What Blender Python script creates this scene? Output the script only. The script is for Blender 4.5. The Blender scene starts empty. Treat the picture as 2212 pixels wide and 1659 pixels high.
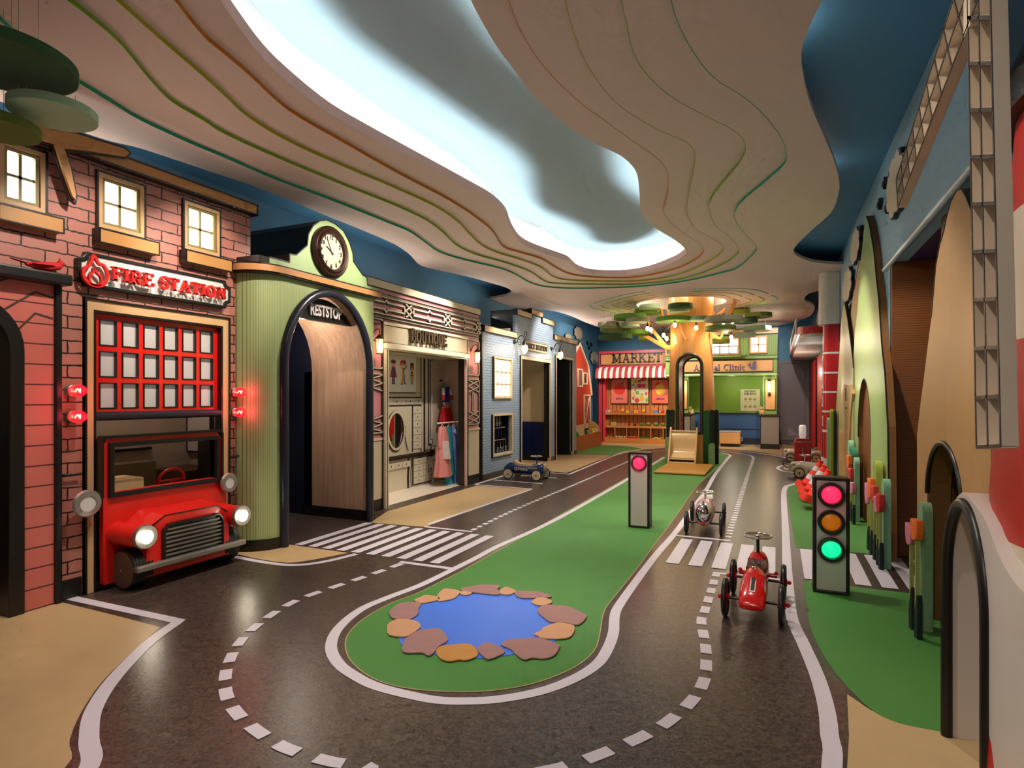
import bpy, bmesh, math, random
from mathutils import Vector, Matrix
from mathutils.geometry import delaunay_2d_cdt
random.seed(7)
sc = bpy.context.scene
COL = sc.collection
# ------------------------------------------------------------------ camera
YAW = math.radians(24.16); FPX = 1273.0; CXP, CYP, CAMH = 1106.0, 857.0, 1.2
cam_d = bpy.data.cameras.new('camera'); cam = bpy.data.objects.new('camera', cam_d); COL.objects.link(cam)
cam.location = (0, 0, CAMH); cam.rotation_euler = (math.pi/2, 0, YAW)
cam_d.sensor_width = 36.0; cam_d.lens = 36.0*FPX/2212.0; cam_d.shift_y = (CYP-829.5)/2212.0
cam_d.clip_start = 0.05; cam_d.clip_end = 100
sc.camera = cam
# ------------------------------------------------------------------ world / exposure
w = bpy.data.worlds.new('world'); sc.world = w; w.use_nodes = True
w.node_tree.nodes['Background'].inputs[0].default_value = (0.9, 0.85, 0.8, 1)
w.node_tree.nodes['Background'].inputs[1].default_value = 1.0
sc.view_settings.view_transform = 'Standard'; sc.view_settings.look = 'None'
sc.view_settings.gamma = 1.0; sc.view_settings.use_curve_mapping = False
sc.view_settings.exposure = 0.0
sc.cycles.use_denoising = True
sc.cycles.max_bounces = 4; sc.cycles.diffuse_bounces = 3; sc.cycles.glossy_bounces = 2
sc.cycles.use_adaptive_sampling = True; sc.cycles.adaptive_threshold = 0.09; sc.cycles.adaptive_min_samples = 14; sc.cycles.use_light_tree = True
sc.cycles.transparent_max_bounces = 4; sc.render.use_persistent_data = False; sc.cycles.light_sampling_threshold = 0.03
sc.cycles.transmission_bounces = 4; sc.cycles.sample_clamp_indirect = 4.0
sc.cycles.caustics_reflective = False; sc.cycles.caustics_refractive = False
sc.cycles.use_fast_gi = True; sc.cycles.fast_gi_method = 'ADD'
w.light_settings.ao_factor = 0.11; w.light_settings.distance = 2.5
# ------------------------------------------------------------------ lamps of the room (recessed ceiling spots)
WARM = (1.0, 0.885, 0.77); NEUT = (1.0, 0.92, 0.84)
def spot(name, loc, target, power, deg=60, blend=0.6, col=WARM, r=0.04):
    d = bpy.data.lights.new(name, 'SPOT'); d.energy = power; d.color = col
    d.spot_size = math.radians(deg); d.spot_blend = blend; d.shadow_soft_size = r
    o = bpy.data.objects.new(name, d); COL.objects.link(o); o.location = loc
    o.rotation_euler = (Vector(target)-Vector(loc)).to_track_quat('-Z', 'Y').to_euler()
    return o
def lamp(name, loc, power, col=WARM, r=0.03):
    d = bpy.data.lights.new(name, 'POINT'); d.energy = power; d.color = col; d.shadow_soft_size = r
    o = bpy.data.objects.new(name, d); COL.objects.link(o); o.location = loc
    return o
CZ = 2.88
SPOTS = [
 # left facades
 ((-2.7, 0.9, CZ), (-3.9, 1.2, 1.2), 34, 70), ((-2.6, 2.2, CZ), (-3.9, 2.3, 1.6), 44, 62), ((-2.6, 3.0, CZ), (-3.8, 3.0, 2.0), 42, 50),
 ((-2.6, 4.3, CZ), (-3.6, 4.1, 2.2), 45, 60), ((-2.5, 4.2, CZ), (-3.7, 4.3, 0.6), 60, 60), ((-2.6, 6.1, CZ), (-3.9, 6.1, 1.9), 65, 60),
 ((-3.3, 6.2, CZ), (-4.3, 6.3, 0.9), 45, 70), ((-2.7, 8.2, CZ), (-3.9, 8.3, 1.6), 80, 64), ((-2.7, 9.9, CZ), (-3.9, 10.0, 2.0), 75, 62),
 ((-2.6, 11.6, CZ), (-4.3, 12.8, 1.4), 85, 66),
 # back wall
 ((-3.2, 12.9, CZ), (-3.4, 15.2, 1.4), 90, 70), ((-1.9, 13.2, CZ), (-1.6, 15.0, 1.6), 80, 74), ((0.0, 12.8, CZ), (-0.1, 15.2, 1.5), 60, 74),
 # floor pools
 ((-2.4, 2.5, CZ), (-2.4, 2.6, 0), 55, 74), ((-1.3, 4.6, CZ), (-1.3, 4.6, 0), 75, 80), ((-2.4, 6.2, CZ), (-2.4, 6.2, 0), 60, 80),
 ((-1.0, 7.6, CZ), (-1.0, 7.6, 0), 70, 80), ((-2.2, 9.6, CZ), (-2.2, 9.6, 0), 60, 80), ((0.1, 6.2, CZ), (0.1, 6.2, 0), 45, 80),
 ((-0.8, 11.0, CZ), (-0.8, 11.2, 0), 60, 80), ((-2.4, 13.0, CZ), (-2.4, 13.2, 0), 50, 80), ((-0.8, 1.6, CZ), (-0.8, 1.7, 0), 40, 84),
 # right wall
 ((-0.4, 4.3, CZ), (0.8, 3.7, 1.0), 36, 60), ((-0.4, 6.6, CZ), (0.8, 6.4, 1.3), 60, 60), ((-0.4, 8.4, CZ), (0.7, 8.8, 1.3), 45, 60),
 ((-0.5, 2.3, CZ), (0.7, 2.2, 1.2), 22, 66), ((-0.4, 11.8, CZ), (0.9, 12.0, 1.2), 40, 70), ((-0.3, 4.2, CZ), (1.25, 5.25, 0.9), 60, 42),
]
for i, (a, b, p, dg) in enumerate(SPOTS):
    spot("ceiling_or_fill_spot", a, b, p*2.6, dg)
def strip(loc, ln, power, up=True, col=WARM, wd=.06, axis='Y', rot=None):
    d = bpy.data.lights.new('fill_strip', 'AREA'); d.shape = 'RECTANGLE'; d.size = wd; d.size_y = ln; d.energy = power; d.color = col
    o = bpy.data.objects.new('fill_strip', d); COL.objects.link(o); o.location = loc
    o.rotation_euler = rot or ((math.pi, 0, 0) if up else (0, 0, 0)); return o
INT = [((-4.2, 2.75, 1.80), 9), ((-4.2, 1.2, 2.2), 4), ((-4.05, 4.15, 1.80), 12), ((-3.98, 6.2, 1.95), 4), ((-4.1, 10.0, 1.9), 6), ((-.2, 15.3, 1.58), 9), ((-1.0, 15.3, 1.58), 8), ((.55, 11.2, 1.85), 2), ((.4, 13.4, 1.7), 9), ((-1.62, 10.72, 3.03), 7), ((-1.0, 11.3, 3.03), 7), ((-2.2, 11.2, 3.03), 7), ((.0, 3.35, 3.05), 2.5), ((.28, 5.5, 3.05), 1.5), ((.0, 7.9, 3.04), 1.2)]  # fills added to brighten the rooms, with canopy downlights and ceiling glow lamps
for p_, e_ in INT: lamp('fill_or_downlight', p_, e_, WARM, .06)
# fill spots added behind the viewer and up the street to brighten dull fronts
for a_, b_, e_, g_ in [((-1.9, -1.6, 2.8), (-1.4, 5.0, .3), 150, 40), ((-.5, -1.6, 2.8), (.7, 3.2, .5), 120, 46), ((-1.2, 5.4, 2.86), (-1.4, 11.0, 1.3), 150, 28), ((-.4, 7.6, 2.86), (-.4, 14.8, 1.3), 120, 24), ((-3.0, 12.4, 2.86), (-4.65, 13.8, 2.0), 150, 70), ((-2.2, 3.4, 2.86), (.8, 5.4, 2.15), 60, 20), ((-2.2, 5.6, 2.86), (.8, 7.6, 2.1), 60, 22), ((-2.7, 2.4, 2.84), (-3.8, 2.75, 1.95), 34, 44), ((-2.4, 10.4, 2.86), (-4.65, 12.6, 2.3), 90, 30)]:
    spot('ceiling_or_fill_spot', a_, b_, e_, g_, .8)
# unseen strips added behind the shop fronts to brighten the blue wall above
for y_, l_, p_ in [(1.2, 3.2, 8), (5.2, 2.6, 7), (8.2, 1.2, 3), (12.6, 2.6, 14)]: strip((-4.25, y_, 2.50), l_, p_, col=NEUT, rot=(math.pi, math.radians(25), 0))
spot('ceiling_or_fill_spot', (0.28, 3.0, 2.99), (0.5, 2.7, 3.13), 5, 130, .9, col=(.85, .92, 1))
# ------------------------------------------------------------------ photograph pixel -> point on a real plane
FW = Vector((-math.sin(YAW), math.cos(YAW), 0)); RT = Vector((math.cos(YAW), math.sin(YAW), 0))
def ray(x, y): return FW + RT*((x-CXP)/FPX) + Vector((0, 0, (CYP-y)/FPX))
def onX(x, y, X):
    d = ray(x, y); t = X/d.x; return (d.y*t, CAMH+d.z*t)          # (Y, Z)
def onY(x, y, Y):
    d = ray(x, y); t = Y/d.y; return (d.x*t, CAMH+d.z*t)          # (X, Z)
def onZ(x, y, Z=0.0):
    d = ray(x, y); t = (Z-CAMH)/d.z; return (d.x*t, d.y*t)        # (X, Y)
def LX(pts, X): return [onX(x, y, X) for x, y in pts]
def LY(pts, Y): return [onY(x, y, Y) for x, y in pts]
def LZ(pts, Z=0.0): return [onZ(x, y, Z) for x, y in pts]
# ------------------------------------------------------------------ materials
def lin(h):
    if isinstance(h, str):
        h = h.lstrip('#'); c = [int(h[i:i+2], 16)/255 for i in (0, 2, 4)]
        return tuple((x/12.92 if x <= 0.04045 else ((x+0.055)/1.055)**2.4) for x in c)+(1,)
    return tuple(h)+(1,)
MATS = {}
def mat(name, col, rough=0.55, metal=0.0, vary=0.06, scale=6.0, bump=0.0, bscale=60.0, emit=0.0, ecol=None, coat=0.0, stretch=(1, 1, 1), spec=None):
    if name in MATS: return MATS[name]
    m = bpy.data.materials.new(name); m.use_nodes = True; nt = m.node_tree; N = nt.nodes; L = nt.links
    b = N['Principled BSDF']; c = lin(col)
    b.inputs['Roughness'].default_value = rough; b.inputs['Metallic'].default_value = metal
    if coat: b.inputs['Coat Weight'].default_value = coat; b.inputs['Coat Roughness'].default_value = 0.08
    if spec is not None: b.inputs['Specular IOR Level'].default_value = spec
    tc = N.new('ShaderNodeTexCoord'); mp = N.new('ShaderNodeMapping'); mp.inputs['Scale'].default_value = stretch
    L.new(tc.outputs['Object'], mp.inputs[0])
    if vary > 0:
        no = N.new('ShaderNodeTexNoise'); no.inputs['Scale'].default_value = scale; no.inputs['Detail'].default_value = 4
        L.new(mp.outputs[0], no.inputs['Vector'])
        mx = N.new('ShaderNodeMix'); mx.data_type = 'RGBA'
        mx.inputs[6].default_value = tuple(max(0, x*(1-vary)) for x in c[:3])+(1,)
        mx.inputs[7].default_value = tuple(min(1, x*(1+vary)) for x in c[:3])+(1,)
        L.new(no.outputs[0], mx.inputs[0]); L.new(mx.outputs[2], b.inputs['Base Color'])
    else:
        b.inputs['Base Color'].default_value = c
    if bump > 0:
        n2 = N.new('ShaderNodeTexNoise'); n2.inputs['Scale'].default_value = bscale; n2.inputs['Detail'].default_value = 3
        L.new(mp.outputs[0], n2.inputs['Vector'])
        bp = N.new('ShaderNodeBump'); bp.inputs['Strength'].default_value = bump; bp.inputs['Distance'].default_value = 0.01
        L.new(n2.outputs[0], bp.inputs['Height']); L.new(bp.outputs[0], b.inputs['Normal'])
    if emit > 0:
        b.inputs['Emission Color'].default_value = lin(ecol or col); b.inputs['Emission Strength'].default_value = emit
    MATS[name] = m; return m
def glass(name, col, rough=0.02, alpha=0.25, emit=0.0):
    if name in MATS: return MATS[name]
    m = bpy.data.materials.new(name); m.use_nodes = True; nt = m.node_tree; N = nt.nodes; L = nt.links
    b = N['Principled BSDF']; b.inputs['Base Color'].default_value = lin(col); b.inputs['Roughness'].default_value = rough
    b.inputs['Alpha'].default_value = alpha
    if emit: b.inputs['Emission Color'].default_value = lin(col); b.inputs['Emission Strength'].default_value = emit
    MATS[name] = m; return m
def brick_mat(name, face, line, bw, bh, mort, wob, uaxis='Y', off=(0, 0), vary=0.12):
    """drawn brickwork on an upright panel: plane coordinates (u, Z)"""
    m = bpy.data.materials.new(name); m.use_nodes = True; nt = m.node_tree; N = nt.nodes; L = nt.links
    b = N['Principled BSDF']; b.inputs['Roughness'].default_value = 0.45
    tc = N.new('ShaderNodeTexCoord'); sp = N.new('ShaderNodeSeparateXYZ'); L.new(tc.outputs['Object'], sp.inputs[0])
    cb = N.new('ShaderNodeCombineXYZ'); L.new(sp.outputs[uaxis], cb.inputs[0]); L.new(sp.outputs['Z'], cb.inputs[1])
    no = N.new('ShaderNodeTexNoise'); no.inputs['Scale'].default_value = 24; no.inputs['Detail'].default_value = 4
    L.new(cb.outputs[0], no.inputs['Vector'])
    sb = N.new('ShaderNodeVectorMath'); sb.operation = 'SUBTRACT'; L.new(no.outputs['Color'], sb.inputs[0]); sb.inputs[1].default_value = (.5, .5, .5)
    sl = N.new('ShaderNodeVectorMath'); sl.operation = 'SCALE'; L.new(sb.outputs[0], sl.inputs[0]); sl.inputs['Scale'].default_value = wob
    ad = N.new('ShaderNodeVectorMath'); ad.operation = 'ADD'; L.new(cb.outputs[0], ad.inputs[0]); L.new(sl.outputs[0], ad.inputs[1])
    br = N.new('ShaderNodeTexBrick'); br.inputs['Scale'].default_value = 1.0
    br.inputs['Brick Width'].default_value = bw; br.inputs['Row Height'].default_value = bh
    br.inputs['Mortar Size'].default_value = mort; br.inputs['Mortar Smooth'].default_value = 0.05; br.inputs['Bias'].default_value = 0
    c = lin(face)
    br.inputs['Color1'].default_value = tuple(x*(1-vary) for x in c[:3])+(1,)
    br.inputs['Color2'].default_value = tuple(min(1, x*(1+vary)) for x in c[:3])+(1,)
    br.inputs['Mortar'].default_value = lin(line)
    L.new(ad.outputs[0], br.inputs['Vector']); L.new(br.outputs['Color'], b.inputs['Base Color'])
    MATS[name] = m; return m
def stripe_mat(name, a, bcol, axis='Y', pitch=0.05, frac=0.2, rough=0.5, bump=0.0, vary=0.06):
    """hard parallel lines along one object axis (grooved or slatted boards)"""
    m = bpy.data.materials.new(name); m.use_nodes = True; nt = m.node_tree; N = nt.nodes; L = nt.links
    b = N['Principled BSDF']; b.inputs['Roughness'].default_value = rough
    tc = N.new('ShaderNodeTexCoord'); sp = N.new('ShaderNodeSeparateXYZ'); L.new(tc.outputs['Object'], sp.inputs[0])
    mu = N.new('ShaderNodeMath'); mu.operation = 'DIVIDE'; L.new(sp.outputs[axis], mu.inputs[0]); mu.inputs[1].default_value = pitch
    fr = N.new('ShaderNodeMath'); fr.operation = 'FRACT'; L.new(mu.outputs[0], fr.inputs[0])
    lt = N.new('ShaderNodeMath'); lt.operation = 'LESS_THAN'; L.new(fr.outputs[0], lt.inputs[0]); lt.inputs[1].default_value = frac
    no = N.new('ShaderNodeTexNoise'); no.inputs['Scale'].default_value = 5; L.new(tc.outputs['Object'], no.inputs['Vector'])
    c = lin(a); mx = N.new('ShaderNodeMix'); mx.data_type = 'RGBA'
    mx.inputs[6].default_value = tuple(x*(1-vary) for x in c[:3])+(1,); mx.inputs[7].default_value = tuple(min(1, x*(1+vary)) for x in c[:3])+(1,)
    L.new(no.outputs[0], mx.inputs[0])
    m2 = N.new('ShaderNodeMix'); m2.data_type = 'RGBA'; L.new(lt.outputs[0], m2.inputs[0]); L.new(mx.outputs[2], m2.inputs[6]); m2.inputs[7].default_value = lin(bcol)
    L.new(m2.outputs[2], b.inputs['Base Color'])
    if bump:
        bp = N.new('ShaderNodeBump'); bp.inputs['Strength'].default_value = bump; bp.inputs['Distance'].default_value = 0.005; bp.invert = True
        L.new(lt.outputs[0], bp.inputs['Height']); L.new(bp.outputs[0], b.inputs['Normal'])
    MATS[name] = m; return m
def wood_mat(name, a, bcol, grain='Z', scale=1.0, rough=0.45):
    m = bpy.data.materials.new(name); m.use_nodes = True; nt = m.node_tree; N = nt.nodes; L = nt.links
    b = N['Principled BSDF']; b.inputs['Roughness'].default_value = rough
    tc = N.new('ShaderNodeTexCoord'); mp = N.new('ShaderNodeMapping'); L.new(tc.outputs['Object'], mp.inputs[0])
    s = [18*scale]*3; s['XYZ'.index(grain)] = 0.9*scale; mp.inputs['Scale'].default_value = s
    no = N.new('ShaderNodeTexNoise'); no.inputs['Scale'].default_value = 2.2; no.inputs['Detail'].default_value = 6; no.inputs['Roughness'].default_value = 0.65
    L.new(mp.outputs[0], no.inputs['Vector'])
    cr = N.new('ShaderNodeValToRGB'); cr.color_ramp.elements[0].position = 0.3; cr.color_ramp.elements[1].position = 0.72
    cr.color_ramp.elements[0].color = lin(bcol); cr.color_ramp.elements[1].color = lin(a)
    L.new(no.outputs[0], cr.inputs[0]); L.new(cr.outputs[0], b.inputs['Base Color'])
    MATS[name] = m; return m
# ------------------------------------------------------------------ mesh builder
def P3(ax, a, u, v): return (a, u, v) if ax == 'x' else ((u, a, v) if ax == 'y' else (u, v, a))
def tess(loops):
    vs = []; es = []
    for l in loops:
        o = len(vs); l = list(l); k = len(l); vs += [Vector((p[0], p[1])) for p in l]; es += [(o+i, o+(i+1) % k) for i in range(k)]
    r = delaunay_2d_cdt(vs, es, [], 0, 1e-6); vv = [(v.x, v.y) for v in r[0]]; out = []
    segs = [(l[i-1], l[i]) for l in loops for i in range(len(l))]
    for f in r[2]:
        x = sum(vv[i][0] for i in f)/len(f); y = sum(vv[i][1] for i in f)/len(f); c = 0
        for p, q in segs:
            if (p[1] > y) != (q[1] > y) and x < (q[0]-p[0])*(y-p[1])/(q[1]-p[1])+p[0]: c ^= 1
        if c: out.append(tuple(f))
    return vv, out
class MB:
    def __init__(s): s.v = []; s.f = []; s.m = []
    def add(s, vs, fs, mi=0):
        o = len(s.v); s.v += [tuple(p) for p in vs]; s.f += [tuple(i+o for i in f) for f in fs]; s.m += [mi]*len(fs); return s
    def box(s, x0, x1, y0, y1, z0, z1, mi=0):
        return s.add([(x0,y0,z0),(x1,y0,z0),(x1,y1,z0),(x0,y1,z0),(x0,y0,z1),(x1,y0,z1),(x1,y1,z1),(x0,y1,z1)],
                     [(3,2,1,0),(4,5,6,7),(0,1,5,4),(1,2,6,5),(2,3,7,6),(3,0,4,7)], mi)
    def pbox(s, ax, a, b, u0, u1, v0, v1, mi=0):
        p, q = P3(ax, a, u0, v0), P3(ax, b, u1, v1)
        return s.box(min(p[0],q[0]), max(p[0],q[0]), min(p[1],q[1]), max(p[1],q[1]), min(p[2],q[2]), max(p[2],q[2]), mi)
    def prism(s, ax, a, b, outer, holes=(), mi=0):
        vv, tri = tess([outer]+list(holes)); n = len(vv)
        s.add([P3(ax, a, *p) for p in vv]+[P3(ax, b, *p) for p in vv], tri+[tuple(i+n for i in t[::-1]) for t in tri], mi)
        for l in [outer]+list(holes):
            k = len(l); s.add([P3(ax, a, *p) for p in l]+[P3(ax, b, *p) for p in l], [(i, (i+1) % k, (i+1) % k+k, i+k) for i in range(k)], mi)
        return s
    def sheet(s, ax, a, outer, holes=(), mi=0):
        vv, tri = tess([outer]+list(holes)); return s.add([P3(ax, a, *p) for p in vv], tri, mi)
    def stroke(s, ax, a, b, pts, wd, closed=False, mi=0):
        """flat bar of width wd following a 2D polyline in the plane, thickness a..b"""
        L_, R_ = offset2(pts, wd/2, closed), offset2(pts, -wd/2, closed); n = len(pts); k = n if closed else n-1
        vs = [P3(ax, a, *p) for p in L_]+[P3(ax, a, *p) for p in R_]+[P3(ax, b, *p) for p in L_]+[P3(ax, b, *p) for p in R_]
        fs = []
        for i in range(k):
            j = (i+1) % n
            fs += [(i, j, n+j, n+i), (2*n+i, 3*n+i, 3*n+j, 2*n+j), (i, 2*n+i, 2*n+j, j), (n+i, n+j, 3*n+j, 3*n+i)]
        if not closed: fs += [(0, n, 3*n, 2*n), (n-1, 3*n-1, 4*n-1, 2*n-1)]
        return s.add(vs, fs, mi)
    def tube(s, pts, r, seg=10, closed=False, mi=0, flat=1.0):
        pts = [Vector(p) for p in pts]; n = len(pts); rs = r if isinstance(r, (list, tuple)) else [r]*n
        tan = []
        for i in range(n):
            a = pts[i-1] if (i > 0 or closed) else pts[i]; b = pts[(i+1) % n] if (i < n-1 or closed) else pts[i]
            t = (b-a); tan.append(t.normalized() if t.length > 1e-9 else Vector((0, 0, 1)))
        up = Vector((0, 0, 1)) if abs(tan[0].z) < 0.9 else Vector((1, 0, 0))
        nrm = (up-tan[0]*up.dot(tan[0])).normalized(); vs = []
        for i in range(n):
            nrm = (nrm-tan[i]*nrm.dot(tan[i])); nrm = nrm.normalized() if nrm.length > 1e-6 else tan[i].orthogonal().normalized()
            bi = tan[i].cross(nrm)
            for k in range(seg):
                a = 2*math.pi*k/seg; vs.append(tuple(pts[i]+(nrm*math.cos(a)*flat+bi*math.sin(a))*rs[i]))
        fs = []
        for i in range(n if closed else n-1):
            j = (i+1) % n
            for k in range(seg):
                l = (k+1) % seg; fs.append((i*seg+k, i*seg+l, j*seg+l, j*seg+k))
        if not closed: fs += [tuple(range(seg))[::-1], tuple(range((n-1)*seg, n*seg))]
        return s.add(vs, fs, mi)
    def lathe(s, prof, c, ax='z', seg=24, mi=0, sx=1.0, sy=1.0, ang=None):
        """prof: (radius, height) along axis"""
        vs = []; n = len(prof)
        for (r, h) in prof:
            for k in range(seg):
                a = 2*math.pi*k/seg; u, v = r*math.cos(a)*sx, r*math.sin(a)*sy
                if ax == 'z': vs.append((c[0]+u, c[1]+v, c[2]+h))
                elif ax == 'x': vs.append((c[0]+h, c[1]+u, c[2]+v))
                else: vs.append((c[0]+u, c[1]+h, c[2]+v))
        fs = [(i*seg+k, i*seg+(k+1) % seg, (i+1)*seg+(k+1) % seg, (i+1)*seg+k) for i in range(n-1) for k in range(seg)]
        if prof[0][0] > 1e-6 and not (prof[1][0] < 1e-6 and abs(prof[1][1]-prof[0][1]) < 1e-3): fs.append(tuple(range(seg))[::-1])
        if prof[-1][0] > 1e-6: fs.append(tuple(range((n-1)*seg, n*seg)))
        return s.add(vs, fs, mi)
    def ball(s, c, rx, ry=None, rz=None, seg=16, rings=8, mi=0):
        ry = ry or rx; rz = rz or rx
        prof = [(math.sin(math.pi*i/rings), -math.cos(math.pi*i/rings)) for i in range(rings+1)]
        o = len(s.v); s.lathe(prof, (0, 0, 0), 'z', seg, mi)
        for i in range(o, len(s.v)):
            p = s.v[i]; s.v[i] = (c[0]+p[0]*rx, c[1]+p[1]*ry, c[2]+p[2]*rz)
        return s
    def xf(s, M, start=0):
        for i in range(start, len(s.v)): s.v[i] = tuple(M @ Vector(s.v[i]))
        return s
    def merge(s, o, mi=None):
        k = len(s.v); s.v += o.v; s.f += [tuple(i+k for i in f) for f in o.f]; s.m += (o.m if mi is None else [mi]*len(o.m)); return s
    def build(s, name, mats, parent=None, smooth=None, bevel=0.0, label=None, cat=None, group=None, kind=None, seg=2):
        me = bpy.data.meshes.new(name)
        if parent is not None:
            org = Vector((0, 0, 0)); q = parent
            while q is not None: org += q.location; q = q.parent
        else:
            xs, ys, zs = zip(*s.v); org = Vector(((min(xs)+max(xs))/2, (min(ys)+max(ys))/2, min(zs)))
        me.from_pydata([tuple(Vector(p)-org) for p in s.v], [], s.f)
        ml = mats if isinstance(mats, (list, tuple)) else [mats]
        for m in ml: me.materials.append(m)
        for i, p in enumerate(me.polygons): p.material_index = s.m[i]
        bm = bmesh.new(); bm.from_mesh(me)
        bmesh.ops.remove_doubles(bm, verts=bm.verts, dist=1e-5)
        bmesh.ops.recalc_face_normals(bm, faces=bm.faces); bm.to_mesh(me); bm.free()
        if smooth is not None:
            me.shade_smooth(); me.set_sharp_from_angle(angle=math.radians(smooth))
        o = bpy.data.objects.new(name, me); COL.objects.link(o)
        if parent is not None: o.parent = parent
        else: o.location = org
        if bevel > 0:
            bv = o.modifiers.new('bevel', 'BEVEL'); bv.width = bevel; bv.segments = seg; bv.limit_method = 'ANGLE'; bv.angle_limit = math.radians(40)
        if label: o['label'] = label
        if cat: o['category'] = cat
        if group: o['group'] = group
        if kind: o['kind'] = kind
        return o
def offset2(pts, d, closed):
    n = len(pts); out = []
    for i in range(n):
        p = pts[i]; a = pts[i-1] if (i > 0 or closed) else None; b = pts[(i+1) % n] if (i < n-1 or closed) else None
        def nr(u, v):
            dx, dy = v[0]-u[0], v[1]-u[1]; l = math.hypot(dx, dy) or 1e-9; return (-dy/l, dx/l)
        if a is None: q = nr(p, b)
        elif b is None: q = nr(a, p)
        else:
            n1, n2 = nr(a, p), nr(p, b); q = (n1[0]+n2[0], n1[1]+n2[1]); l = q[0]**2+q[1]**2
            if l < 0.3: q = n1
            else: q = (q[0]*2/l, q[1]*2/l)
        out.append((p[0]+q[0]*d, p[1]+q[1]*d))
    return out
def cr(pts, closed=False, k=6):
    """Catmull-Rom through 2D/3D points"""
    n = len(pts); out = []; D = len(pts[0])
    for i in range(n if closed else n-1):
        p0 = pts[i-1] if (i > 0 or closed) else pts[0]; p1 = pts[i]; p2 = pts[(i+1) % n]
        p3 = pts[(i+2) % n] if (i+2 < n or closed) else pts[-1]
        for j in range(k):
            t = j/k; out.append(tuple(0.5*((2*p1[c])+(-p0[c]+p2[c])*t+(2*p0[c]-5*p1[c]+4*p2[c]-p3[c])*t*t+(-p0[c]+3*p1[c]-3*p2[c]+p3[c])*t**3) for c in range(D)))
    if not closed: out.append(tuple(pts[-1]))
    return out
def rect(u0, u1, v0, v1): return [(u0, v0), (u1, v0), (u1, v1), (u0, v1)]
def arch(u0, u1, v0, vs, top, n=14):
    """door outline: straight jambs to vs, half ellipse to top"""
    c = (u0+u1)/2; r = (u1-u0)/2
    return [(u0, v0)]+[(c-r*math.cos(math.pi*i/n), vs+(top-vs)*math.sin(math.pi*i/n)) for i in range(n+1)]+[(u1, v0)]
def ell(cu, cv, ru, rv=None, n=28, a0=0, a1=360):
    rv = rv or ru; full = abs(a1-a0) >= 360
    return [(cu+ru*math.cos(math.radians(a0+(a1-a0)*i/n)), cv+rv*math.sin(math.radians(a0+(a1-a0)*i/n))) for i in range(n if full else n+1)]
def thing(name, label, cat, loc=(0, 0, 0), group=None, kind=None):
    o = bpy.data.objects.new(name, None); COL.objects.link(o); o.location = loc; o.empty_display_size = 0.1
    o['label'] = label; o['category'] = cat
    if group: o['group'] = group
    if kind: o['kind'] = kind
    return o
def copy_tree(o, parent=None):
    c = o.copy(); COL.objects.link(c)
    if parent is not None: c.parent = parent
    for ch in [x for x in bpy.data.objects if x.parent == o]: copy_tree(ch, c)
    return c
# ------------------------------------------------------------------ lettering
def textmb(txt, size, depth, place, off=0.0, sx=1.0, align='CENTER', gap=1.0, mi=0):
    """place(u, v, w) -> world; u right, v up, w out of the surface"""
    cu = bpy.data.curves.new('lettering', 'FONT'); cu.body = txt; cu.size = size; cu.extrude = depth/2; cu.offset = off
    cu.align_x = align; cu.align_y = 'CENTER'; cu.space_character = gap; cu.resolution_u = 3
    ob = bpy.data.objects.new('lettering', cu); COL.objects.link(ob)
    dg = bpy.context.evaluated_depsgraph_get(); me = bpy.data.meshes.new_from_object(ob.evaluated_get(dg))
    mb = MB(); mb.add([place(v.co.x*sx, v.co.y, v.co.z+depth/2) for v in me.vertices], [tuple(p.vertices) for p in me.polygons], mi)
    bpy.data.objects.remove(ob); bpy.data.meshes.remove(me); bpy.data.curves.remove(cu)
    return mb
def arcp(cx, cy, rx, ry, a0, a1, n=10): return [(cx+rx*math.cos(math.radians(a0+(a1-a0)*i/n)), cy+ry*math.sin(math.radians(a0+(a1-a0)*i/n))) for i in range(n+1)]
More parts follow.
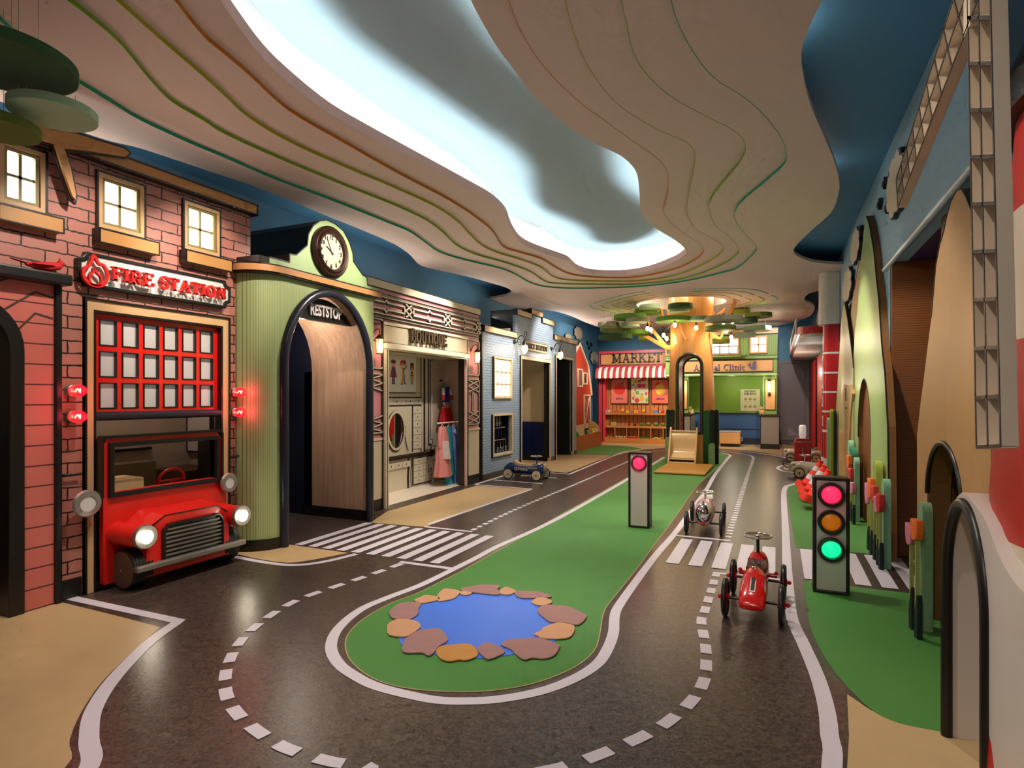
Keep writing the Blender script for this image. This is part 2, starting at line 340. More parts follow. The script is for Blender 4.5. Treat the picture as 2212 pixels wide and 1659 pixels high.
# slab-serif glyphs: (advance, [(points, weight: T thick / t thin)], [serif (x, y, halfwidth)])
GL = {
 'F': (.72, [([(.2,0),(.2,1)],'T'),([(.2,.96),(.7,.96)],'t'),([(.2,.52),(.52,.52)],'t'),([(.68,.98),(.68,.74)],'t'),([(.52,.62),(.52,.42)],'t')], [(.2,0,.2),(.1,1,.12)]),
 'E': (.76, [([(.2,0),(.2,1)],'T'),([(.2,.96),(.7,.96)],'t'),([(.2,.52),(.52,.52)],'t'),([(.68,.98),(.68,.74)],'t'),([(.52,.62),(.52,.42)],'t'),([(.2,.04),(.72,.04)],'t'),([(.7,.02),(.7,.28)],'t')], [(.1,0,.12),(.1,1,.12)]),
 'I': (.42, [([(.2,0),(.2,1)],'T')], [(.2,0,.19),(.2,1,.19)]),
 'R': (.84, [([(.2,0),(.2,1)],'T'),([(.2,.95),(.42,.95)]+arcp(.42,.72,.2,.22,85,-85)+[(.42,.5),(.2,.5)],'m'),([(.44,.5),(.7,.04)],'T'),([(.66,.04),(.84,.04)],'t')], [(.2,0,.2),(.12,1,.14)]),
 'S': (.64, [(arcp(.32,.73,.22,.23,30,250)+arcp(.32,.27,.23,.24,70,-150),'m'),([(.54,.98),(.54,.74)],'t'),([(.09,.02),(.09,.28)],'t')], []),
 'T': (.78, [([(.38,0),(.38,1)],'T'),([(.04,.96),(.72,.96)],'t'),([(.06,.98),(.06,.74)],'t'),([(.70,.98),(.70,.74)],'t')], [(.38,0,.18)]),
 'A': (.88, [([(.14,0),(.42,1)],'t'),([(.42,1),(.70,0)],'T'),([(.22,.34),(.62,.34)],'t')], [(.14,0,.15),(.70,0,.18)]),
 'O': (.86, [(arcp(.4,.5,.3,.44,0,360,24),'m')], []),
 'N': (.92, [([(.18,0),(.18,1)],'t'),([(.18,.96),(.70,.04)],'T'),([(.70,0),(.70,1)],'t')], [(.18,0,.16),(.12,1,.14),(.70,1,.16)]),
 'M': (1.1, [([(.18,0),(.18,1)],'T'),([(.18,.96),(.52,.12)],'T'),([(.52,.12),(.86,.96)],'t'),([(.86,0),(.86,1)],'T')], [(.18,0,.2),(.12,1,.14),(.86,0,.2),(.92,1,.14)]),
 'K': (.92, [([(.2,0),(.2,1)],'T'),([(.24,.4),(.68,.96)],'t'),([(.38,.58),(.72,.04)],'T')], [(.2,0,.2),(.2,1,.2),(.72,0,.18),(.68,1,.16)]),
 'B': (.8, [([(.2,0),(.2,1)],'T'),([(.2,.96),(.4,.96)]+arcp(.42,.75,.18,.2,85,-85)+[(.4,.54),(.2,.54)],'m'),([(.4,.54)]+arcp(.44,.28,.22,.25,85,-85)+[(.4,.03),(.2,.03)],'m')], [(.1,0,.12),(.1,1,.12)]),
 'U': (.86, [([(.2,1),(.2,.32)]+arcp(.43,.3,.23,.27,180,360)+[(.66,1)],'m')], [(.2,1,.18),(.66,1,.16)]),
 'Q': (.86, [(arcp(.4,.5,.3,.44,0,360,24),'m'),([(.36,.2),(.5,.02),(.72,-.14)],'m')], []),
 'P': (.78, [([(.2,0),(.2,1)],'T'),([(.2,.95),(.42,.95)]+arcp(.42,.71,.2,.23,85,-85)+[(.42,.48),(.2,.48)],'m')], [(.2,0,.2),(.12,1,.14)]),
 'L': (.7, [([(.2,0),(.2,1)],'T'),([(.2,.04),(.66,.04)],'t'),([(.64,.02),(.64,.28)],'t')], [(.1,0,.12),(.2,1,.2)]),
 'C': (.8, [(arcp(.42,.5,.3,.44,50,310,18),'m'),([(.64,1),(.64,.72)],'t')], []),
 'n': (.68, [([(.16,0),(.16,.64)],'m'),([(.16,.5)]+arcp(.34,.46,.18,.17,150,0)+[(.52,0)],'m')], [(.16,0,.14),(.52,0,.14),(.1,.64,.09)]),
 'i': (.36, [([(.16,0),(.16,.64)],'m'),([(.16,.80),(.16,.93)],'m')], [(.16,0,.14),(.1,.64,.09)]),
 'm': (1.0, [([(.16,0),(.16,.64)],'m'),([(.16,.5)]+arcp(.32,.46,.16,.17,150,0)+[(.48,0)],'m'),([(.48,.5)]+arcp(.64,.46,.16,.17,150,0)+[(.8,0)],'m')], [(.16,0,.12),(.48,0,.1),(.8,0,.12),(.1,.64,.09)]),
 'a': (.62, [(arcp(.28,.18,.18,.17,0,360,14),'m'),(arcp(.3,.46,.17,.16,140,0)+[(.47,0)],'m')], [(.5,0,.08)]),
 'l': (.36, [([(.16,0),(.16,1)],'m')], [(.16,0,.14),(.1,1,.09)]),
 'c': (.56, [(arcp(.3,.31,.2,.29,50,310,14),'m')], []),
 ' ': (.42, [], []),
}
def slab(txt, h, ax, a, b, u0, v0, sx=1.0, wt=.15, flip=1, total=None, mi=0):
    """slab-serif lettering standing off plane ax=a to ax=b; u0 left edge (in reading direction), v0 baseline"""
    adv = sum(GL[ch][0] for ch in txt)*h*sx
    if total: sx = sx*total/adv
    mb = MB(); x = 0
    W = {'T': wt*1.25, 'm': wt, 't': wt*.6}
    for ch in txt:
        ad, st, se = GL[ch]
        for pts, k in st:
            cl = len(pts) > 8 and abs(pts[0][0]-pts[-1][0]) < 1e-6 and abs(pts[0][1]-pts[-1][1]) < 1e-6
            pp = pts[:-1] if cl else pts
            q = [(u0+flip*(x+p[0]*sx)*h, v0+p[1]*h) for p in pp]
            mb.stroke(ax, a, b, q, W[k]*h*min(1, sx*1.1 if k == 'T' else 1), cl, mi)
        for (px, py, hw) in se:
            y = v0+(py*h if py < .3 else py*h); s_ = .045*h
            mb.stroke(ax, a, b, [(u0+flip*(x+(px-hw)*sx)*h, y+(s_ if py < .3 else -s_)), (u0+flip*(x+(px+hw)*sx)*h, y+(s_ if py < .3 else -s_))], .09*h, False, mi)
        x += ad*sx
    return mb
# ================================================================== materials used all over
BLACK = mat('black_trim', '#15120f', 0.35, vary=0.1)
NAVYBLK = mat('black_tube', '#23232f', 0.3, vary=0.1)
BEIGE = mat('beige_linoleum', '#b99d72', 0.42, vary=0.08, scale=9, bump=0.05, bscale=200)
CREAM = mat('cream_laminate', '#d8c3a2', 0.45)
GREYB = mat('greige_panel', '#b3a68f', 0.5)
REDG = mat('gloss_red', '#d41a14', 0.25, coat=0.4)
CHROME = mat('chrome', '#d8d8d8', 0.12, metal=1.0, vary=0)
SILVER = mat('satin_silver', '#a8a39c', 0.38, metal=0.8)
WHITEP = mat('white_paint', '#e6e2dc', 0.4)
BWALL = mat('blue_wall_paint', '#477ea2', 0.55, vary=0.04)
LBLUE = mat('light_blue_paint', '#86a9bb', 0.5, vary=0.04)
def road_mat():
    m = bpy.data.materials.new('dark_marbled_linoleum'); m.use_nodes = True; nt = m.node_tree; N = nt.nodes; L = nt.links
    b = N['Principled BSDF']; b.inputs['Roughness'].default_value = 0.30; b.inputs['Specular IOR Level'].default_value = 0.6
    tc = N.new('ShaderNodeTexCoord'); n1 = N.new('ShaderNodeTexNoise'); n1.inputs['Scale'].default_value = 44; n1.inputs['Detail'].default_value = 8; n1.inputs['Roughness'].default_value = 0.75
    n1.inputs['Distortion'].default_value = 1.2
    L.new(tc.outputs['Object'], n1.inputs['Vector'])
    cr_ = N.new('ShaderNodeValToRGB'); e = cr_.color_ramp.elements; e[0].position = 0.40; e[0].color = lin('#241c1a'); e[1].position = 0.66; e[1].color = lin('#63534a')
    L.new(n1.outputs[0], cr_.inputs[0]); L.new(cr_.outputs[0], b.inputs['Base Color'])
    bp = N.new('ShaderNodeBump'); bp.inputs['Strength'].default_value = 0.06; bp.inputs['Distance'].default_value = 0.01
    n2 = N.new('ShaderNodeTexNoise'); n2.inputs['Scale'].default_value = 90; L.new(tc.outputs['Object'], n2.inputs['Vector']); L.new(n2.outputs[0], bp.inputs['Height']); L.new(bp.outputs[0], b.inputs['Normal'])
    return m
ROAD = road_mat()
LINE = mat('white_linoleum_line', '#cfc8d2', 0.36, vary=0.03)
LAWN = mat('green_floor_lawn', '#407a31', 0.62, vary=0.08, scale=5, bump=0.08, bscale=260)
POND = mat('blue_pond_inlay', '#3a70da', 0.40, vary=0.12, scale=3, bump=0.1, bscale=120)
MARG = mat('dark_road_margin', '#43362f', 0.4)
# ================================================================== floor
fl = MB(); fl.box(-5.4, 3.0, -3.0, 16.5, -0.12, 0.0)
floor = fl.build('floor', ROAD, kind='structure')
def inlay(name, pts, z, m, holes=()):
    b = MB(); b.sheet('z', z, pts, holes); return b.build(name, m, floor)
# beige pavements
near = LZ([(128,1300),(250,1330),(346,1355)])+LZ([(318,1380),(268,1425),(215,1480),(175,1540),(150,1600),(140,1659)])+[(-2.05,.85),(-1.6,.35),(-1.0,.1),(-.4,.3),(0.0,.75),(.22,1.3)]
nb = near[:3]+cr(near[3:], k=4)
right_in = LZ([(1830,1659),(1834,1590),(1830,1500)])
green_r_out = LZ([(1880,1534),(1940,1562),(2043,1583)])
inlay('near_pavement', [(-5.3,near[0][1])]+nb+right_in+green_r_out+[(2.9,2.6),(2.9,-2.9),(-5.3,-2.9)], 0.0010, BEIGE)
arcb = cr(LZ([(625,1176.5),(752,1194.6),(702,1204.5),(653,1213),(618.4,1215.6),(560,1208),(507,1196)]), k=4)
inlay('corner_pavement', LZ([(625,1176.5)])+cr(LZ([(752,1194.6),(702,1204.5),(653,1213),(618.4,1215.6),(560,1208),(507,1196)]), k=4)+[(-4.2,3.2),(-4.2,3.6)], 0.0010, BEIGE)
inlay('boutique_pavement', LZ([(800,1129),(836,1105),(1030,1049),(1146,1057.5),(1080,1080),(918,1138.5)]), 0.0010, BEIGE)
inlay('boutique_floor', [(-4.45,5.1),(-3.9,5.15),(-3.9,7.5),(-4.45,7.3)], 0.0012, mat('pale_floor', '#d8cbb8', 0.45))
inlay('station_pavement', [(-4.45,9.0),(-3.85,9.0)]+LZ([(1189,1018.5),(1224,1021.5),(1321,984)])+[(-4.45,11.6)], 0.0010, BEIGE)
back_edge = LZ([(1385,972),(1411,969.5),(1436,967.5),(1480,966.5),(1520,967),(1555,969.5),(1596,972),(1623,975),(1650,978),(1684,984),(1707,989)])
inlay('back_pavement', [(-4.6,16.4),(-4.6,11.5)]+LZ([(1321,983)])+cr(back_edge, k=3)+[(.75,11.6),(2.5,11.6),(2.5,16.4)], 0.0008, BEIGE)
# green lawns
isl = LZ([(1434.8,985),(1411,998.7),(1340,1040),(1200,1118),(1093.5,1180),(1018,1222),(989,1238),(960.5,1252),(902.5,1281),(845,1303),(787,1336),(753.5,1368),(746,1396),(758,1428),(795.5,1460),(845,1480),(902.5,1490),(975,1494.5),(1062,1492.5),(1148.5,1478),(1221,1452),(1264,1426),(1287,1400),(1296,1368),(1302,1330.5),(1313.5,1306),(1340,1274),(1378.6,1225),(1412,1179),(1460.6,1114),(1509,1046.5),(1557,1005.5),(1569,987),(1564,981.5),(1554,979.5)])
isl_far = LZ([(1520,978),(1480,977.5),(1450,980)])
island = cr(isl+isl_far, True, 4)
def grow(pts, d): return offset2(pts, d, True)
def area(p): return sum(p[i-1][0]*p[i][1]-p[i][0]*p[i-1][1] for i in range(len(p)))/2
if area(island) < 0: island = island[::-1]
inlay('island_lawn', island, 0.0016, LAWN)
rim_ = MB(); rim_.stroke('z', 0.0008, 0.0017, island, 0.006, True); rim_.build('lawn_seam', mat('lawn_seam', '#a98f5a', 0.5), floor)
inlay('barn_lawn', [(-4.5,10.9)]+LZ([(1245,981),(1320,983.5),(1350,974.5)])+cr(LZ([(1388,970),(1365,965.5),(1338,962.9),(1297,962.5)]), k=4)+[(-4.5,14.6)], 0.0014, LAWN)
inlay('near_right_lawn', LZ([(1966,1282),(1735,1255)])+cr(LZ([(1735,1256),(1742,1310),(1752,1360),(1775,1410),(1805,1455),(1830,1484)]), k=3)+cr(LZ([(1831,1485),(1880,1532),(1940,1562),(2043,1583)]), k=4)+[(1.3,2.5),(1.3,3.96),(.82,3.96)], 0.0014, LAWN)
inlay('far_right_lawn', LZ([(1918,1200),(1752,1186),(1719,1182)])+cr(LZ([(1719,1182),(1714.5,1160),(1706,1100),(1702,1060),(1706,1049),(1741,1043)]), k=3)+[(.85,8.75)], 0.0014, LAWN)
# white edge lines (0.06 m wide)
LZZ = [0.0018]
def line(pts, wd=0.055, closed=False): LZZ[0] += 0.00006; MB_LINES.stroke('z', 0.0006, LZZ[0], pts, wd, closed)
MB_LINES = MB()
isl_line = LZ([(1434.8,988),(1340,1044.5),(1200,1123),(1076,1180),(1033,1203),(975,1232),(946,1246.5),(902.5,1266.8),(844.7,1288.5),(781,1316),(732,1356.5),(715,1397),(732,1434.6),(772,1463.5),(816,1484),(888,1502.6),(946,1513),(1004,1515),(1076,1511),(1163,1495),(1235,1469),(1287,1437.5),(1310.5,1406),(1325,1368),(1328,1330.5),(1340,1304),(1388,1237),(1424,1191),(1455.7,1155),(1484.7,1116),(1525.7,1058.5),(1545,1024.8),(1571.5,991),(1577.5,985),(1571.5,981),(1554.6,978.5)])
line(cr(isl_line, False, 4), 0.055)
out_l = LZ([(150,1291),(385,1342)])
cur = cr(LZ([(385,1343),(335,1378),(285,1424),(235,1480),(200,1540),(192,1600),(192,1659)])+[(-1.88,.95),(-1.5,.5),(-1.0,.32),(-.5,.45),(-.15,.85),(.05,1.35)]+LZ([(1797,1659),(1792,1590),(1785,1530),(1765,1460),(1735,1390),(1712,1340),(1705,1290),(1700,1220),(1697,1150),(1693,1070)])+LZ([(1697,1053),(1706,1048.5),(1741,1042.5)])+[(.66,8.95)], False, 4)
line(out_l+cur[1:], 0.06)
line(cr(LZ([(507,1203),(560,1213),(618,1220.5),(665,1219),(715,1210.6),(770,1197)]), False, 5), 0.05)
line(LZ([(1147,1057.5),(925,1133)]), 0.045); line(LZ([(918,1138),(1020,1149)]), 0.04)
line(LZ([(1110,1021),(1025.4,1047)]), 0.05); line(LZ([(1025,1047),(1150,1056.5)]), 0.045)
line(LZ([(1066,1037),(1172,1045)]), 0.045); line(LZ([(1108,1025.5),(1202,1033)]), 0.045)
line(LZ([(1188,1021.5),(1229.6,1024.5),(1330,983),(1351,977),(1380,974)]), 0.05)
line(cr(LZ([(1500,969.5),(1555,972.6),(1596,974.5),(1623,977.5),(1650,980.8),(1684,986),(1707,991.5)]), False, 4), 0.05)
line(cr(LZ([(1722,1022),(1692,1018),(1680,1012),(1686,1007.5),(1702,1006.5)])+[(.62,10.5)], False, 5), 0.05)
line(LZ([(863.5,1214),(977.8,1229)]), 0.045); line(LZ([(1460.6,1157),(1577.5,1168.5)]), 0.045); line(LZ([(1545,1238),(1698,1254)]), 0.04)
MB_LINES.build('edge_line', LINE, floor)
inlay('pump_island', cr(LZ([(1722,1017.5),(1700,1015),(1693,1012),(1700,1009.5)])+[(.6,10.1),(.62,9.6)], True, 4), 0.0014, BEIGE)
# zebra crossings : stripes along the street
z = MB()
def quad(pts): z.sheet('z', 0.0032, pts)
# left lane crossing in front of the rest stop
p0 = onZ(648,1175); p1 = onZ(789,1129.5); q0 = onZ(962,1224); q1 = onZ(1083,1160)
NS = 10; ex = (q0[0]-p0[0]); 
y_near = (p0[1]+q0[1])/2; y_far = (p1[1]+q1[1])/2
xs0 = min(p0[0], p1[0])
pitch = (q1[0]-xs0)/NS
for i in range(NS):
    a = xs0+i*pitch; quad([(a, y_near), (a+pitch*.56, y_near), (a+pitch*.56, y_far), (a, y_far)])
# right lane crossing
a0 = onZ(1436.5,1218); a1 = onZ(1470,1166); b0 = onZ(1674,1240); b1 = onZ(1676,1181)
xa = (a0[0]+a1[0])/2; xb = (b0[0]+b1[0])/2; yn = (a0[1]+b0[1])/2; yf = (a1[1]+b1[1])/2
n = 5; pt = (xb-xa)/(n-.4)
for i in range(n): a = xa+i*pt; quad([(a, yn), (a+pt*.6, yn), (a+pt*.6, yf), (a, yf)])
# side crossing towards the cave
e0 = onZ(1745,1252); e1 = onZ(1966,1276); f0 = onZ(1729,1187); f1 = onZ(1920,1203)
yn = (e0[1]+e1[1])/2; yf = (f0[1]+f1[1])/2; xa = onZ(1733,1220)[0]; pt = (onZ(1950,1240)[0]-xa)/4.2
for i in range(7): a = xa+i*pt; quad([(a, yn), (a+pt*.62, yn), (a+pt*.62, yf), (a, yf)])
z.build('zebra_crossing', LINE, floor)
# dashed centre lines
def dashes(mb, pts, ln, gap, wd):
    segs = []; 
    acc = 0; on = True; cur_ = [pts[0]]; need = ln
    for i in range(1, len(pts)):
        a, b = Vector(pts[i-1]), Vector(pts[i]); l = (b-a).length; pos = 0
        while l-pos > need:
            pos += need; p = tuple(a+(b-a)*(pos/l))
            if on: cur_.append(p); segs.append(cur_)
            on = not on; cur_ = [p]; need = ln if on else gap
        need -= (l-pos)
        if on: cur_.append(tuple(b))
    for s_ in segs:
        q = [s_[0]]
        for p in s_[1:]:
            if (Vector(p)-Vector(q[-1])).length > 0.004: q.append(p)
        if len(q) > 1: mb.stroke('z', 0.0006, 0.0030, q, wd)
d = MB()
loop = cr(LZ([(868,1218),(826,1233),(780,1249),(717,1270),(642,1297),(577,1335),(525,1380),(497,1425),(486,1470),(494,1515),(530,1560),(597,1607),(655,1630),(722,1648),(800,1662)])+[(-1.1,1.42)]+LZ([(1150,1672),(1236,1652),(1308,1626),(1370,1600),(1425,1572),(1468,1540),(1500,1508),(1518,1478),(1525,1449),(1524,1395),(1515,1344),(1521,1325),(1532,1290),(1545.5,1246.6),(1549,1236.5)]), False, 5)
dashes(d, loop, 0.105, 0.075, 0.05)
dashes(d, cr(LZ([(1573,1162),(1600,1075),(1618,1018),(1627,990),(1617,983),(1595.6,979.4),(1557,975.3),(1500,973.4),(1450,972.6),(1411,975)]), False, 6), 0.075, 0.05, 0.05)
dashes(d, cr(LZ([(1020,1146),(1120,1098),(1237,1049),(1320,1013),(1357,997),(1386,983)]), False, 4), 0.075, 0.05, 0.045)
d.build('dashed_line', LINE, floor)
# ================================================================== pond and its stone shapes
pc = LZ([(862,1378),(885,1340),(910,1306),(980,1288),(1060,1283),(1130,1288),(1190,1312),(1225,1350),(1200,1385),(1120,1412),(1034,1424),(940,1416),(880,1402)])
b = MB(); b.prism('z', 0.0016, 0.004, cr(pc, True, 4))
b.build('pond_inlay', POND, label='blue pond shape laid into the green floor island', cat='pond')
ST = [
 ('mauve', [(1023,326),(1130,305),(1180,297),(1300,303),(1310,318),(1295,330),(1308,348),(1300,375),(1150,360),(1050,348)], 'long mauve stone shape at the far rim of the pond'),
 ('tan', [(1310,345),(1345,320),(1375,318),(1434,345),(1400,368),(1360,374),(1318,365)], 'small tan stone shape right of the long mauve one at the far rim'),
 ('mauve', [(1422,352),(1460,346),(1590,350),(1690,378),(1688,392),(1600,396),(1500,400),(1440,385)], 'flat mauve stone shape at the far right rim of the pond'),
 ('tan', [(1547,425),(1590,396),(1620,391),(1690,410),(1700,432),(1650,450),(1590,452)], 'small tan stone shape above the big mauve one on the right rim'),
 ('mauve', [(1594,485),(1640,450),(1720,452),(1820,462),(1930,510),(1962,538),(1900,600),(1800,585),(1690,578),(1640,545),(1605,515)], 'big mauve stone shape at the right end of the pond'),
 ('tan', [(1565,668),(1625,640),(1628,625),(1740,584),(1850,600),(1873,628),(1840,690),(1740,706),(1620,700),(1600,685)], 'tan stone shape at the lower right rim with a pointed left end'),
 ('mauve', [(1322,750),(1380,712),(1530,700),(1620,702),(1740,742),(1762,762),(1720,830),(1640,855),(1560,848),(1495,862),(1440,830),(1395,785)], 'largest mauve stone shape at the near right rim of the pond'),
 ('mauve', [(1143,775),(1200,735),(1240,738),(1310,765),(1350,805),(1300,835),(1225,860),(1180,830),(1150,800)], 'small mauve stone shape at the middle of the near rim'),
 ('ochre', [(835,800),(870,762),(960,750),(1040,742),(1110,755),(1152,815),(1120,848),(1050,868),(1010,862),(940,874),(870,855)], 'ochre stone shape at the near rim of the pond'),
 ('mauve', [(590,805),(600,720),(640,680),(720,640),(840,628),(890,650),(925,715),(860,760),(810,820),(770,830),(730,810)], 'largest mauve stone shape at the near left rim of the pond'),
 ('tan', [(470,625),(480,590),(560,553),(660,565),(710,585),(718,620),(660,665),(600,690),(485,675)], 'rounded tan stone shape at the left end of the pond'),
 ('mauve', [(488,500),(530,460),(590,432),(722,434),(705,480),(700,520),(640,556),(520,552),(495,530)], 'mauve stone shape at the upper left rim of the pond'),
 ('tan', [(670,412),(715,395),(760,376),(850,390),(862,408),(780,430),(720,435)], 'flat tan stone shape at the far left rim of the pond'),
 ('tan', [(845,378),(880,340),(915,328),(1008,342),(1005,370),(960,405),(855,422),(850,400)], 'tan stone shape left of the smallest one at the far rim'),
 ('tan', [(1013,352),(1045,345),(1095,354),(1100,366),(1060,377),(1020,370)], 'smallest oval tan stone shape at the far rim of the pond'),
]
SM = {'mauve': mat('mauve_stone_felt', '#966f6b', 0.8, vary=0.12, scale=14, bump=0.3, bscale=150), 'tan': mat('tan_stone_felt', '#bd8e6a', 0.8, vary=0.1, scale=14, bump=0.3, bscale=150),
      'ochre': mat('ochre_stone_felt', '#b5803f', 0.8, vary=0.1, scale=14, bump=0.3, bscale=150)}
for i, (c, pts, lab) in enumerate(ST):
    q = cr(LZ([(700+x/3.456, 1180+y/3.456) for x, y in pts]), True, 3)
    b = MB(); b.prism('z', 0.0042, 0.012, q)
    b.build('stone_shape', SM[c], label=lab, cat='stone', group='stone shapes around the pond', bevel=0.003)
# ================================================================== walls
b = MB(); b.box(-4.75, -4.65, -3, 16.5, 0, 3.3); b.build('wall_left', mat('sky_blue_wall_paint', '#6293b2', 0.55, vary=0.04), kind='structure')
b = MB(); b.box(-4.75, 3.0, 16.35, 16.5, 0, 3.3); b.build('wall_back', BWALL, kind='structure')
b = MB(); b.box(-4.75, 3.0, -3.1, -3.0, 0, 3.3); b.build('wall_near', mat('dim_back_wall', '#8a7f70', 0.6), kind='structure')
WX = 0.80
HZ = 2.22
b = MB()   # light blue right wall with the cave opening
b.prism('x', WX, WX+0.10, [(2.92,0),(2.92,3.13),(16.35,3.13),(16.35,0),(5.3,0),(5.3,HZ),(3.0,HZ),(3.0,0)])
b.build('wall_right', LBLUE, kind='structure')
b = MB(); b.box(2.15, 2.25, -3, 2.92, 0, 3.13); b.build('wall_right_near', LBLUE, kind='structure')
b = MB(); b.box(WX+.1, 2.25, 2.92, 3.0, 0, 3.13); b.build('wall_right_return', LBLUE, kind='structure')
b = MB(); b.tube([(WX-.005, 2.92, HZ), (WX-.005, 5.55, HZ)], 0.022, 10); b.build('trim_1', mat('pale_blue_tube', '#a9c3cf', 0.25), kind='structure', smooth=60)
b = MB(); b.box(WX+.1, 2.6, 3.0, 5.35, HZ, HZ+.05); b.build('ceiling_cave', mat('purple_paint', '#33244f', 0.5), kind='structure')
SLAT = stripe_mat('brown_slat_wood', '#7d4a22', '#5d3416', 'Z', 0.018, 0.25, 0.45, 0.4)
b = MB(); b.box(WX+.0, 2.6, 5.25, 5.33, 0, HZ); b.build('wall_cave', SLAT, kind='structure')
b = MB(); b.box(2.5, 2.6, 3.0, 5.25, 0, HZ); b.build('wall_cave_end', SLAT, kind='structure')
b = MB(); b.box(.86, 2.5, 3.98, 4.08, 0, HZ); b.build('wall_cave_inner', wood_mat('brown_oak', '#7b4a1f', '#5d3413', 'Z'), kind='structure')
b = MB(); b.box(.84, 2.4, 3.955, 3.98, 0, .095); b.build('baseboard_cave', BLACK, kind='structure')
# ================================================================== ceiling
UP = 3.13
b = MB(); b.box(-4.75, 3.0, -3.1, 16.5, UP+.45, UP+.52); b.build('ceiling_void', mat('void_paint', '#4d6065', 0.7), kind='structure')
S0 = 2.93; ST_ = 0.022
def ceil_pts(p, z): return LZ(p, z)
C0 = ceil_pts([(202,294),(304,320.7),(405,354),(506,388),(560,407),(644,440),(692,461),(745,482),(798,503.6),(838,521),(860,532),(885,550),(905,571),(930,580),(997,594.5),(1033,603.5),(1070,614),(1095,622),(1105,630),(1100,636),(1085,641),(1057,645)], S0)
C0 = [(-3.2,-.6),(-3.9,.2),(-4.15,1.0),(-4.15,1.8)]+C0[0:]
C0r = ceil_pts([(1828,571),(1791,570),(1753,565),(1726,555),(1714,544),(1722,528),(1753,497.6),(1795,459),(1810.7,420),(1812.6,389.6),(1799,339),(1776,285),(1749,220),(1733.6,154),(1731.6,112),(1745,65.6),(1776,0)], S0)
C0t = ceil_pts([(1640,704.7),(1676,703.8),(1703,699),(1730,692),(1752,681),(1760,666.7),(1755.7,657.6),(1741,651),(1737.6,645),(1748.5,634),(1783,625)], S0)
lefts = cr(C0[:len(C0)], False, 4)
far_left = ceil_pts([(1138,667.6),(1155.6,667.6),(1182.8,670),(1210,675),(1237,684),(1264,696),(1291,706)], S0)
outer = lefts+[(-4.66, far_left[0][1]-.4)]+cr(far_left, False, 3)+[(-3.9,16.36),(-.9,16.36)]+cr(C0t, False, 4)+[(WX,C0t[-1][1]),(WX,C0r[0][1])]+cr(C0r, False, 4)+cr([C0r[-1],(.12,2.1),(-.1,1.0),(-.6,-.2),(-1.6,-.9),(-2.6,-.9),(-3.2,-.6)], False, 4)[1:-1]
C1 = [(0,44),(90,130),(187,189),(236,219),(304,260),(405,307),(480,338.5),(596,388),(711.5,431),(840,482),(887,502),(922,527),(946,543.5),(981,556),(1028,568),(1075,579),(1110,591.7),(1145.6,611.6),(1181,620.6),(1239.6,624),(1310,622.7),(1360,621),(1405,618),(1481,608),(1560,590),(1594,579),(1625,552),(1634.7,534),(1609.6,505),(1594,486),(1587,463),(1602,436),(1656,390),(1690.7,359),(1699.5,335.7),(1687,297),(1656,254.7),(1609.6,212),(1540,166),(1490,100),(1459,34.7),(1449.5,0)]
C2 = [(145,0),(202.5,44),(263,98),(320.7,169),(371,219.4),(439,260),(480,286.5),(567,327),(682.5,376),(769,411),(856,445.6),(922,477),(957.5,503.5),(986,530.5),(1028,550.5),(1098.6,570.5),(1145.6,588),(1174,607),(1204,613.5),(1310,615.6),(1380,614.4),(1481,601.8),(1560,572.7),(1590,552),(1596,538),(1575,510),(1548,490),(1534,459),(1533.6,436),(1559.5,397.4),(1598,351),(1610.8,316.4),(1590,285.5),(1532.5,254.7),(1443.7,204.5),(1378,135),(1355,58),(1341.5,0)]
C3 = [(250,0),(337.5,77.6),(439,165),(480,202.5),(538,254.6),(625,306.7),(740,359),(856,408),(943,448.5),(989,480),(1009,501),(1040,530.5),(1075,547),(1122,561),(1169,578.7),(1192.6,597.5),(1228,606),(1310,608.8),(1380,608),(1456,596.7),(1519,572.7),(1555,550),(1562.6,532.5),(1530,510),(1501.6,494),(1488,470.7),(1484,455),(1490,405),(1501.6,347),(1490,312.5),(1424,281.7),(1347,235),(1301,189),(1258.5,119.6),(1231.5,42.4),(1222,0)]
C4 = [(376,0),(439,78),(480,113),(538,162),(625,240),(740,307),(856,373),(972,434),(1041,480),(1066,503.5),(1087,534),(1122,546),(1169,560),(1204,581),(1240,595),(1310,601),(1380,599),(1456,583),(1501,562.5),(1519,546),(1514,530),(1456,486.6),(1438,466),(1434,454),(1443,416),(1444,388),(1440,366.6),(1417,339.5),(1366.6,305),(1309,262),(1251,220),(1174,143),(1127,69.5),(1098,0)]
C5 = [(480,6),(509,49),(567,124),(625,179),(711.5,246),(798,295),(914,356),(1001,402),(1059,434),(1090.5,463),(1103,494),(1120,520),(1145.6,536),(1192.6,553),(1225.5,564.6),(1244,581),(1270,590.5),(1310,594),(1354,593),(1405,584),(1456,565),(1478.5,550),(1482,541),(1463,522),(1418,494),(1395,474),(1383.5,448.6),(1381,410.6),(1377,380),(1367,360),(1339.5,335.7),(1270,301),(1212,262),(1154,208),(1116,158),(1073,100),(1038.6,42.4),(1017,0)]
ENDS = [[(-.75,1.3),(-1.2,.1),(-1.9,-.3),(-2.6,0.1),(-3.1,.8)], [(-.95,1.3),(-1.3,.4),(-1.9,0.0),(-2.45,.4),(-2.8,1.0)], [(-1.05,1.4),(-1.35,.6),(-1.9,.25),(-2.3,.6),(-2.55,1.1)], [(-1.15,1.5),(-1.4,.85),(-1.85,.5),(-2.2,.8),(-2.4,1.2)], [(-1.25,1.6),(-1.5,1.05),(-1.8,.8),(-2.05,1.0),(-2.2,1.35)]]
def shrink_to(p, q): return p
conts = []
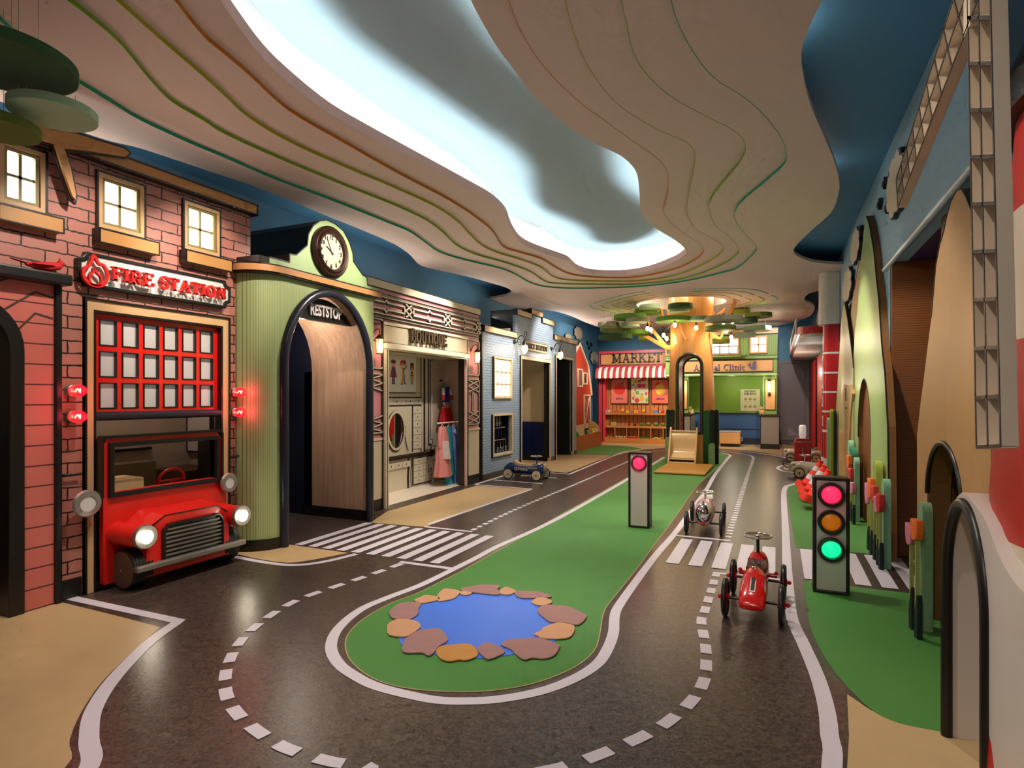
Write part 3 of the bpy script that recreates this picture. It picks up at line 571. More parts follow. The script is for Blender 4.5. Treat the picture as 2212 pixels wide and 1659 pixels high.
for k, (c, e) in enumerate(zip([C1, C2, C3, C4, C5], ENDS)):
    zz = S0+ST_*k; q = LZ(c, zz); q = [(2*q[0][0]-q[1][0], 2*q[0][1]-q[1][1])]+q+[(2*q[-1][0]-q[-2][0], 2*q[-1][1]-q[-2][1])]
    pts = cr(q+e, True, 4)
    conts.append(pts)
SLABM = mat('warm_white_plaster', '#cfb8ab', 0.7, vary=0.02, scale=2)
TX, TY = -1.45, 11.40
hole = ell(-1.62, 11.25, .80, .74, 40)
sl = MB(); sl.sheet('z', S0, outer, [conts[0], hole])
ceil_root = sl.build('ceiling', [SLABM], kind='structure')
# tiers
LC = ['#1f9a78', '#7fa524', '#a9a826', '#cc7a1c', '#e8bdb4']
names = ['teal_riser', 'green_riser', 'olive_riser', 'orange_riser', 'cove_lip']
def ribbon(name, pts, z0, z1, m, parent):
    n = len(pts); b = MB(); b.add([(p[0], p[1], z0) for p in pts]+[(p[0], p[1], z1) for p in pts], [(i, (i+1) % n, (i+1) % n+n, i+n) for i in range(n)])
    return b.build(name, m, parent)
for k in range(5):
    z0 = S0+ST_*k; z1 = z0+(ST_ if k < 4 else 0.075)
    ribbon(names[k], conts[k], z0, z1, mat(names[k], LC[k], 0.6, vary=0), ceil_root)
    if k < 4:
        b = MB(); b.stroke('z', z0-.0012, z0+.0, conts[k], .003, True); b.build('coloured_seam', mat(names[k], LC[k], 0.6, vary=0), ceil_root)
        b = MB(); b.sheet('z', z1, conts[k], [conts[k+1]]); b.build('ceiling_tier', SLABM, ceil_root)
# outer rim of the slab
no = len(outer); b = MB(); b.add([(p[0], p[1], S0) for p in outer]+[(p[0], p[1], S0+.035) for p in outer], [(i, (i+1) % no, (i+1) % no+no, i+no) for i in range(no)])
b.sheet('z', S0+.035, outer, [conts[0], hole]); b.build('slab_rim', SLABM, ceil_root)
# upper blue ceiling with the recess of the cove cut out
op = conts[4]
if area(op) < 0: op = op[::-1]
big = offset2(op, -0.16, True)
# clean the enlarged outline: keep every 3rd point
cxy = (sum(p[0] for p in op)/len(op), sum(p[1] for p in op)/len(op))
b = MB(); b.sheet('z', UP, [(-4.75,-3.1),(3.0,-3.1),(3.0,16.5),(-4.75,16.5)], [conts[3][::2]])
b2 = MB(); hn = len(hole); b2.add([(p[0], p[1], S0) for p in hole]+[(p[0], p[1], UP-.002) for p in hole], [(i, (i+1) % hn, (i+1) % hn+hn, i+hn) for i in range(hn)]); b2.sheet('z', UP-.002, hole); b2.build('ceiling_ring', mat('bright_white_plaster', '#efe6da', .7), ceil_root)
b.build('ceiling_upper', BWALL, kind='structure')
# recess: dome of the cove
TEAL = mat('cove_teal_grey', '#8b9c9e', 0.75, vary=0.02)
b = MB(); b.sheet('z', UP+.30, conts[3][::2]); b.build('ceiling_recess', TEAL, kind='structure')
n_ = len(conts[3][::2]); pw = conts[3][::2]
b = MB(); b.add([(p[0], p[1], S0+.0885) for p in pw]+[(p[0], p[1], UP+.30) for p in pw], [(i, (i+1) % n_, (i+1) % n_+n_, i+n_) for i in range(n_)])
b.build('trim_2', WHITEP, kind='structure')
# led strip lying on the cove ledge, hidden from below by the lip
LEDM = mat('cove_led', '#ffffff', 0.5, emit=100.0, ecol='#e4f4ff', vary=0)
mid = []
o4, o5 = conts[3], conts[4]
led = offset2(op, -0.045, True)
b = MB(); b.stroke('z', S0+.10, S0+.112, led[::2], 0.02, True)
b.build('cove_led_strip', LEDM, label='white led strip running along the ceiling cove', cat='light')
b = MB(); nn = len(op); lo = offset2(op, -0.10, True)
# ================================================================== left side, near: pink house and fire station
XF = -3.84
TAN = mat('tan_laminate', '#b78349', 0.4); TAN2 = mat('pale_tan_laminate', '#c79f70', 0.4)
def RP(x0, y0, x1, y1, X=XF):
    """left-top pixel and right-bottom pixel of an upright rectangle on plane X -> (Y0, Y1, Zbottom, Ztop)"""
    a, b = onX(x0, y0, X), onX(x1, y1, X); return a[0], b[0], b[1], a[1]
def frame(mb, ax, a, b, u0, u1, v0, v1, wd, mi=0):
    mb.prism(ax, a, b, rect(u0, u1, v0, v1), [rect(u0+wd, u1-wd, v0+wd, v1-wd)], mi)
# ---- pink clapboard house at the very left
PINKB = stripe_mat('pink_boards', '#c4675a', '#4a2a26', 'Z', 0.115, 0.07, 0.45)
ph = thing('pink_house_facade', 'salmon pink boarded house front with black arched doorway left of the fire station', 'building', (XF, 1.5, 0))
y1 = onX(131, 1298, XF+.03)[0]; zt = onX(134, 617, XF+.05)[1]; ac = 1.572; ar = 0.30
b = MB(); b.prism('x', XF+.005, XF+.03, [(-.6,0),(ac-.24,0)]+arch(ac-.24, ac+.24, 0, 1.4546, 1.70)[1:-1]+[(ac+.24,0),(y1-.035,0),(y1-.035,zt),(-.6,zt)]); b.build('boarded_panel', PINKB, ph)
b = MB()
def archpath(u0, u1, vs, top, n=18): c = (u0+u1)/2; return [(u0, 0)]+[(c-(u1-u0)/2*math.cos(math.pi*i/n), vs+(top-vs)*math.sin(math.pi*i/n)) for i in range(n+1)]+[(u1, 0)]
b.prism('x', XF-.10, XF+.05, [p for p in archpath(ac-ar, ac+ar, 1.4546, 1.755)]+[p for p in archpath(ac-ar+.075, ac+ar-.075, 1.4546, 1.68)][::-1])
b.build('arch_frame', BLACK, ph, smooth=40, bevel=.006)
b = MB(); b.box(XF, XF+.05, y1-.035, y1+.0, 0, zt); b.build('corner_post', BLACK, ph, bevel=.006)
b = MB(); zz = onX(134, 592, XF+.09)[1]; b.box(XF, XF+.12, -.6, y1+.02, zt-.005, zz); b.build('roof_ledge', BLACK, ph, bevel=.012)
# boards bent over the arch: painted seams
b = MB()
for k, (h, o) in enumerate([(1.93,.62),(1.80,.50),(1.68,.42)]):
    b.stroke('x', XF+.0305, XF+.0325, [(y1-.04,h-.03),(y1-.13+.0*k,h-.01),(ac+.10+.06*k,h-.16-.01*k)], 0.011)
b.build('seam_line', mat('seam_line', '#4a2a26', 0.5), ph)
b = MB(); b.box(-4.6, -4.5, -.6, 1.99, 0, 2.6); b.box(-4.6, XF-.10, 1.93, 1.99, 0, 2.4); b.build('wall_shop', mat('shop_wall', '#a79c8b', 0.6), kind='structure')
b = MB(); b.box(-4.42, -4.40, .2, 1.9, .9, .92); b.build('rail', BLACK, ph)
b = MB(); b.box(-4.49, -4.30, .3, 1.9, 0, .9); b.build('bench_back', mat('dark_brown_panel', '#3a1f10', 0.5), ph)
# cardinal bird on the ledge
CARD = mat('cardinal_red', '#c0161a', 0.7, bump=.3)
by, bz = onX(95, 573, XF+.06)
bd = thing('bird_figure', 'small red cardinal bird perched on the black ledge of the pink house', 'bird', (XF+.06, by, zz))
M_ = MB(); M_.tube([(XF+.06, by-.09, zz+.03), (XF+.06, by-.03, zz+.028), (XF+.06, by+.03, zz+.036), (XF+.06, by+.075, zz+.048), (XF+.06, by+.1, zz+.062)], [.010, .022, .027, .021, .006], 12)
M_.ball((XF+.06, by+.085, zz+.064), .018, .02, .017); M_.tube([(XF+.06, by+.085, zz+.07), (XF+.06, by+.078, zz+.098)], [.012, .002], 8)
M_.build('body', CARD, bd, smooth=60)
b = MB(); b.tube([(XF+.06, by-.06, zz+.03), (XF+.06, by-.16, zz+.045)], [.013, .009], 8, flat=.4); b.build('tail', CARD, bd, smooth=60)
b = MB(); b.tube([(XF+.06, by+.1, zz+.063), (XF+.06, by+.117, zz+.06)], [.007, .001], 6); b.build('beak', BLACK, bd)
b = MB(); b.tube([(XF+.085, by+.04, zz+.04), (XF+.09, by-.02, zz+.034), (XF+.08, by-.075, zz+.035)], [.01, .014, .003], 8, flat=.4); b.build('wing', CARD, bd, smooth=60)
# ---- brick front
y_r = onX(541, 450, XF)[0]
fs = thing('fire_station_facade', 'pink brick fire station front with red garage door and tan cornice', 'building', (XF, 2.7, 0))
dY0, dY1, _, dZ1 = RP(178, 641.6, 493, 684); 
BRK = brick_mat('drawn_pink_brick', '#ad6f60', '#241612', 0.235, 0.073, 0.0046, 0.020, vary=.07)
ctop = onX(543.5, 432, XF+.1)[1]; cbot = onX(542, 456.4, XF+.1)[1]
wins = []
for (x0, y0, x1, yy1) in [(-12, 286, 99.6, 469), (205, 364.6, 312, 521.5), (391.6, 428.7, 474, 558.7)]:
    wins.append(RP(x0, y0, x1, yy1))
wz0 = sum(w_[2] for w_ in wins[1:])/2; wz1 = sum(w_[3] for w_ in wins[1:])/2
holes = [rect(w_[0]+.03, w_[1]-.03, wz0+.03, wz1-.03) for w_ in wins]
b = MB(); b.prism('x', XF-.06, XF, [(y1,0),(dY0,0),(dY0,dZ1),(dY1,dZ1),(dY1,0),(y_r,0),(y_r,1.9),(y1,1.9)]); b.prism('x', XF-.06, XF, rect(-.6, y_r, 1.9, cbot+.05), holes)
b.build('brick_panel', BRK, fs)
b = MB(); b.box(XF-.05, XF+.05, -.6, y_r+.02, cbot+.012, ctop-.008); b.build('cornice', TAN, fs)
b = MB(); b.box(XF-.06, XF+.055, -.6, y_r+.028, ctop-.012, ctop); b.box(XF-.06, XF+.055, -.6, y_r+.028, cbot, cbot+.014); b.box(XF-.06, XF+.055, y_r+.018, y_r+.03, cbot, ctop); b.build('cornice_outline', BLACK, fs)
b = MB(); b.box(XF, XF+.012, y1+.002, dY0-.01, 0, .115); b.build('baseboard', BLACK, fs)
WARMGLOW = mat('lit_window_panel', '#fff6e6', 0.5, emit=9, ecol='#fff6e8', vary=0)
BRONZE = mat('olive_bronze_frame', '#8a7a4c', 0.4)
for i, w_ in enumerate(wins):
    u0, u1, v0, v1 = w_[0], w_[1], wz0, wz1
    wf = MB(); frame(wf, 'x', XF-.02, XF+.022, u0, u1, v0, v1, .012)
    win = wf.build('window', BLACK, fs)
    q = MB(); frame(q, 'x', XF-.03, XF+.018, u0+.012, u1-.012, v0+.012, v1-.012, .024); q.build('casing', TAN2, win)
    q = MB(); frame(q, 'x', XF-.05, XF+.006, u0+.036, u1-.036, v0+.036, v1-.036, .02)
    um = (u0+u1)/2; vm = (v0+v1)/2
    q.box(XF-.028, XF-.008, um-.008, um+.008, v0+.05, v1-.05); q.box(XF-.028, XF-.008, u0+.05, u1-.05, vm-.008, vm+.008); q.build('muntin', BRONZE, win)
    q = MB(); q.box(XF-.030, XF-.022, u0+.04, u1-.04, v0+.04, v1-.04); q.build('lit_pane', WARMGLOW, win)
    s0, s1 = u0-.012, u1+.055
    q = MB(); q.box(XF, XF+.07, s0, s1, v0-.092, v0-.008); q.build('sill', TAN, win, bevel=.002)
    q = MB(); frame(q, 'x', XF+.06, XF+.073, s0-.004, s1+.004, v0-.096, v0-.004, .008); q.box(XF, XF+.073, s0-.006, s0, v0-.096, v0-.004); q.build('sill_outline', BLACK, win)
    lamp('window_glow', (XF+.05, um, vm), 0.0)
# door surround and red sectional door
b = MB(); frame(b, 'x', XF-.02, XF+.025, dY0, dY1, -.01, dZ1, .010)
i0, i1, _, iz1 = RP(204, 669, 474.7, 700); iz1 = dZ1-.085
b.prism('x', XF-.02, XF+.028, [(dY0,0),(dY0,dZ1),(dY1,dZ1),(dY1,0),(dY1-.012,0),(dY1-.012,dZ1-.012),(dY0+.012,dZ1-.012),(dY0+.012,0)])
b.prism('x', XF-.05, XF+.018, [(i0-.014,0),(i0-.014,iz1+.014),(i1+.014,iz1+.014),(i1+.014,0),(i1,0),(i1,iz1),(i0,iz1),(i0,0)])
b.build('door_outline', BLACK, fs)
b = MB(); b.prism('x', XF-.03, XF+.016, [(dY0+.012,0),(dY0+.012,dZ1-.012),(dY1-.012,dZ1-.012),(dY1-.012,0),(i1+.014,0),(i1+.014,iz1+.014),(i0-.014,iz1+.014),(i0-.014,0)]); b.build('door_surround', TAN2, fs)
pz0 = onX(206, 892, XF-.03)[1]
pan = MB(); gy = (i1-i0)/6.35; gz = (iz1-pz0)/3.12; hs = []
m0 = (i1-i0-gy*6)/2
for r in range(3):
    for c in range(6):
        a = i0+m0+gy*c+.11*gy; zb = pz0+.06*gz+gz*r+.0; hs.append((a, a+gy*.78, zb+.06*gz, zb+gz*.90))
pan.prism('x', XF-.05, XF-.025, rect(i0, i1, pz0, iz1), [rect(*h) for h in hs]); door = pan.build('garage_door', REDG, fs)
PANE = mat('frosted_pane', '#b9b2ac', 0.35, emit=0.10, ecol='#cfc8c0')
for h in hs:
    q = MB(); frame(q, 'x', XF-.048, XF-.018, *h, .0085); q.build('pane_frame', BLACK, door, bevel=.003)
q = MB()
for h in hs: q.box(XF-.047, XF-.042, h[0], h[1], h[2], h[3])
q.build('frosted_panes', PANE, door)
b = MB(); b.tube([(XF-.01, i0, pz0-.022), (XF-.01, i1, pz0-.022)], .028, 12); b.build('door_roll', mat('dark_vinyl', '#2b2430', 0.35), fs, smooth=60)
# niche behind the engine
b = MB(); b.box(-4.62, -4.58, 2.0, 3.5, 0, 2.1); b.box(-4.6, XF-.06, 1.99, i0, 0, 1.9); b.box(-4.6, XF-.06, 3.48, 3.495, 0, 1.9); b.box(-4.6, XF-.06, 2.0, 3.48, 1.9, 1.94); b.build('wall_garage', mat('garage_greige', '#a79a86', 0.6), kind='structure')
b = MB(); b.box(-4.575, -4.55, 2.3, 3.12, .78, .80); b.build('niche_rail', BLACK, fs)
b = MB(); b.box(-4.57, -4.40, 2.4, 3.05, 0, .70); b.build('bench_panel', mat('khaki_panel', '#6f6040', 0.6), fs)
b = MB(); b.box(-4.57, -4.20, 3.12, 3.46, 0, .62); b.build('brown_cabinet', mat('brown_panel', '#4e3218', 0.5), fs)
b = MB(); b.box(-4.58, -4.30, 3.45, 3.475, .74, 1.06); b.build('white_screen', mat('screen_white', '#b8b0aa', 0.4), fs); b = MB(); frame(b, 'y', 3.44, 3.478, -4.59, -4.29, .73, 1.07, .012); b.build('screen_frame', BLACK, fs)
b = MB()
for (x0, y0, x1, yy) in [(133, 1026.5, 176, 1023.5), (494, 986, 519, 984)]:
    a = onX(x0, y0, XF); c = onX(x1, yy, XF); b = MB(); b.tube([(XF+.01, a[0], a[1]), (XF+.03, a[0]+.01, a[1]), (XF+.03, a[0]+.09, a[1])], .007, 8); b.build('pipe_hook', BLACK, fs, smooth=60)
# tree branch cut-out leaning on the cornice
br = thing('branch_cutout', 'flat tan tree branch with black outline above the near brick windows', 'branch', (XF+.08, 2.2, 2.2))
bp_ = [(60,262),(87,272),(112,281),(160,288),(205,303),(268,322),(278,331),(270,338),(200,327),(137,321),(150,360),(162,420),(162,432),(155,425),(135,368),(117,311),(88,302),(60,296)]
q = LX(bp_, XF+.09); b = MB(); b.prism('x', XF+.07, XF+.10, q); b.build('branch_face', TAN, br)
q2 = LX([(60,256),(90,266),(112,275),(160,283),(205,298),(270,317),(284,331),(272,343),(200,332),(142,328),(155,360),(167,426),(164,442),(150,430),(130,368),(112,317),(86,308),(60,302)], XF+.075); b = MB(); b.prism('x', XF+.055, XF+.078, q2); b.build('branch_outline', BLACK, br)
# hanging felt leaves at upper left
GF = {'dark': mat('dark_green_felt', '#2b4a26', 0.85, bump=.3, bscale=200), 'sage': mat('sage_felt', '#a3bb96', 0.85, bump=.3, bscale=200), 'olive': mat('olive_green_felt', '#62722f', 0.85, bump=.3, bscale=200),
      'green': mat('leaf_green_felt', '#6b9a38', 0.85, bump=.3, bscale=200), 'grey': mat('grey_green_felt', '#97997f', 0.85, bump=.3, bscale=200), 'lime': mat('lime_felt', '#a3b03d', 0.85, bump=.3, bscale=200)}
WIRE = mat('steel_wire', '#b5b0a5', 0.4, metal=0.6)
def leaf(x, y, z0, r, th, c, label, group, ztop=None):
    t = thing('hanging_disc', label, 'disc', (x, y, z0), group=group)
    b = MB(); b.lathe([(r, 0), (r, th)], (x, y, z0), 'z', 48); b.build('felt_disc', GF[c], t, smooth=30, bevel=.003)
    for k in range(3):
        w_ = MB(); a = 2.1*k+.4; w_.tube([(x+.6*r*math.cos(a), y+.6*r*math.sin(a), z0+th), (x+.6*r*math.cos(a), y+.6*r*math.sin(a), ztop or S0)], .0012, 5); w_.build('wire', WIRE, t)
leaf(-2.88, 1.34, 2.55, .255, .045, 'dark', 'dark green felt disc, largest of the three hanging at upper left', 'felt leaves by the brick front')
leaf(-2.94, 1.56, 2.45, .165, .040, 'sage', 'pale sage felt disc hanging under the large dark one at upper left', 'felt leaves by the brick front', 2.54)
leaf(-3.08, 1.42, 2.35, .150, .040, 'olive', 'olive felt disc, lowest of the three hanging at upper left', 'felt leaves by the brick front')
# sign
sg = thing('fire_station_sign', 'white sign board with raised red FIRE STATION letters and flame', 'sign', (XF, 2.75, 1.8))
sY0, sY1, _, sZ1 = RP(190, 544, 498, 640, XF+.04); sY0 = onX(168, 570, XF+.04)[0]; sZ0 = onX(479, 665, XF+.04)[1]; sZ1 = onX(190, 544, XF+.04)[1]
def notched(u0, u1, v0, v1, r, n=5):
    p = []
    for (cu, cv, a0) in [(u0, v0, 90), (u1, v0, 180), (u1, v1, 270), (u0, v1, 0)]:
        sg_ = [(cu+r*math.cos(math.radians(a0-90*i/n)), cv+r*math.sin(math.radians(a0-90*i/n))) for i in range(n+1)]
        p += sg_
    return p
b = MB(); b.prism('x', XF, XF+.045, notched(sY0, sY1, sZ0, sZ1, .045), [notched(sY0+.02, sY1-.02, sZ0+.02, sZ1-.02, .045)]); b.build('border', BLACK, sg, bevel=.003)
b = MB(); b.prism('x', XF, XF+.035, notched(sY0+.019, sY1-.019, sZ0+.019, sZ1-.019, .045)); b.build('board', mat('silver_white_board', '#d9d5cd', 0.35), sg)
SR = mat('sign_red', '#d8231c', 0.35)
bl = onX(240, 604, XF+.07); tl = onX(238, 575, XF+.07); er = onX(489.8, 648, XF+.07)
slab('FIRE STATION', (tl[1]-bl[1])*1.0, 'x', XF+.058, XF+.082, bl[0], (bl[1]+er[1])/2, total=er[0]-bl[0], wt=.2).build('lettering', SR, sg)
fc = onX(207, 586, XF+.07); s_ = .0042
def fl_(pts): return [(fc[0]+(x-112)*.00118, fc[1]-(y-98)*.00118) for x, y in pts]
b = MB(); b.stroke('x', XF+.06, XF+.078, cr(fl_([(100,20),(125,55),(150,62),(168,100),(160,145),(130,172),(85,170),(55,140),(52,100),(75,78),(90,50)]), True, 4), .016, True)
b.stroke('x', XF+.06, XF+.078, cr(fl_([(100,88),(120,110),(132,118),(138,145),(125,168),(92,168),(80,150),(82,125),(98,105)]), True, 4), .012, True); b.build('flame_emblem', SR, sg)
# red beacons
RG = glass('red_beacon_glass', '#ff1030', 0.05, 0.55, 0.9); FIL = mat('hot_filament', '#fff0b0', 0.4, emit=14, ecol='#ffd890', vary=0)
for i, (px, py, lab) in enumerate([(137, 844, 'upper red beacon lamp left of the fire station door'), (137, 900, 'lower red beacon lamp left of the fire station door'), (494, 847, 'upper red beacon lamp between the fire door and the green arch'), (494, 891, 'lower red beacon lamp between the fire door and the green arch')]):
    yy, zc = onX(px, py, XF); yy += .035
    t = thing('beacon_lamp', lab, 'lamp', (XF, yy, zc), group='red beacons beside the garage door')
    b = MB(); b.lathe([(.034, 0), (.034, .035), (.03, .038)], (XF, yy, zc), 'x', 20); b.build('base', SILVER, t, smooth=40)
    b = MB(); b.lathe([(.031, .036), (.036, .06), (.036, .10), (.03, .118), (.016, .128), (0, .131)], (XF, yy, zc), 'x', 20); b.build('dome', RG, t, smooth=60)
    b = MB(); b.tube([(XF+.05, yy, zc-.006), (XF+.075, yy, zc+.012), (XF+.085, yy+.008, zc-.01), (XF+.1, yy, zc+.012)], .0035, 6); b.build('bulb', FIL, t)
    lamp('beacon_light', (XF+.16, yy, zc), 0.7, (1, .04, .10), .03)
# ---- the fire engine
fe = thing('fire_engine', 'red fire engine front with lit headlights parked in the garage opening', 'fire engine', (-3.7, 2.72, 0))
ENG = mat('engine_red', '#d8231a', 0.35, coat=.2)
b = MB(); b.prism('x', -3.82, -3.78, [(2.285,.04),(3.17,.04),(3.17,.56),(3.12,.60),(3.12,.90),(3.09,.94),(2.30,.945),(2.285,.91),(2.28,.60),(2.28,.3)], [rect(2.335,3.065,.605,.885)]); b.build('cab_panel', ENG, fe)
b = MB(); b.prism('x', -3.83, -3.765, [(2.26,.575),(2.26,.93),(2.282,.957),(3.11,.957),(3.135,.93),(3.135,.575),(3.118,.575),(3.118,.925),(3.102,.94),(2.29,.94),(2.276,.925),(2.276,.575)]); b.build('cab_outline', BLACK, fe)
b = MB(); frame(b, 'x', -3.83, -3.755, 2.305, 3.095, .572, .915, .03); b.build('windshield_frame', BLACK, fe, bevel=.004)
for u_ in (2.30, 3.085): b = MB(); b.box(-3.98, -3.83, u_, u_+.035, .05, .93); b.build('cab_side', BLACK, fe)
b = MB(); b.box(-3.98, -3.86, 2.262, 2.28, .02, .95); b.build('door_edge', BLACK, fe)
hp = [(2.42,.07),(2.42,.37),(2.545,.437),(2.93,.437),(3.03,.37),(3.03,.07)]; hb = [(2.42,.07),(2.42,.40),(2.50,.465),(2.97,.465),(3.03,.40),(3.03,.07)]
b = MB(); b.add([(-3.585, *p) for p in hp]+[(-3.79, *p) for p in hb], [tuple(range(6)), tuple(range(11, 5, -1))]+[(i, (i+1) % 6, (i+1) % 6+6, i+6) for i in range(6)]); b.build('hood', ENG, fe, bevel=.003)
b = MB(); b.stroke('x', -3.588, -3.582, [(2.425,.372),(2.545,.437),(2.93,.437),(3.025,.372)], .006); b.build('hood_seam', BLACK, fe)
b = MB(); gp = [(2.515,.125),(2.515,.345),(2.555,.385),(2.93,.385),(2.965,.345),(2.965,.125)]; gi = [(2.53,.14),(2.53,.34),(2.56,.37),(2.925,.37),(2.95,.34),(2.95,.14)]
b.prism('x', -3.585, -3.555, gp, [gi]); gr = b.build('grille', BLACK, fe, bevel=.003)
b = MB(); b.prism('x', -3.584, -3.580, gi); b.build('grille_back', BLACK, gr)
b = MB()
for k in range(8): zc = .155+k*.0275; ins = max(0, (zc-.335)); b.box(-3.58, -3.563, 2.532+ins, 2.948-ins, zc-.006, zc+.006)
b.build('grille_slats', mat('grille_grey', '#6b6156', 0.45), gr)
for (yy, zc) in [(2.365, .345), (3.075, .345)]:
    b = MB(); b.lathe([(.07, 0), (.07, .27)], (-3.79, yy, zc), 'x', 28); b.build('fender', ENG, fe, smooth=40)
    b = MB(); b.lathe([(.072, 0), (.075, .012), (.070, .03), (.047, .034)], (-3.53, yy, zc), 'x', 32); hl = b.build('headlight', SILVER, fe, smooth=30)
    b = MB(); b.lathe([(.047, 0), (.0, .004)], (-3.4965, yy, zc), 'x', 28); b.build('lens', mat('headlight_lens', '#fff4d8', 0.4, emit=7, ecol='#fff1d0', vary=0), hl)
    lamp('headlight_glow', (-3.44, yy, zc), 1.1, (1, .9, .7), .03)
b = MB(); b.box(-3.57, -3.525, 2.33, 3.13, .125, .163); b.build('bumper', SILVER, fe, bevel=.008)
TIRE = mat('black_rubber', '#17140f', 0.45)
for y0, y2 in [(2.345, 2.45), (3.0, 3.105)]:
    b = MB(); pr = []
    for k in range(6): yk = y0+(y2-y0)*k/5.0; pr += [(.122, yk-y0), (.125, yk-y0+.006), (.125, yk-y0+.012), (.122, yk-y0+.0155)]
    b.lathe([(.0, 0), (.116, 0)]+pr+[(.0, y2-y0+.016)], (-3.70, y0, .125), 'y', 36); wh = b.build('wheel', TIRE, fe, smooth=30)
    b = MB(); b.lathe([(0, -.004), (.112, -.004), (.112, .001)], (-3.70, y0, .125), 'y', 36); b.build('hub_disc', mat('brown_hub', '#5a4334', 0.45), wh)
    b = MB(); b.ball((-3.70, y0-.006, .125), .008); b.build('hub_bolt', CHROME, wh)
for yy, zc, r in [(2.168, .563, .083), (3.165, .555, .075)]:
    b = MB(); b.lathe([(r-.006, 0), (r, .012), (r-.008, .024), (r*.56, .028), (r*.54, .018)], (-3.76, yy, zc), 'x', 36); mr = b.build('side_mirror', SILVER, fe, smooth=30)
    b = MB(); b.lathe([(r*.56, .0215), (0, .0215)], (-3.76, yy, zc), 'x', 30); b.build('mirror_face', mat('mirror_white', '#cfc9c4', 0.3), mr)
    b = MB(); b.box(-3.78, -3.755, min(yy, 2.7)+(.05 if yy < 2.7 else 0), 0, 0, 0) if False else b.box(-3.775, -3.76, *( (yy, 2.27) if yy < 2.7 else (3.1, yy)), zc+.02, zc+.045); b.build('mirror_bracket', BLACK, mr)
b = MB(); cyl = [( -3.98+.045*math.sin(a)*.5, 2.87+.10*math.cos(a), .60+.085*math.sin(a)) for a in [2*math.pi*i/24 for i in range(24)]]
b.tube(cyl, .011, 8, True); b.tube([(-3.98, 2.77, .60), (-3.98, 2.97, .60)], .009, 6); b.tube([(-3.98, 2.87, .60), (-4.0, 2.87, .45)], .012, 8); b.build('steering_wheel', REDG, fe, smooth=60)
b = MB(); b.prism('y', 2.75, 3.05, [(-4.1,.3),(-3.88,.3),(-3.88,.56),(-3.95,.585),(-4.1,.5)]); b.box(-4.12, -3.9, 2.36, 2.62, .3, .66); b.build('dashboard_box', mat('pale_ply', '#c7a878', 0.5), fe, bevel=.01)
# ================================================================== rest stop arch with clock
RX = -3.60
FLUTE = stripe_mat('fluted_green', '#a5b178', '#77824f', 'Y', 0.0125, 0.22, 0.5, 0.6)
GRN = mat('pale_green_paint', '#a3bb82', 0.5)
COPP = mat('copper_band', '#c68a55', 0.35)
rs = thing('rest_stop_arch', 'pale green fluted REST STOP archway with rounded corner and copper cornice', 'arch', (RX, 4.1, 0))
a0 = onX(614, 1100, RX)[0]; a1 = onX(795, 1100, RX)[0]; at = onX(705, 636, RX)[1]; asz = onX(612, 790, RX)[1]
gl = 3.30; grr = onX(807, 1100, RX)[0]; top = 2.16; RC = .26
def rounded(off, y0=gl, y2=None):
    y2 = (y2 or grr)+off*.3
    return [(RX+off-RC-.02-.12, y0-off)]+[(RX+off-RC+RC*math.sin(math.radians(a)), y0-off+RC-RC*math.cos(math.radians(a))) for a in range(0, 91, 9)]
# front with the arch cut out, rounded corner as a swept strip
b = MB(); yc = gl+RC
b.prism('x', RX-.03, RX, [(yc, .085), (a0, .085)]+archpath(a0, a1, asz, at)[1:-1]+[(a1, .085), (grr, .085), (grr, top), (yc, top)])
cs = rounded(0); n = len(cs); b.add([(p[0], p[1], .085) for p in cs]+[(p[0], p[1], top) for p in cs], [(i, i+1, i+1+n, i+n) for i in range(n-1)])
b.box(-4.3, RX-.001, grr-.02, grr, .085, top)
b.build('fluted_shell', FLUTE, rs, smooth=30)
b = MB(); cs = rounded(.012); b.add([(p[0], p[1], 0) for p in cs]+[(p[0], p[1], .09) for p in cs], [(i, i+1, i+1+n, i+n) for i in range(n-1)])
b.box(RX-.02, RX+.012, yc-.012, a0, 0, .09); b.box(RX-.3, RX+.012, a1, grr+.005, 0, .09); b.build('plinth', BLACK, rs, smooth=30)
b = MB(); fr = archpath(a0-.012, a1+.012, asz, at+.012, 24); b.tube([(RX+.012, p[0], p[1]) for p in fr], .036, 12); b.build('arch_tube', NAVYBLK, rs, smooth=60)
def cornice(off, z0, z1, m, nm):
    b = MB(); cs = rounded(off)+[(RX+off, grr+.05), (-4.2, grr+.05)]; k = len(cs); b.prism('z', z0, z1, cs); return b.build(nm, m, rs, smooth=30)
cornice(.05, top, top+.012, BLACK, 'cornice_edge'); cornice(.06, top+.012, top+.060, COPP, 'cornice_band'); cornice(.055, top+.060, top+.072, BLACK, 'cornice_edge')
ped = LX([(582,574),(582,555),(624.5,567),(625,549),(639,551),(663,530),(665.6,506),(676,487),(690,477),(705,475),(722,483),(741,499),(753,522),(761,546),(762.4,564.6),(782,594),(791.6,599),(793,616),(819.4,623),(819,640)], RX)
pz = top+.072
ped = [(ped[0][0], pz)]+ped[1:-1]+[(ped[-1][0], pz)]
b = MB(); b.prism('x', RX-.02, RX+.004, ped); b.build('pediment', GRN, rs)
vault = LX([(660,534),(663,530),(665.6,506),(676,487),(690,477),(705,475),(722,483),(741,499),(753,522),(761,546),(762.4,564.6),(782,594),(788,600)], RX)
b = MB(); b.prism('x', -4.62, RX-.02, vault[:]+[(vault[-1][0], pz+.02), (vault[0][0]-.05, pz+.02)]); b.build('barrel_roof', mat('roof_black', '#12100e', 0.4), rs)
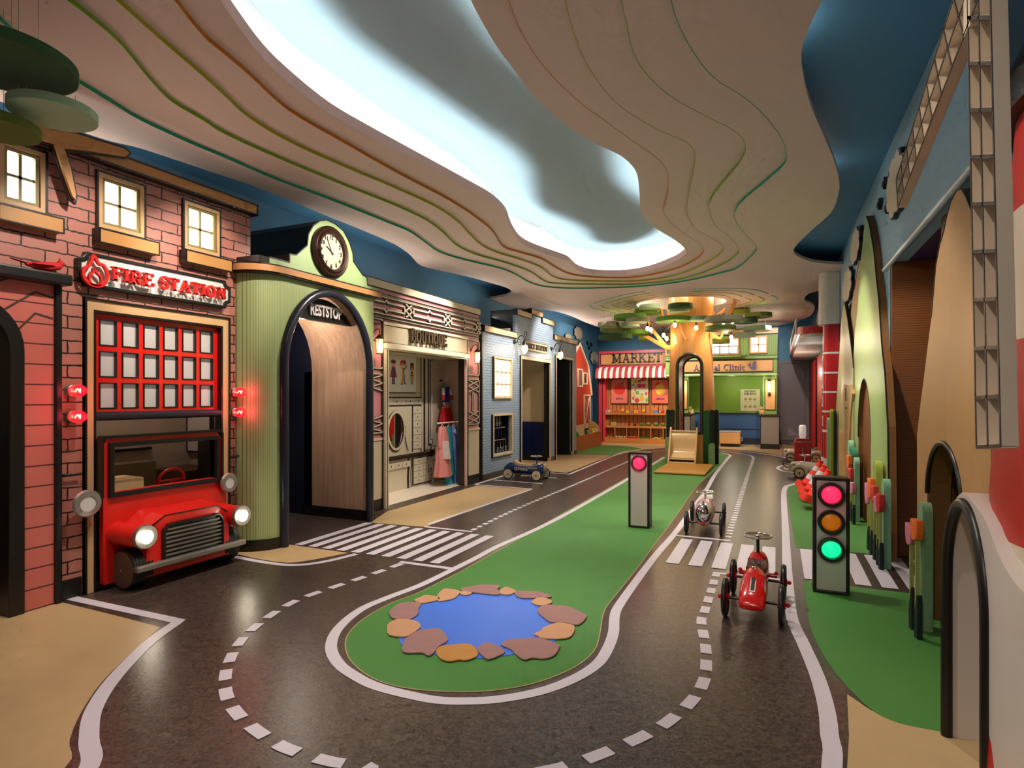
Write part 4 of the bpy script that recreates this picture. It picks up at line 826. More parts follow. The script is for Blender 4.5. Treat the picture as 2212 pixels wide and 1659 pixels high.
b = MB(); b.box(-4.3, RX-.005, ped[2][0]-.0, ped[4][0]+.02, pz, ped[3][1]); b.box(-4.3, RX-.005, ped[0][0]-.10, ped[2][0]+.0, pz, ped[1][1]-.002); b.build('parapet_step', mat('warm_black', '#2a2018', 0.45), rs)
b = MB(); b.stroke('x', RX-.015, RX+.007, ped[1:-1], .010); b.build('pediment_outline', BLACK, rs)
# passage
WPINK = wood_mat('pinkish_pine', '#d2ab8c', '#b38a6d', 'Z', .7, .5)
py = onX(783, 1110, RX-.04)[0]; dep = -4.62
b = MB(); b.box(-4.4, RX-.03, a1-.0, a1+.03, .0, asz)
q = archpath(a0, a1, asz, at, 18)[1:-1]; k = len(q); qq = q[int(k*.45):]
b2 = MB(); k = len(qq); b2.add([(RX-.03, *p) for p in qq]+[(-4.3, *p) for p in qq], [(i, i+1, i+1+k, i+k) for i in range(k-1)])
b.merge(b2); b.build('passage_lining', WPINK, rs, smooth=40)
b = MB(); b.box(-4.4, RX-.035, a1-.012, a1-.001, 0, .10); b.build('kickboard', BLACK, rs)
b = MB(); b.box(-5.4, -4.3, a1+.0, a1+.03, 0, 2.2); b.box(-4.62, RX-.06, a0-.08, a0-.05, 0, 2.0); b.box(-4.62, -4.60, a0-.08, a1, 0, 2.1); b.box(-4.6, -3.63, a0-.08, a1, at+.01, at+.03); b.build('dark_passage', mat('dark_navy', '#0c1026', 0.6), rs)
# sign inside the arch head
sz = onX(700, 696, RX-.1)[1]; b = MB(); hp_ = [(p[0], p[1]) for p in archpath(a0+.01, a1-.01, asz, at-.03, 20)[1:-1] if p[1] > sz]
b.prism('x', RX-.13, RX-.08, [(hp_[0][0]-.02, sz)]+hp_+[(hp_[-1][0]+.02, sz)]); b.build('sign_board', BLACK, rs)
tc_ = ((a0+a1)/2+.025, sz+.085)
textmb('RESTSTOP', .140, .018, lambda u, v, w_: (RX-.078+w_, tc_[0]+u, tc_[1]+v), off=.004, sx=.63).build('sign_lettering', mat('sign_grey', '#b5aca6', 0.4), rs)
# clock
cy_, cz_ = onX(714.7, 544.7, RX+.02); CRD = .225
ck = thing('wall_clock', 'round bronze wall clock with aged face on the green pediment', 'clock', (RX+.02, cy_, cz_))
b = MB(); b.lathe([(CRD, 0), (CRD, .03), (CRD-.02, .045), (CRD-.035, .04), (CRD-.05, .055), (CRD-.07, .05), (CRD-.075, .02)], (RX, cy_, cz_), 'x', 48); b.build('clock_rim', mat('aged_bronze', '#3b241b', 0.3, metal=.5), ck, smooth=40)
b = MB(); b.lathe([(CRD-.07, .024), (0, .024)], (RX, cy_, cz_), 'x', 40); b.build('clock_face', mat('parchment', '#cdbda2', 0.6, vary=.2, scale=10), ck)
nb_ = MB()
for h in range(1, 13):
    an = math.radians(90-30*h); rr = CRD-.10
    nb_.merge(textmb(str(h), .05, .002, lambda u, v, w_: (RX+.026+w_, cy_+rr*math.cos(an)+u, cz_+rr*math.sin(an)+v), off=.001))
nb_.build('numerals', BLACK, ck)
for nm, an, ln, wd in [('hour_hand', 148, .075, .008), ('minute_hand', 116, .115, .005)]:
    a = math.radians(an); b = MB(); b.stroke('x', RX+.028, RX+.031, [(cy_-.03*math.cos(a), cz_-.03*math.sin(a)), (cy_+ln*.6*math.cos(a), cz_+ln*.6*math.sin(a)), (cy_+ln*math.cos(a), cz_+ln*math.sin(a))], wd); b.build(nm, BLACK, ck)
# ================================================================== boutique
BX = XF
PINK = mat('boutique_pink', '#c98287', 0.4); CRM = mat('boutique_cream', '#c3b59b', 0.4); BRN = mat('dark_brown_line', '#2a2019', 0.4); BONE = mat('bone_trim', '#cbbfa6', 0.4)
bt = thing('boutique_facade', 'pink and cream BOUTIQUE shop front with black fretwork', 'building', (BX, 6.1, 0))
Y0 = grr+.02; Y1 = onX(1034, 900, BX)[0]; tz = onX(1031, 668, BX)[1]; Tz0 = onX(792, 599, BX)[1]; tz = (tz+Tz0)/2
o0 = onX(835, 900, BX)[0]; o1 = onX(1003, 900, BX)[0]; oz = onX(1000, 776, BX)[1]
b = MB(); b.prism('x', BX-.05, BX, [(Y0,0),(o0,0),(o0,oz),(o1,oz),(o1,0),(Y1,0),(Y1,tz),(Y0,tz)]); b.build('front_panel', PINK, bt)
sgz0, sgz1 = onX(1009, 764, BX)[1], onX(1009, 722, BX)[1]
def zat(x, y): return onX(x, y, BX)[1]
b = MB()
b.box(BX-.05, BX+.03, Y0-.15, Y1, tz-.075, tz)       # top cream cap
b.box(BX, BX+.012, Y0, Y1, tz-.155, tz-.135)
b.box(BX, BX+.012, Y0, Y1-.03, zat(1026,724)-.02, zat(1026,724)+.01)
sb0, sb1 = o0-.09, o1+.03
b.box(BX, BX+.025, sb0, sb1, oz+.07, zat(1009, 729)); b.build('cream_band', CRM, bt)
b = MB(); b.box(BX, BX+.06, sb0, sb1+.02, oz+.01, oz+.075); b.box(BX, BX+.045, sb0, sb1+.01, zat(1009,729)-.035, zat(1009,729)+.0); b.build('moulding', mat('moulding_cream', '#d6c9ae', 0.3), bt, bevel=.012)
b = MB()
for zc in [tz-.078, tz-.158, tz-.132, zat(1026,724)+.012, zat(1026,724)-.024, zat(1009,729)-.04, oz+.08]: b.box(BX, BX+.028, Y0, sb1 if zc < 2.2 and zc < zat(1009,729) else Y1, zc-.003, zc+.003)
b.box(BX-.04, BX+.034, Y0-.15, Y1+.002, tz, tz+.008)
b.box(BX, BX+.029, sb0-.008, sb0, 0, oz+.3); b.box(BX, BX+.029, sb1, sb1+.008, 0, oz+.3)
b.build('dark_line', BRN, bt)
# fretwork frieze
fz0, fz1 = zat(1026,724)+.03, tz-.175
fy0, fy1 = Y0+.02, Y1-.06; fb = MB(); ff = MB(); nB = 3; bw_ = (fy1-fy0)/nB
def dbl(pts, closed=False):
    fb.stroke('x', BX+.001, BX+.020, [(p[0]+.008, p[1]-.008) for p in pts], .030, closed); ff.stroke('x', BX+.016, BX+.028, pts, .014, closed)
for k in range(nB):
    s0, s1 = fy0+k*bw_+.11, fy0+(k+1)*bw_-.05; m_ = (s0+s1)/2; z0, z1 = fz0+.045, fz1-.045
    dbl([(s0,z0+.03),(s0+.012,z0+.03),(s0+.012,z0),(m_-.03,z0),(m_,z0-.028),(m_+.03,z0),(s1-.012,z0),(s1-.012,z0+.03),(s1,z0+.03),(s1,z1-.03),(s1-.012,z1-.03),(s1-.012,z1),(m_+.03,z1),(m_,z1+.028),(m_-.03,z1),(s0+.012,z1),(s0+.012,z1-.03),(s0,z1-.03)], True)
    x0_, x1_ = s1+.015, s1+.135
    for a_, c_ in [(0, 1), (1, 0)]:
        dbl([(x0_ if a_ == 0 else x1_, fz0+.01), ((x0_+x1_)/2, (fz0*3+fz1)/4+.0), (x1_ if a_ == 0 else x0_, (fz0+fz1)/2)])
        dbl([(x0_ if a_ == 0 else x1_, (fz0+fz1)/2), ((x0_+x1_)/2, (fz0+fz1*3)/4), (x1_ if a_ == 0 else x0_, fz1-.01)])
dbl([(fy0-.02, fz0-.012),(fy1+.01, fz0-.012),(fy1+.035,fz0+.01),(fy1+.035,fz1-.01),(fy1+.01,fz1+.012),(fy0-.02,fz1+.012)])
fb.build('fretwork_shadow_layer', BLACK, bt); ff.build('fretwork', BONE, bt)
# pilasters with lattice panels
for nm, p0, p1 in [('pilaster', Y0+.005, o0-.075), ('pilaster', o1+.055, Y1-.005)]:
    b = MB(); b.box(BX-.02, BX+.01, p0, p1, .12, .74); b.build(nm, mat('pale_wood_grain', '#c8b79c', 0.5), bt)
    q = MB(); q.box(BX, BX+.02, p0-.002, p1+.01, .74, .765); q.build('pilaster_cap', BONE, bt)
    q = MB(); q.box(BX-.02, BX+.016, p0, p1, 0, .12); q.build('pilaster_plinth', BLACK, bt)
    fb = MB(); ff = MB(); m0, m1 = p0+.012, p1-.012; mm = (m0+m1)/2
    def dbl(pts, closed=False, w1=.024, w2=.011):
        fb.stroke('x', BX+.001, BX+.012, [(p[0]+.004, p[1]-.004) for p in pts], w1, closed); ff.stroke('x', BX+.010, BX+.020, pts, w2, closed)
    def oct_(a, c, z0, z1, k=.02): dbl([(a+k,z0),(c-k,z0),(c,z0+k),(c,z1-k),(c-k,z1),(a+k,z1),(a,z1-k),(a,z0+k)], True)
    oct_(m0, m1, 1.50, 2.02 if p0 < 5.5 else 1.98)
    oct_(m0, m1, .82, 1.44)
    for zz0, zz1 in [(.83, 1.0), (1.26, 1.43)]:
        for j in range(2):
            za, zb_ = zz0+(zz1-zz0)*j/2, zz0+(zz1-zz0)*(j+1)/2; dbl([(m0,za),(m1,zb_)]); dbl([(m1,za),(m0,zb_)])
    dbl([(mm-.022,1.01),(mm+.022,1.01),(mm+.022,1.12),(mm+.03,1.13),(mm+.022,1.14),(mm+.022,1.25),(mm-.022,1.25),(mm-.022,1.14),(mm-.03,1.13),(mm-.022,1.12)], True)
    fb.build('lattice_shadow_layer', BLACK, bt); ff.build('lattice', BONE, bt)
b = MB(); b.prism('x', BX-.04, BX+.03, [(o0-.055,0),(o0-.055,oz+.035),(o1+.03,oz+.035),(o1+.03,0),(o1+.02,0),(o1+.02,oz),(o0,oz),(o0,0)]); b.build('opening_casing', BONE, bt)
b = MB(); b.prism('x', BX-.04, BX+.034, [(o0-.028,0),(o0-.028,oz+.012),(o0-.022,oz+.012),(o0-.022,0)]); b.prism('x', BX-.04, BX+.034, [(o1+.048,0),(o1+.048,oz+.035),(o1+.054,oz+.035),(o1+.054,0)]); b.build('casing_line', BLACK, bt)
# reveal on the far side (pale inside, dark edge)
BW = -4.41
b = MB(); b.box(BW-.02, BW, o0-.3, 7.46, 0, 2.1); b.box(BW, BX-.05, o0-.02, o0-.005, 0, oz); b.box(BW, BX-.05, o0, 7.45, oz+.02, oz+.04); b.build('interior_shell', mat('interior_cream', '#c9bda4', 0.5), bt)
b = MB(); b.box(BW, BX-.05, 7.44, 7.46, 0, oz+.03); b.build('pink_side', mat('interior_pink', '#c6ab9a', 0.5), bt)
b = MB(); b.box(BX-.09, BX+.0, o1-.006, o1+.0, 0, oz); b.build('dark_reveal', BLACK, bt)
def I(x, y): return onX(x, y, BW)
def cI(cx, cy): return I(780+cx/5.35, 820+cy/5.35)
def cJ(cx, cy): return I(780+cx/5.53, 580+cy/5.53)
# printed dresser wall
pr = MB(); IN = BW+.004
def bx(ax0, ay0, ax1, ay1, t=.004, m=pr, f=cI):
    p, q = f(ax0, ay0), f(ax1, ay1); m.stroke('x', BW+.001, BW+t, [p, q], .010)
vz = cI(290, 940)[1]; L_ = cI(288, 500)[0]-.25
def hl(z, y0, y1, w_=.014): pr.stroke('x', BW+.001, BW+.006, [(y0, z), (y1, z)], w_)
def vl(y, z0, z1, w_=.014): pr.stroke('x', BW+.001, BW+.006, [(y, z0), (y, z1)], w_)
yR = cI(690, 500)[0]; yD = cI(590, 500)[0]; yE = cI(720, 500)[0]; yF = cI(850, 500)[0]
zA = cI(690, 205)[1]; zB = cI(690, 295)[1]; zT = cJ(720, 1030)[1]; zC = cI(720, 835)[1]
hl(zA, L_, yR); hl(zB, L_, yR, .014); vl(yR, zC, zT); vl(yE+.02, zC, zT+.05, .035); hl(zT+.05, L_, yR, .012)
vl(yD, zC+.02, zB, .016); hl(zC, L_, yE+.03, .008); hl(zC-.025, L_, yE+.03, .008)
# right panel with stepped corners
yG0, yG1 = cJ(825, 1100)[0], cJ(1030, 1100)[0]; zg = cJ(825, 1040)[1]; zh = cI(800, 690)[1]
pr.stroke('x', BW+.001, BW+.006, [(yG0,zh),(yG0,zg-.07),(yG0+.05,zg-.07),(yG0+.05,zg)], .010); pr.stroke('x', BW+.001, BW+.006, [(yG1-.05,zg),(yG1-.05,zg-.07),(yG1,zg-.07),(yG1,.7)], .012)
pr.stroke('x', BW+.001, BW+.006, [(yG0-.05, zg), (yG0-.05, zh-.07), (yG0+.02, zh-.07), (yG0+.02, zh-.16), (yG0+.09, zh-.16)], .022)
pr.stroke('x', BW+.001, BW+.006, [(yG0, zh), (yG0+.06, zh), (yG0+.06, zh-.1), (yG0+.12, zh-.1)], .008)
# lower desk: thick top, drawers, curved leg, chest
zt0 = cI(560, 885)[1]; yK = cI(810, 950)[0]
pr.stroke('x', BW+.001, BW+.03, [(L_, zt0), (yG0+.16, zt0)], .035)
yl0, yl1 = cI(545, 1000)[0], cI(575, 1000)[0]; zlo = cI(550, 1260)[1]
pr.stroke('x', BW+.001, BW+.008, cr([(yl0, zt0), (yl0+.005, zt0-.12), (yl0-.012, zt0-.25), (yl0-.006, zlo)], False, 4), .035)
pr.stroke('x', BW+.002, BW+.010, cr([(yl1, zt0), (yl1+.006, zt0-.12), (yl1-.008, zt0-.25), (yl1+.0, zlo)], False, 4), .006)
yc0, yc1 = cI(595, 1000)[0], yK; zc1, zc0 = cI(650, 905)[1], cI(600, 1210)[1]
pr.prism('x', BW+.001, BW+.010, rect(yc0-.012, yc1+.006, zc0-.012, zc1+.006))
pr.build('printed_outline', BRN, bt)
DRM = mat('drawer_cream', '#cfc5af', 0.45)
def drawer(y0, y2, z0, z1, x1):
    q = MB(); q.box(x1-.012, x1, y0, y2, z0, z1); o = q.build('drawer', DRM, bt); q = MB(); q.ball((x1+.003, (y0+y2)/2, (z0+z1)/2), .004, .008, .012, 8, 5); q.build('knob', BLACK, o)
for r in range(4):
    for c in range(2): drawer(yc0+(yc1-yc0)*c/2+.003, yc0+(yc1-yc0)*(c+1)/2-.003, zc0+(zc1-zc0)*r/4+.003, zc0+(zc1-zc0)*(r+1)/4-.003, BW+.022)
zd1, zd0 = cI(690, 310)[1], cI(690, 790)[1]
for r in range(6): drawer(yD+.012, yR-.008, zd0+(zd1-zd0)*r/6+.003, zd0+(zd1-zd0)*(r+1)/6-.003, BW+.014)
for (c0, c1) in [(290, 508), (512, 602), (606, 688)]: drawer(cI(c0, 240)[0], cI(c1, 240)[0], zB+.012, zA-.012, BW+.014)
for k in range(3): drawer(cI(290+k*88, 980)[0], cI(375+k*88, 980)[0], zt0-.13, zt0-.055, BW+.02)
# oval mirror
my, mz = cI(395, 590); mrx = (cI(500, 590)[0]-cI(290, 590)[0])/2; mry = (cI(395, 365)[1]-cI(395, 825)[1])/2
mi = thing('oval_mirror', 'oval mirror with cream frame and black outline on the boutique back wall', 'mirror', (BW, my, mz-mry))
b = MB(); b.prism('x', BW+.006, BW+.016, ell(my, mz-.006, mrx*1.02, mry*1.03, 36), [ell(my, mz, mrx*.80, mry*.84, 36)]); b.build('outline', BLACK, mi)
b = MB(); b.prism('x', BW+.012, BW+.024, ell(my, mz, mrx*.98, mry, 36), [ell(my, mz, mrx*.84, mry*.88, 36)]); b.build('frame', BONE, mi)
b = MB(); b.prism('x', BW+.006, BW+.010, ell(my, mz, mrx*.82, mry*.86, 36)); b.build('glass', mat('mirror_glass', '#e8e8e8', 0.03, metal=1.0, vary=0), mi)
b = MB(); b.stroke('x', BW+.012, BW+.02, cr([(my+mrx+.01, mz+.05), (my+mrx-.002, mz-.08), (my+mrx+.03, mz-.2), (my+mrx+.07, mz-.27)], False, 4), .009); b.build('stand', BLACK, mi)
# poster of three costumed children
pp = thing('costume_poster', 'white poster of three drawn children in costumes inside the boutique', 'poster', (BW+.02, my, 1.4))
pa, pb = cJ(298, 1010), cJ(635, 1480); pY0, pY1 = pa[0]-.0, pb[0]; pZ0, pZ1 = pb[1], cJ(300, 1010)[1]; pZ1 = cJ(635, 1035)[1]
b = MB(); b.box(BW+.006, BW+.03, pY0, pY1, pZ0, pZ1); b.build('panel', mat('poster_white', '#d9d3c9', 0.5), pp)
b = MB(); b.box(BW+.006, BW+.034, pY0, pY1, pZ0-.01, pZ0); b.box(BW+.006, BW+.034, pY0, pY1, pZ1, pZ1+.01); b.build('edge_rail', BLACK, pp)
DX = BW+.0305
def dab(nm, c, polys, dz=.0):
    b = MB()
    for q in polys:
        if len(q) not in (14, 12): pass
        k_ = min(kids, key=lambda z_: abs(z_-sum(p[0] for p in q)/len(q)))
        if len(q) > 4 or abs(q[0][1]-q[1][1]) > 1e-9 or abs(q[1][0]-q[2][0]) > 1e-9: q = [(k_+(p[0]-k_)*WK, p[1]) for p in q]
        b.prism('x', DX, DX+.0015+dz, q)
    b.build(nm, mat('print_'+nm, c, 0.6, vary=0), pp)
H = pZ1-pZ0; zf = pZ0+H*.20; kids = [pY0+(pY1-pY0)*f for f in (.18, .52, .84)]; u = H/8.6
k1, k2, k3 = kids
WK = 1.45
def R_(y, z0, z1, w_): k_ = min(kids, key=lambda q: abs(q-y)); y = k_+(y-k_)*WK; return rect(y-w_*WK/2, y+w_*WK/2, z0, z1)
dab('cape_red', '#b8281e', [[(k1-.9*u, zf+1.5*u), (k1+.9*u, zf+1.5*u), (k1+.35*u, zf+3.9*u), (k1-.35*u, zf+3.9*u)], R_(k2-.35*u, zf-.05*u, zf+.2*u, .5*u), R_(k2+.45*u, zf+.1*u, zf+.4*u, .5*u)])
dab('suit_navy', '#2b2747', [R_(k1-.18*u, zf+.2*u, zf+2*u, .26*u), R_(k1+.18*u, zf+.2*u, zf+2*u, .26*u), R_(k1, zf+2*u, zf+3.6*u, .62*u)], .001)
dab('clown_yellow', '#d8952c', [R_(k2-.2*u, zf+.2*u, zf+2.2*u, .34*u), R_(k2-.12*u, zf+2.2*u, zf+3.7*u, .3*u), [(k2-.3*u, zf+3.2*u), (k2-1.0*u, zf+4.6*u), (k2-.8*u, zf+4.6*u), (k2-.2*u, zf+3.6*u)], [(k3-.45*u, zf+1.4*u), (k3+.45*u, zf+1.4*u), (k3+.25*u, zf+3.5*u), (k3-.25*u, zf+3.5*u)]])
dab('clown_blue', '#5d6f8c', [R_(k2+.25*u, zf+.4*u, zf+2.2*u, .34*u), R_(k2+.14*u, zf+2.2*u, zf+3.7*u, .26*u), [(k2+.2*u, zf+3.6*u), (k2+.9*u, zf+4.4*u), (k2+1.0*u, zf+4.1*u), (k2+.3*u, zf+3.1*u)]])
dab('skin_peach', '#dba27c', [ell(k1, zf+4.5*u, .5*u, .55*u, 14), ell(k2, zf+4.6*u, .5*u, .55*u, 14)])
dab('skin_brown', '#7b4626', [ell(k3, zf+4.2*u, .42*u, .5*u, 14), R_(k3-.15*u, zf+.1*u, zf+1.4*u, .14*u), R_(k3+.15*u, zf+.1*u, zf+1.4*u, .14*u)])
dab('hair_brown', '#7a3b1d', [ell(k1, zf+4.9*u, .6*u, .42*u, 14)], .001)
dab('hair_orange', '#c9562a', [ell(k2-.45*u, zf+4.8*u, .35*u, .5*u, 12), ell(k2+.45*u, zf+4.8*u, .35*u, .5*u, 12), ell(k2, zf+5.15*u, .5*u, .4*u, 12)], .0006)
dab('hair_dark', '#3a1c12', [ell(k3, zf+4.6*u, .5*u, .42*u, 14), R_(k3-.35*u, zf+3.3*u, zf+4.5*u, .2*u), R_(k3+.35*u, zf+3.3*u, zf+4.5*u, .2*u)], -.0002)
dab('bee_black', '#1f1712', [R_(k3, zf+2.0*u, zf+2.2*u, .7*u), R_(k3, zf+2.6*u, zf+2.8*u, .55*u), R_(k1-.22*u, zf, zf+.2*u, .35*u), R_(k1+.22*u, zf, zf+.2*u, .35*u)], .0012)
# sign letters
bs = thing('boutique_sign', 'dark gold standing BOUTIQUE letters over the boutique opening', 'sign', (BX+.03, 6.2, 2.0))
l0 = onX(780+590/5.53, 580+885/5.53, BX+.05); l1 = onX(780+1020/5.53, 580+935/5.53, BX+.05); lt = onX(780+590/5.53, 580+720/5.53, BX+.05)
slab('BOUTIQUE', (lt[1]-l0[1])*.97, 'x', BX+.035, BX+.065, l0[0], (l0[1]+l1[1])/2, total=l1[0]-l0[0], wt=.17).build('lettering', mat('dark_gold', '#4f3f2b', 0.45, metal=.2), bs)
# dress and hanging costumes
def garment(name, label, parts, group=None, at=None):
    t = thing(name, label, 'costume', at, group=group)
    return t
CLR = {}
def cloth(n_, c): return mat(n_, c, 0.75, vary=.12, scale=20)
dy, dz = cI(905, 60); GX = BW+.10
dt = thing('costume_dress', 'child costume dress with blue bodice and red skirt hung on a wall hook', 'costume', (GX, dy, dz-.5))
def bodice(mb, y, z0, z1, w0, w1, d0=.03, d1=.035, x=GX, n=20, wob=0.0, cnt=9):
    """soft tapering cloth volume hanging at (x, y)"""
    vs = []; rows = 9
    for i in range(rows+1):
        t = i/rows; z = z1+(z0-z1)*t; w_ = w1+(w0-w1)*t; dd = d1+(d0-d1)*t
        for k in range(n*2):
            a = math.pi*k/n; f = 1+wob*t*math.cos(cnt*a); vs.append((x+dd*math.sin(a)*f, y+w_*math.cos(a)*f, z+.01*math.cos(a*cnt)*wob*t))
    m = n*2; fs = [(i*m+k, i*m+(k+1) % m, (i+1)*m+(k+1) % m, (i+1)*m+k) for i in range(rows) for k in range(m)]+[tuple(range(m)), tuple(range(rows*m, rows*m+m))]
    mb.add(vs, fs); return mb
b = bodice(MB(), dy+.02, dz-.27, dz-.03, .066, .085, .03, .03); b.build('bodice', cloth('royal_blue_satin', '#173d96'), dt, smooth=60)
b = bodice(MB(), dy+.02, dz-.36, dz-.25, .10, .068, .045, .032, n=30, wob=.06, cnt=8); b.build('striped_peplum', stripe_mat('red_white_stripe', '#d8d2d0', '#c0202a', 'Y', .035, .5, .6), dt, smooth=60)
b = bodice(MB(), dy+.015, dz-.56, dz-.33, .155, .095, .075, .045, n=40, wob=.10, cnt=14); b.build('tulle_skirt', cloth('red_tulle', '#cf1620'), dt, smooth=60)
for s_, c_ in [(-1, '#d9cfd0'), (1, '#d9cfd0')]:
    b = MB(); b.tube([(GX, dy+.02+s_*.07, dz-.05), (GX+.01, dy+.02+s_*.10, dz-.10), (GX+.02, dy+.02+s_*.115, dz-.15)], [.022, .027, .025], 12); sl_ = b.build('sleeve', cloth('white_sleeve', c_), dt, smooth=60)
    b = MB(); b.tube([(GX+.02, dy+.02+s_*.115, dz-.145), (GX+.02, dy+.02+s_*.125, dz-.22)], [.027, .022], 12); b.build('red_cuff', cloth('red_satin', '#c2202a'), sl_, smooth=60)
b = MB(); b.tube([(GX, dy-.05, dz-.035), (GX, dy+.02, dz-.0), (GX, dy+.09, dz-.035)], .004, 6); b.tube([(GX, dy+.02, dz), (GX, dy+.02, dz+.045), (BW, dy+.02, dz+.05)], .003, 6); b.build('hanger', mat('hanger_white', '#cfcac2', .4), dt)
hk = MB(); hk.lathe([(.014, 0), (.016, .03), (0, .034)], (BW, dy+.02, dz+.06), 'x', 14); hk.build('wall_hook', BLACK, bt, smooth=40)
# clothes rail
ry0, rz0 = onX(780+885/5.35, 820+492/5.35, -4.12); rz0 = onX(990, 911, -4.12)[1]
rl = MB(); rl.tube([(-4.12, ry0, rz0), (-4.12, 7.43, rz0)], .010, 12); rl.build('clothes_rail', WHITEP, smooth=60, label='white clothes rail in the right corner of the boutique', cat='rail')
def hangcost(name, label, y, zt_, zb, w0, w1, col, extra=None, dpt=.05, wob=.08, cnt=7, x=-4.12):
    t = thing(name, label, 'costume', (x, y, zb), group='costumes on the clothes rail')
    bodice(MB(), y, zb, zt_, w0, w1, dpt, .035, x=x, n=26, wob=wob, cnt=cnt).build('dress_body', cloth(name+'_cloth'+col, col), t, smooth=60)
    q = MB(); q.tube([(x, y-.045, zt_-.01), (x, y, zt_+.03), (x, y+.045, zt_-.01)], .004, 6); q.tube([(x, y, zt_+.03), (x, y, rz0-.01), (x+.008, y, rz0+.013)], .0025, 6); q.build('hanger', mat('hanger_white', '#cfcac2', .4), t)
    if extra: extra(t, y, x)
    return t
def pinkx(t, y, x):
    bodice(MB(), y-.01, rz0-.48, rz0-.24,   .075, .06, .115, .09, x=x+.012, n=20, wob=.05).build('silver_panel', cloth('silver_pink', '#c9b6b4'), t, smooth=60)
    for s_ in (-1, 1): q = MB(); q.tube([(x, y+s_*.05, rz0-.08), (x+.01, y+s_*.085, rz0-.2), (x+.015, y+s_*.09, rz0-.33)], [.03, .035, .028], 10); q.build('sleeve', cloth('pink_sleeve', '#d07f7f'), t, smooth=60)
hangcost('costume_pink', 'pink and silver satin costume at the left end of the rail', ry0+.12, rz0-.05, rz0-.72, .15, .08, '#d6847f', pinkx, .11)
def tealx(t, y, x): bodice(MB(), y, rz0-.95, rz0-.68, .085, .06, .07, .05, x=x, n=24, wob=.15, cnt=9).build('sequin_hem', cloth('turquoise_sequin', '#3aa7c2'), t, smooth=60)
hangcost('costume_teal', 'teal long costume with turquoise hem in the middle of the rail', ry0+.29, rz0-.06, rz0-.72, .09, .06, '#1f7f88', tealx, .09)
def bluex(t, y, x): q = MB(); q.ball((x+.03, y, rz0-.14), .05, .06, .045); q.build('puff_sleeve', cloth('pale_blue_tulle', '#8fa3d2'), t, smooth=60)
hangcost('costume_blue', 'long pale blue princess gown at the right end of the rail', ry0+.42, rz0-.06, rz0-1.13, .10, .06, '#6f90de', bluex, .12, .16, 11)
# ---- lanterns
LGL = glass('lantern_glass', '#fff0d0', 0.1, 0.25, 0.5)
BULB = mat('warm_bulb', '#fff0c8', 0.4, emit=22, ecol='#ffd694', vary=0)
def lantern(px, py, label, s_=1.0):
    yy, zc = onX(px, py, BX+.10)
    t = thing('wall_lantern', label, 'lantern', (BX, yy, zc-.1), group='wall lanterns of the boutique')
    x = BX+.10
    b = MB(); b.lathe([(.02, 0), (.02, .008)], (BX, yy, zc+.10), 'x', 14); b.tube(cr([(BX+.005, yy, zc+.10), (BX+.03, yy, zc+.15), (BX+.07, yy, zc+.175), (x, yy, zc+.16), (x, yy, zc+.115)], False, 5), .005, 8); b.build('bracket', mat('antique_brass', '#5d4c30', .35, metal=.6), t, smooth=60)
    b = MB(); b.lathe([(.008, .12), (.02, .11), (.05, .075), (.052, .07), (0, .072)], (x, yy, zc), 'z', 6); b.lathe([(0, -.085), (.035, -.085), (.038, -.078)], (x, yy, zc), 'z', 6)
    for k in range(6): a = math.pi/3*k; b.tube([(x+.044*math.cos(a), yy+.044*math.sin(a), zc+.07), (x+.034*math.cos(a), yy+.034*math.sin(a), zc-.08)], .0025, 5)
    b.build('cage', mat('antique_brass', '#5d4c30', .35, metal=.6), t)
    b = MB(); b.lathe([(.042, .068), (.033, -.078)], (x, yy, zc), 'z', 6); b.build('glass_shade', LGL, t)
    b = MB(); b.lathe([(.006, -.05), (.012, -.02), (.010, .03), (0, .045)], (x, yy, zc), 'z', 10); b.build('bulb', BULB, t, smooth=60)
    lamp('lantern_light', (x+.07, yy, zc-.02), 5, (1, .78, .5), .03)
lantern(820, 747, 'brass wall lantern left of the boutique opening')
lantern(1031, 772, 'brass wall lantern right of the boutique opening')
# ================================================================== police station
PB = brick_mat('drawn_grey_blue_brick', '#8c9fb4', '#33383a', 0.125, 0.0395, 0.0022, 0.002, vary=.05)
pf = thing('police_station_facade', 'grey blue brick station front with stepped parapet and cream copings', 'building', (XF, 9.5, 0))
PS = mat('coping_cream', '#cdb28d', 0.4)
def Pq(cx, cy): return onX(1020+cx/7.373, 650+cy/7.373, XF)
A = onX(1043, 900, XF)[0]; B_ = Pq(692, 600)[0]; Cc = Pq(922, 300)[0]; D_ = Pq(1098, 300)[0]; E_ = Pq(1290, 400)[0]; F_ = onX(1245, 860, XF)[0]
zAa = (Pq(162, 380)[1]+Pq(692, 515)[1])/2; zBb = (Pq(697, 140)[1]+Pq(922, 200)[1])/2; zCc = (Pq(930, 128)[1]+Pq(1095, 185)[1])/2; zDd = (Pq(1098, 270)[1]+Pq(1290, 330)[1])/2; zEe = (Pq(1290, 540)[1]+Pq(1660, 640)[1])/2
h1 = (onX(1020+770/7.373, 800, XF)[0], onX(1020+1225/7.373, 800, XF)[0]); hz1 = Pq(770, 925)[1]
h2 = (onX(1020+1325/7.373, 800, XF)[0], onX(1020+1592/7.373, 800, XF)[0]); hz2 = Pq(1330, 905)[1]
Q2 = lambda cx, cy: onX(1020+cx/7.373, 840+cy/7.373, XF)
nw = (Q2(325, 600)[0], Q2(612, 600)[0], Q2(325, 1045)[1], Q2(325, 440)[1])
ww = (Pq(335, 1000)[0], Pq(610, 1000)[0], Q2(330, 140)[1], Pq(335, 905)[1])
b = MB()
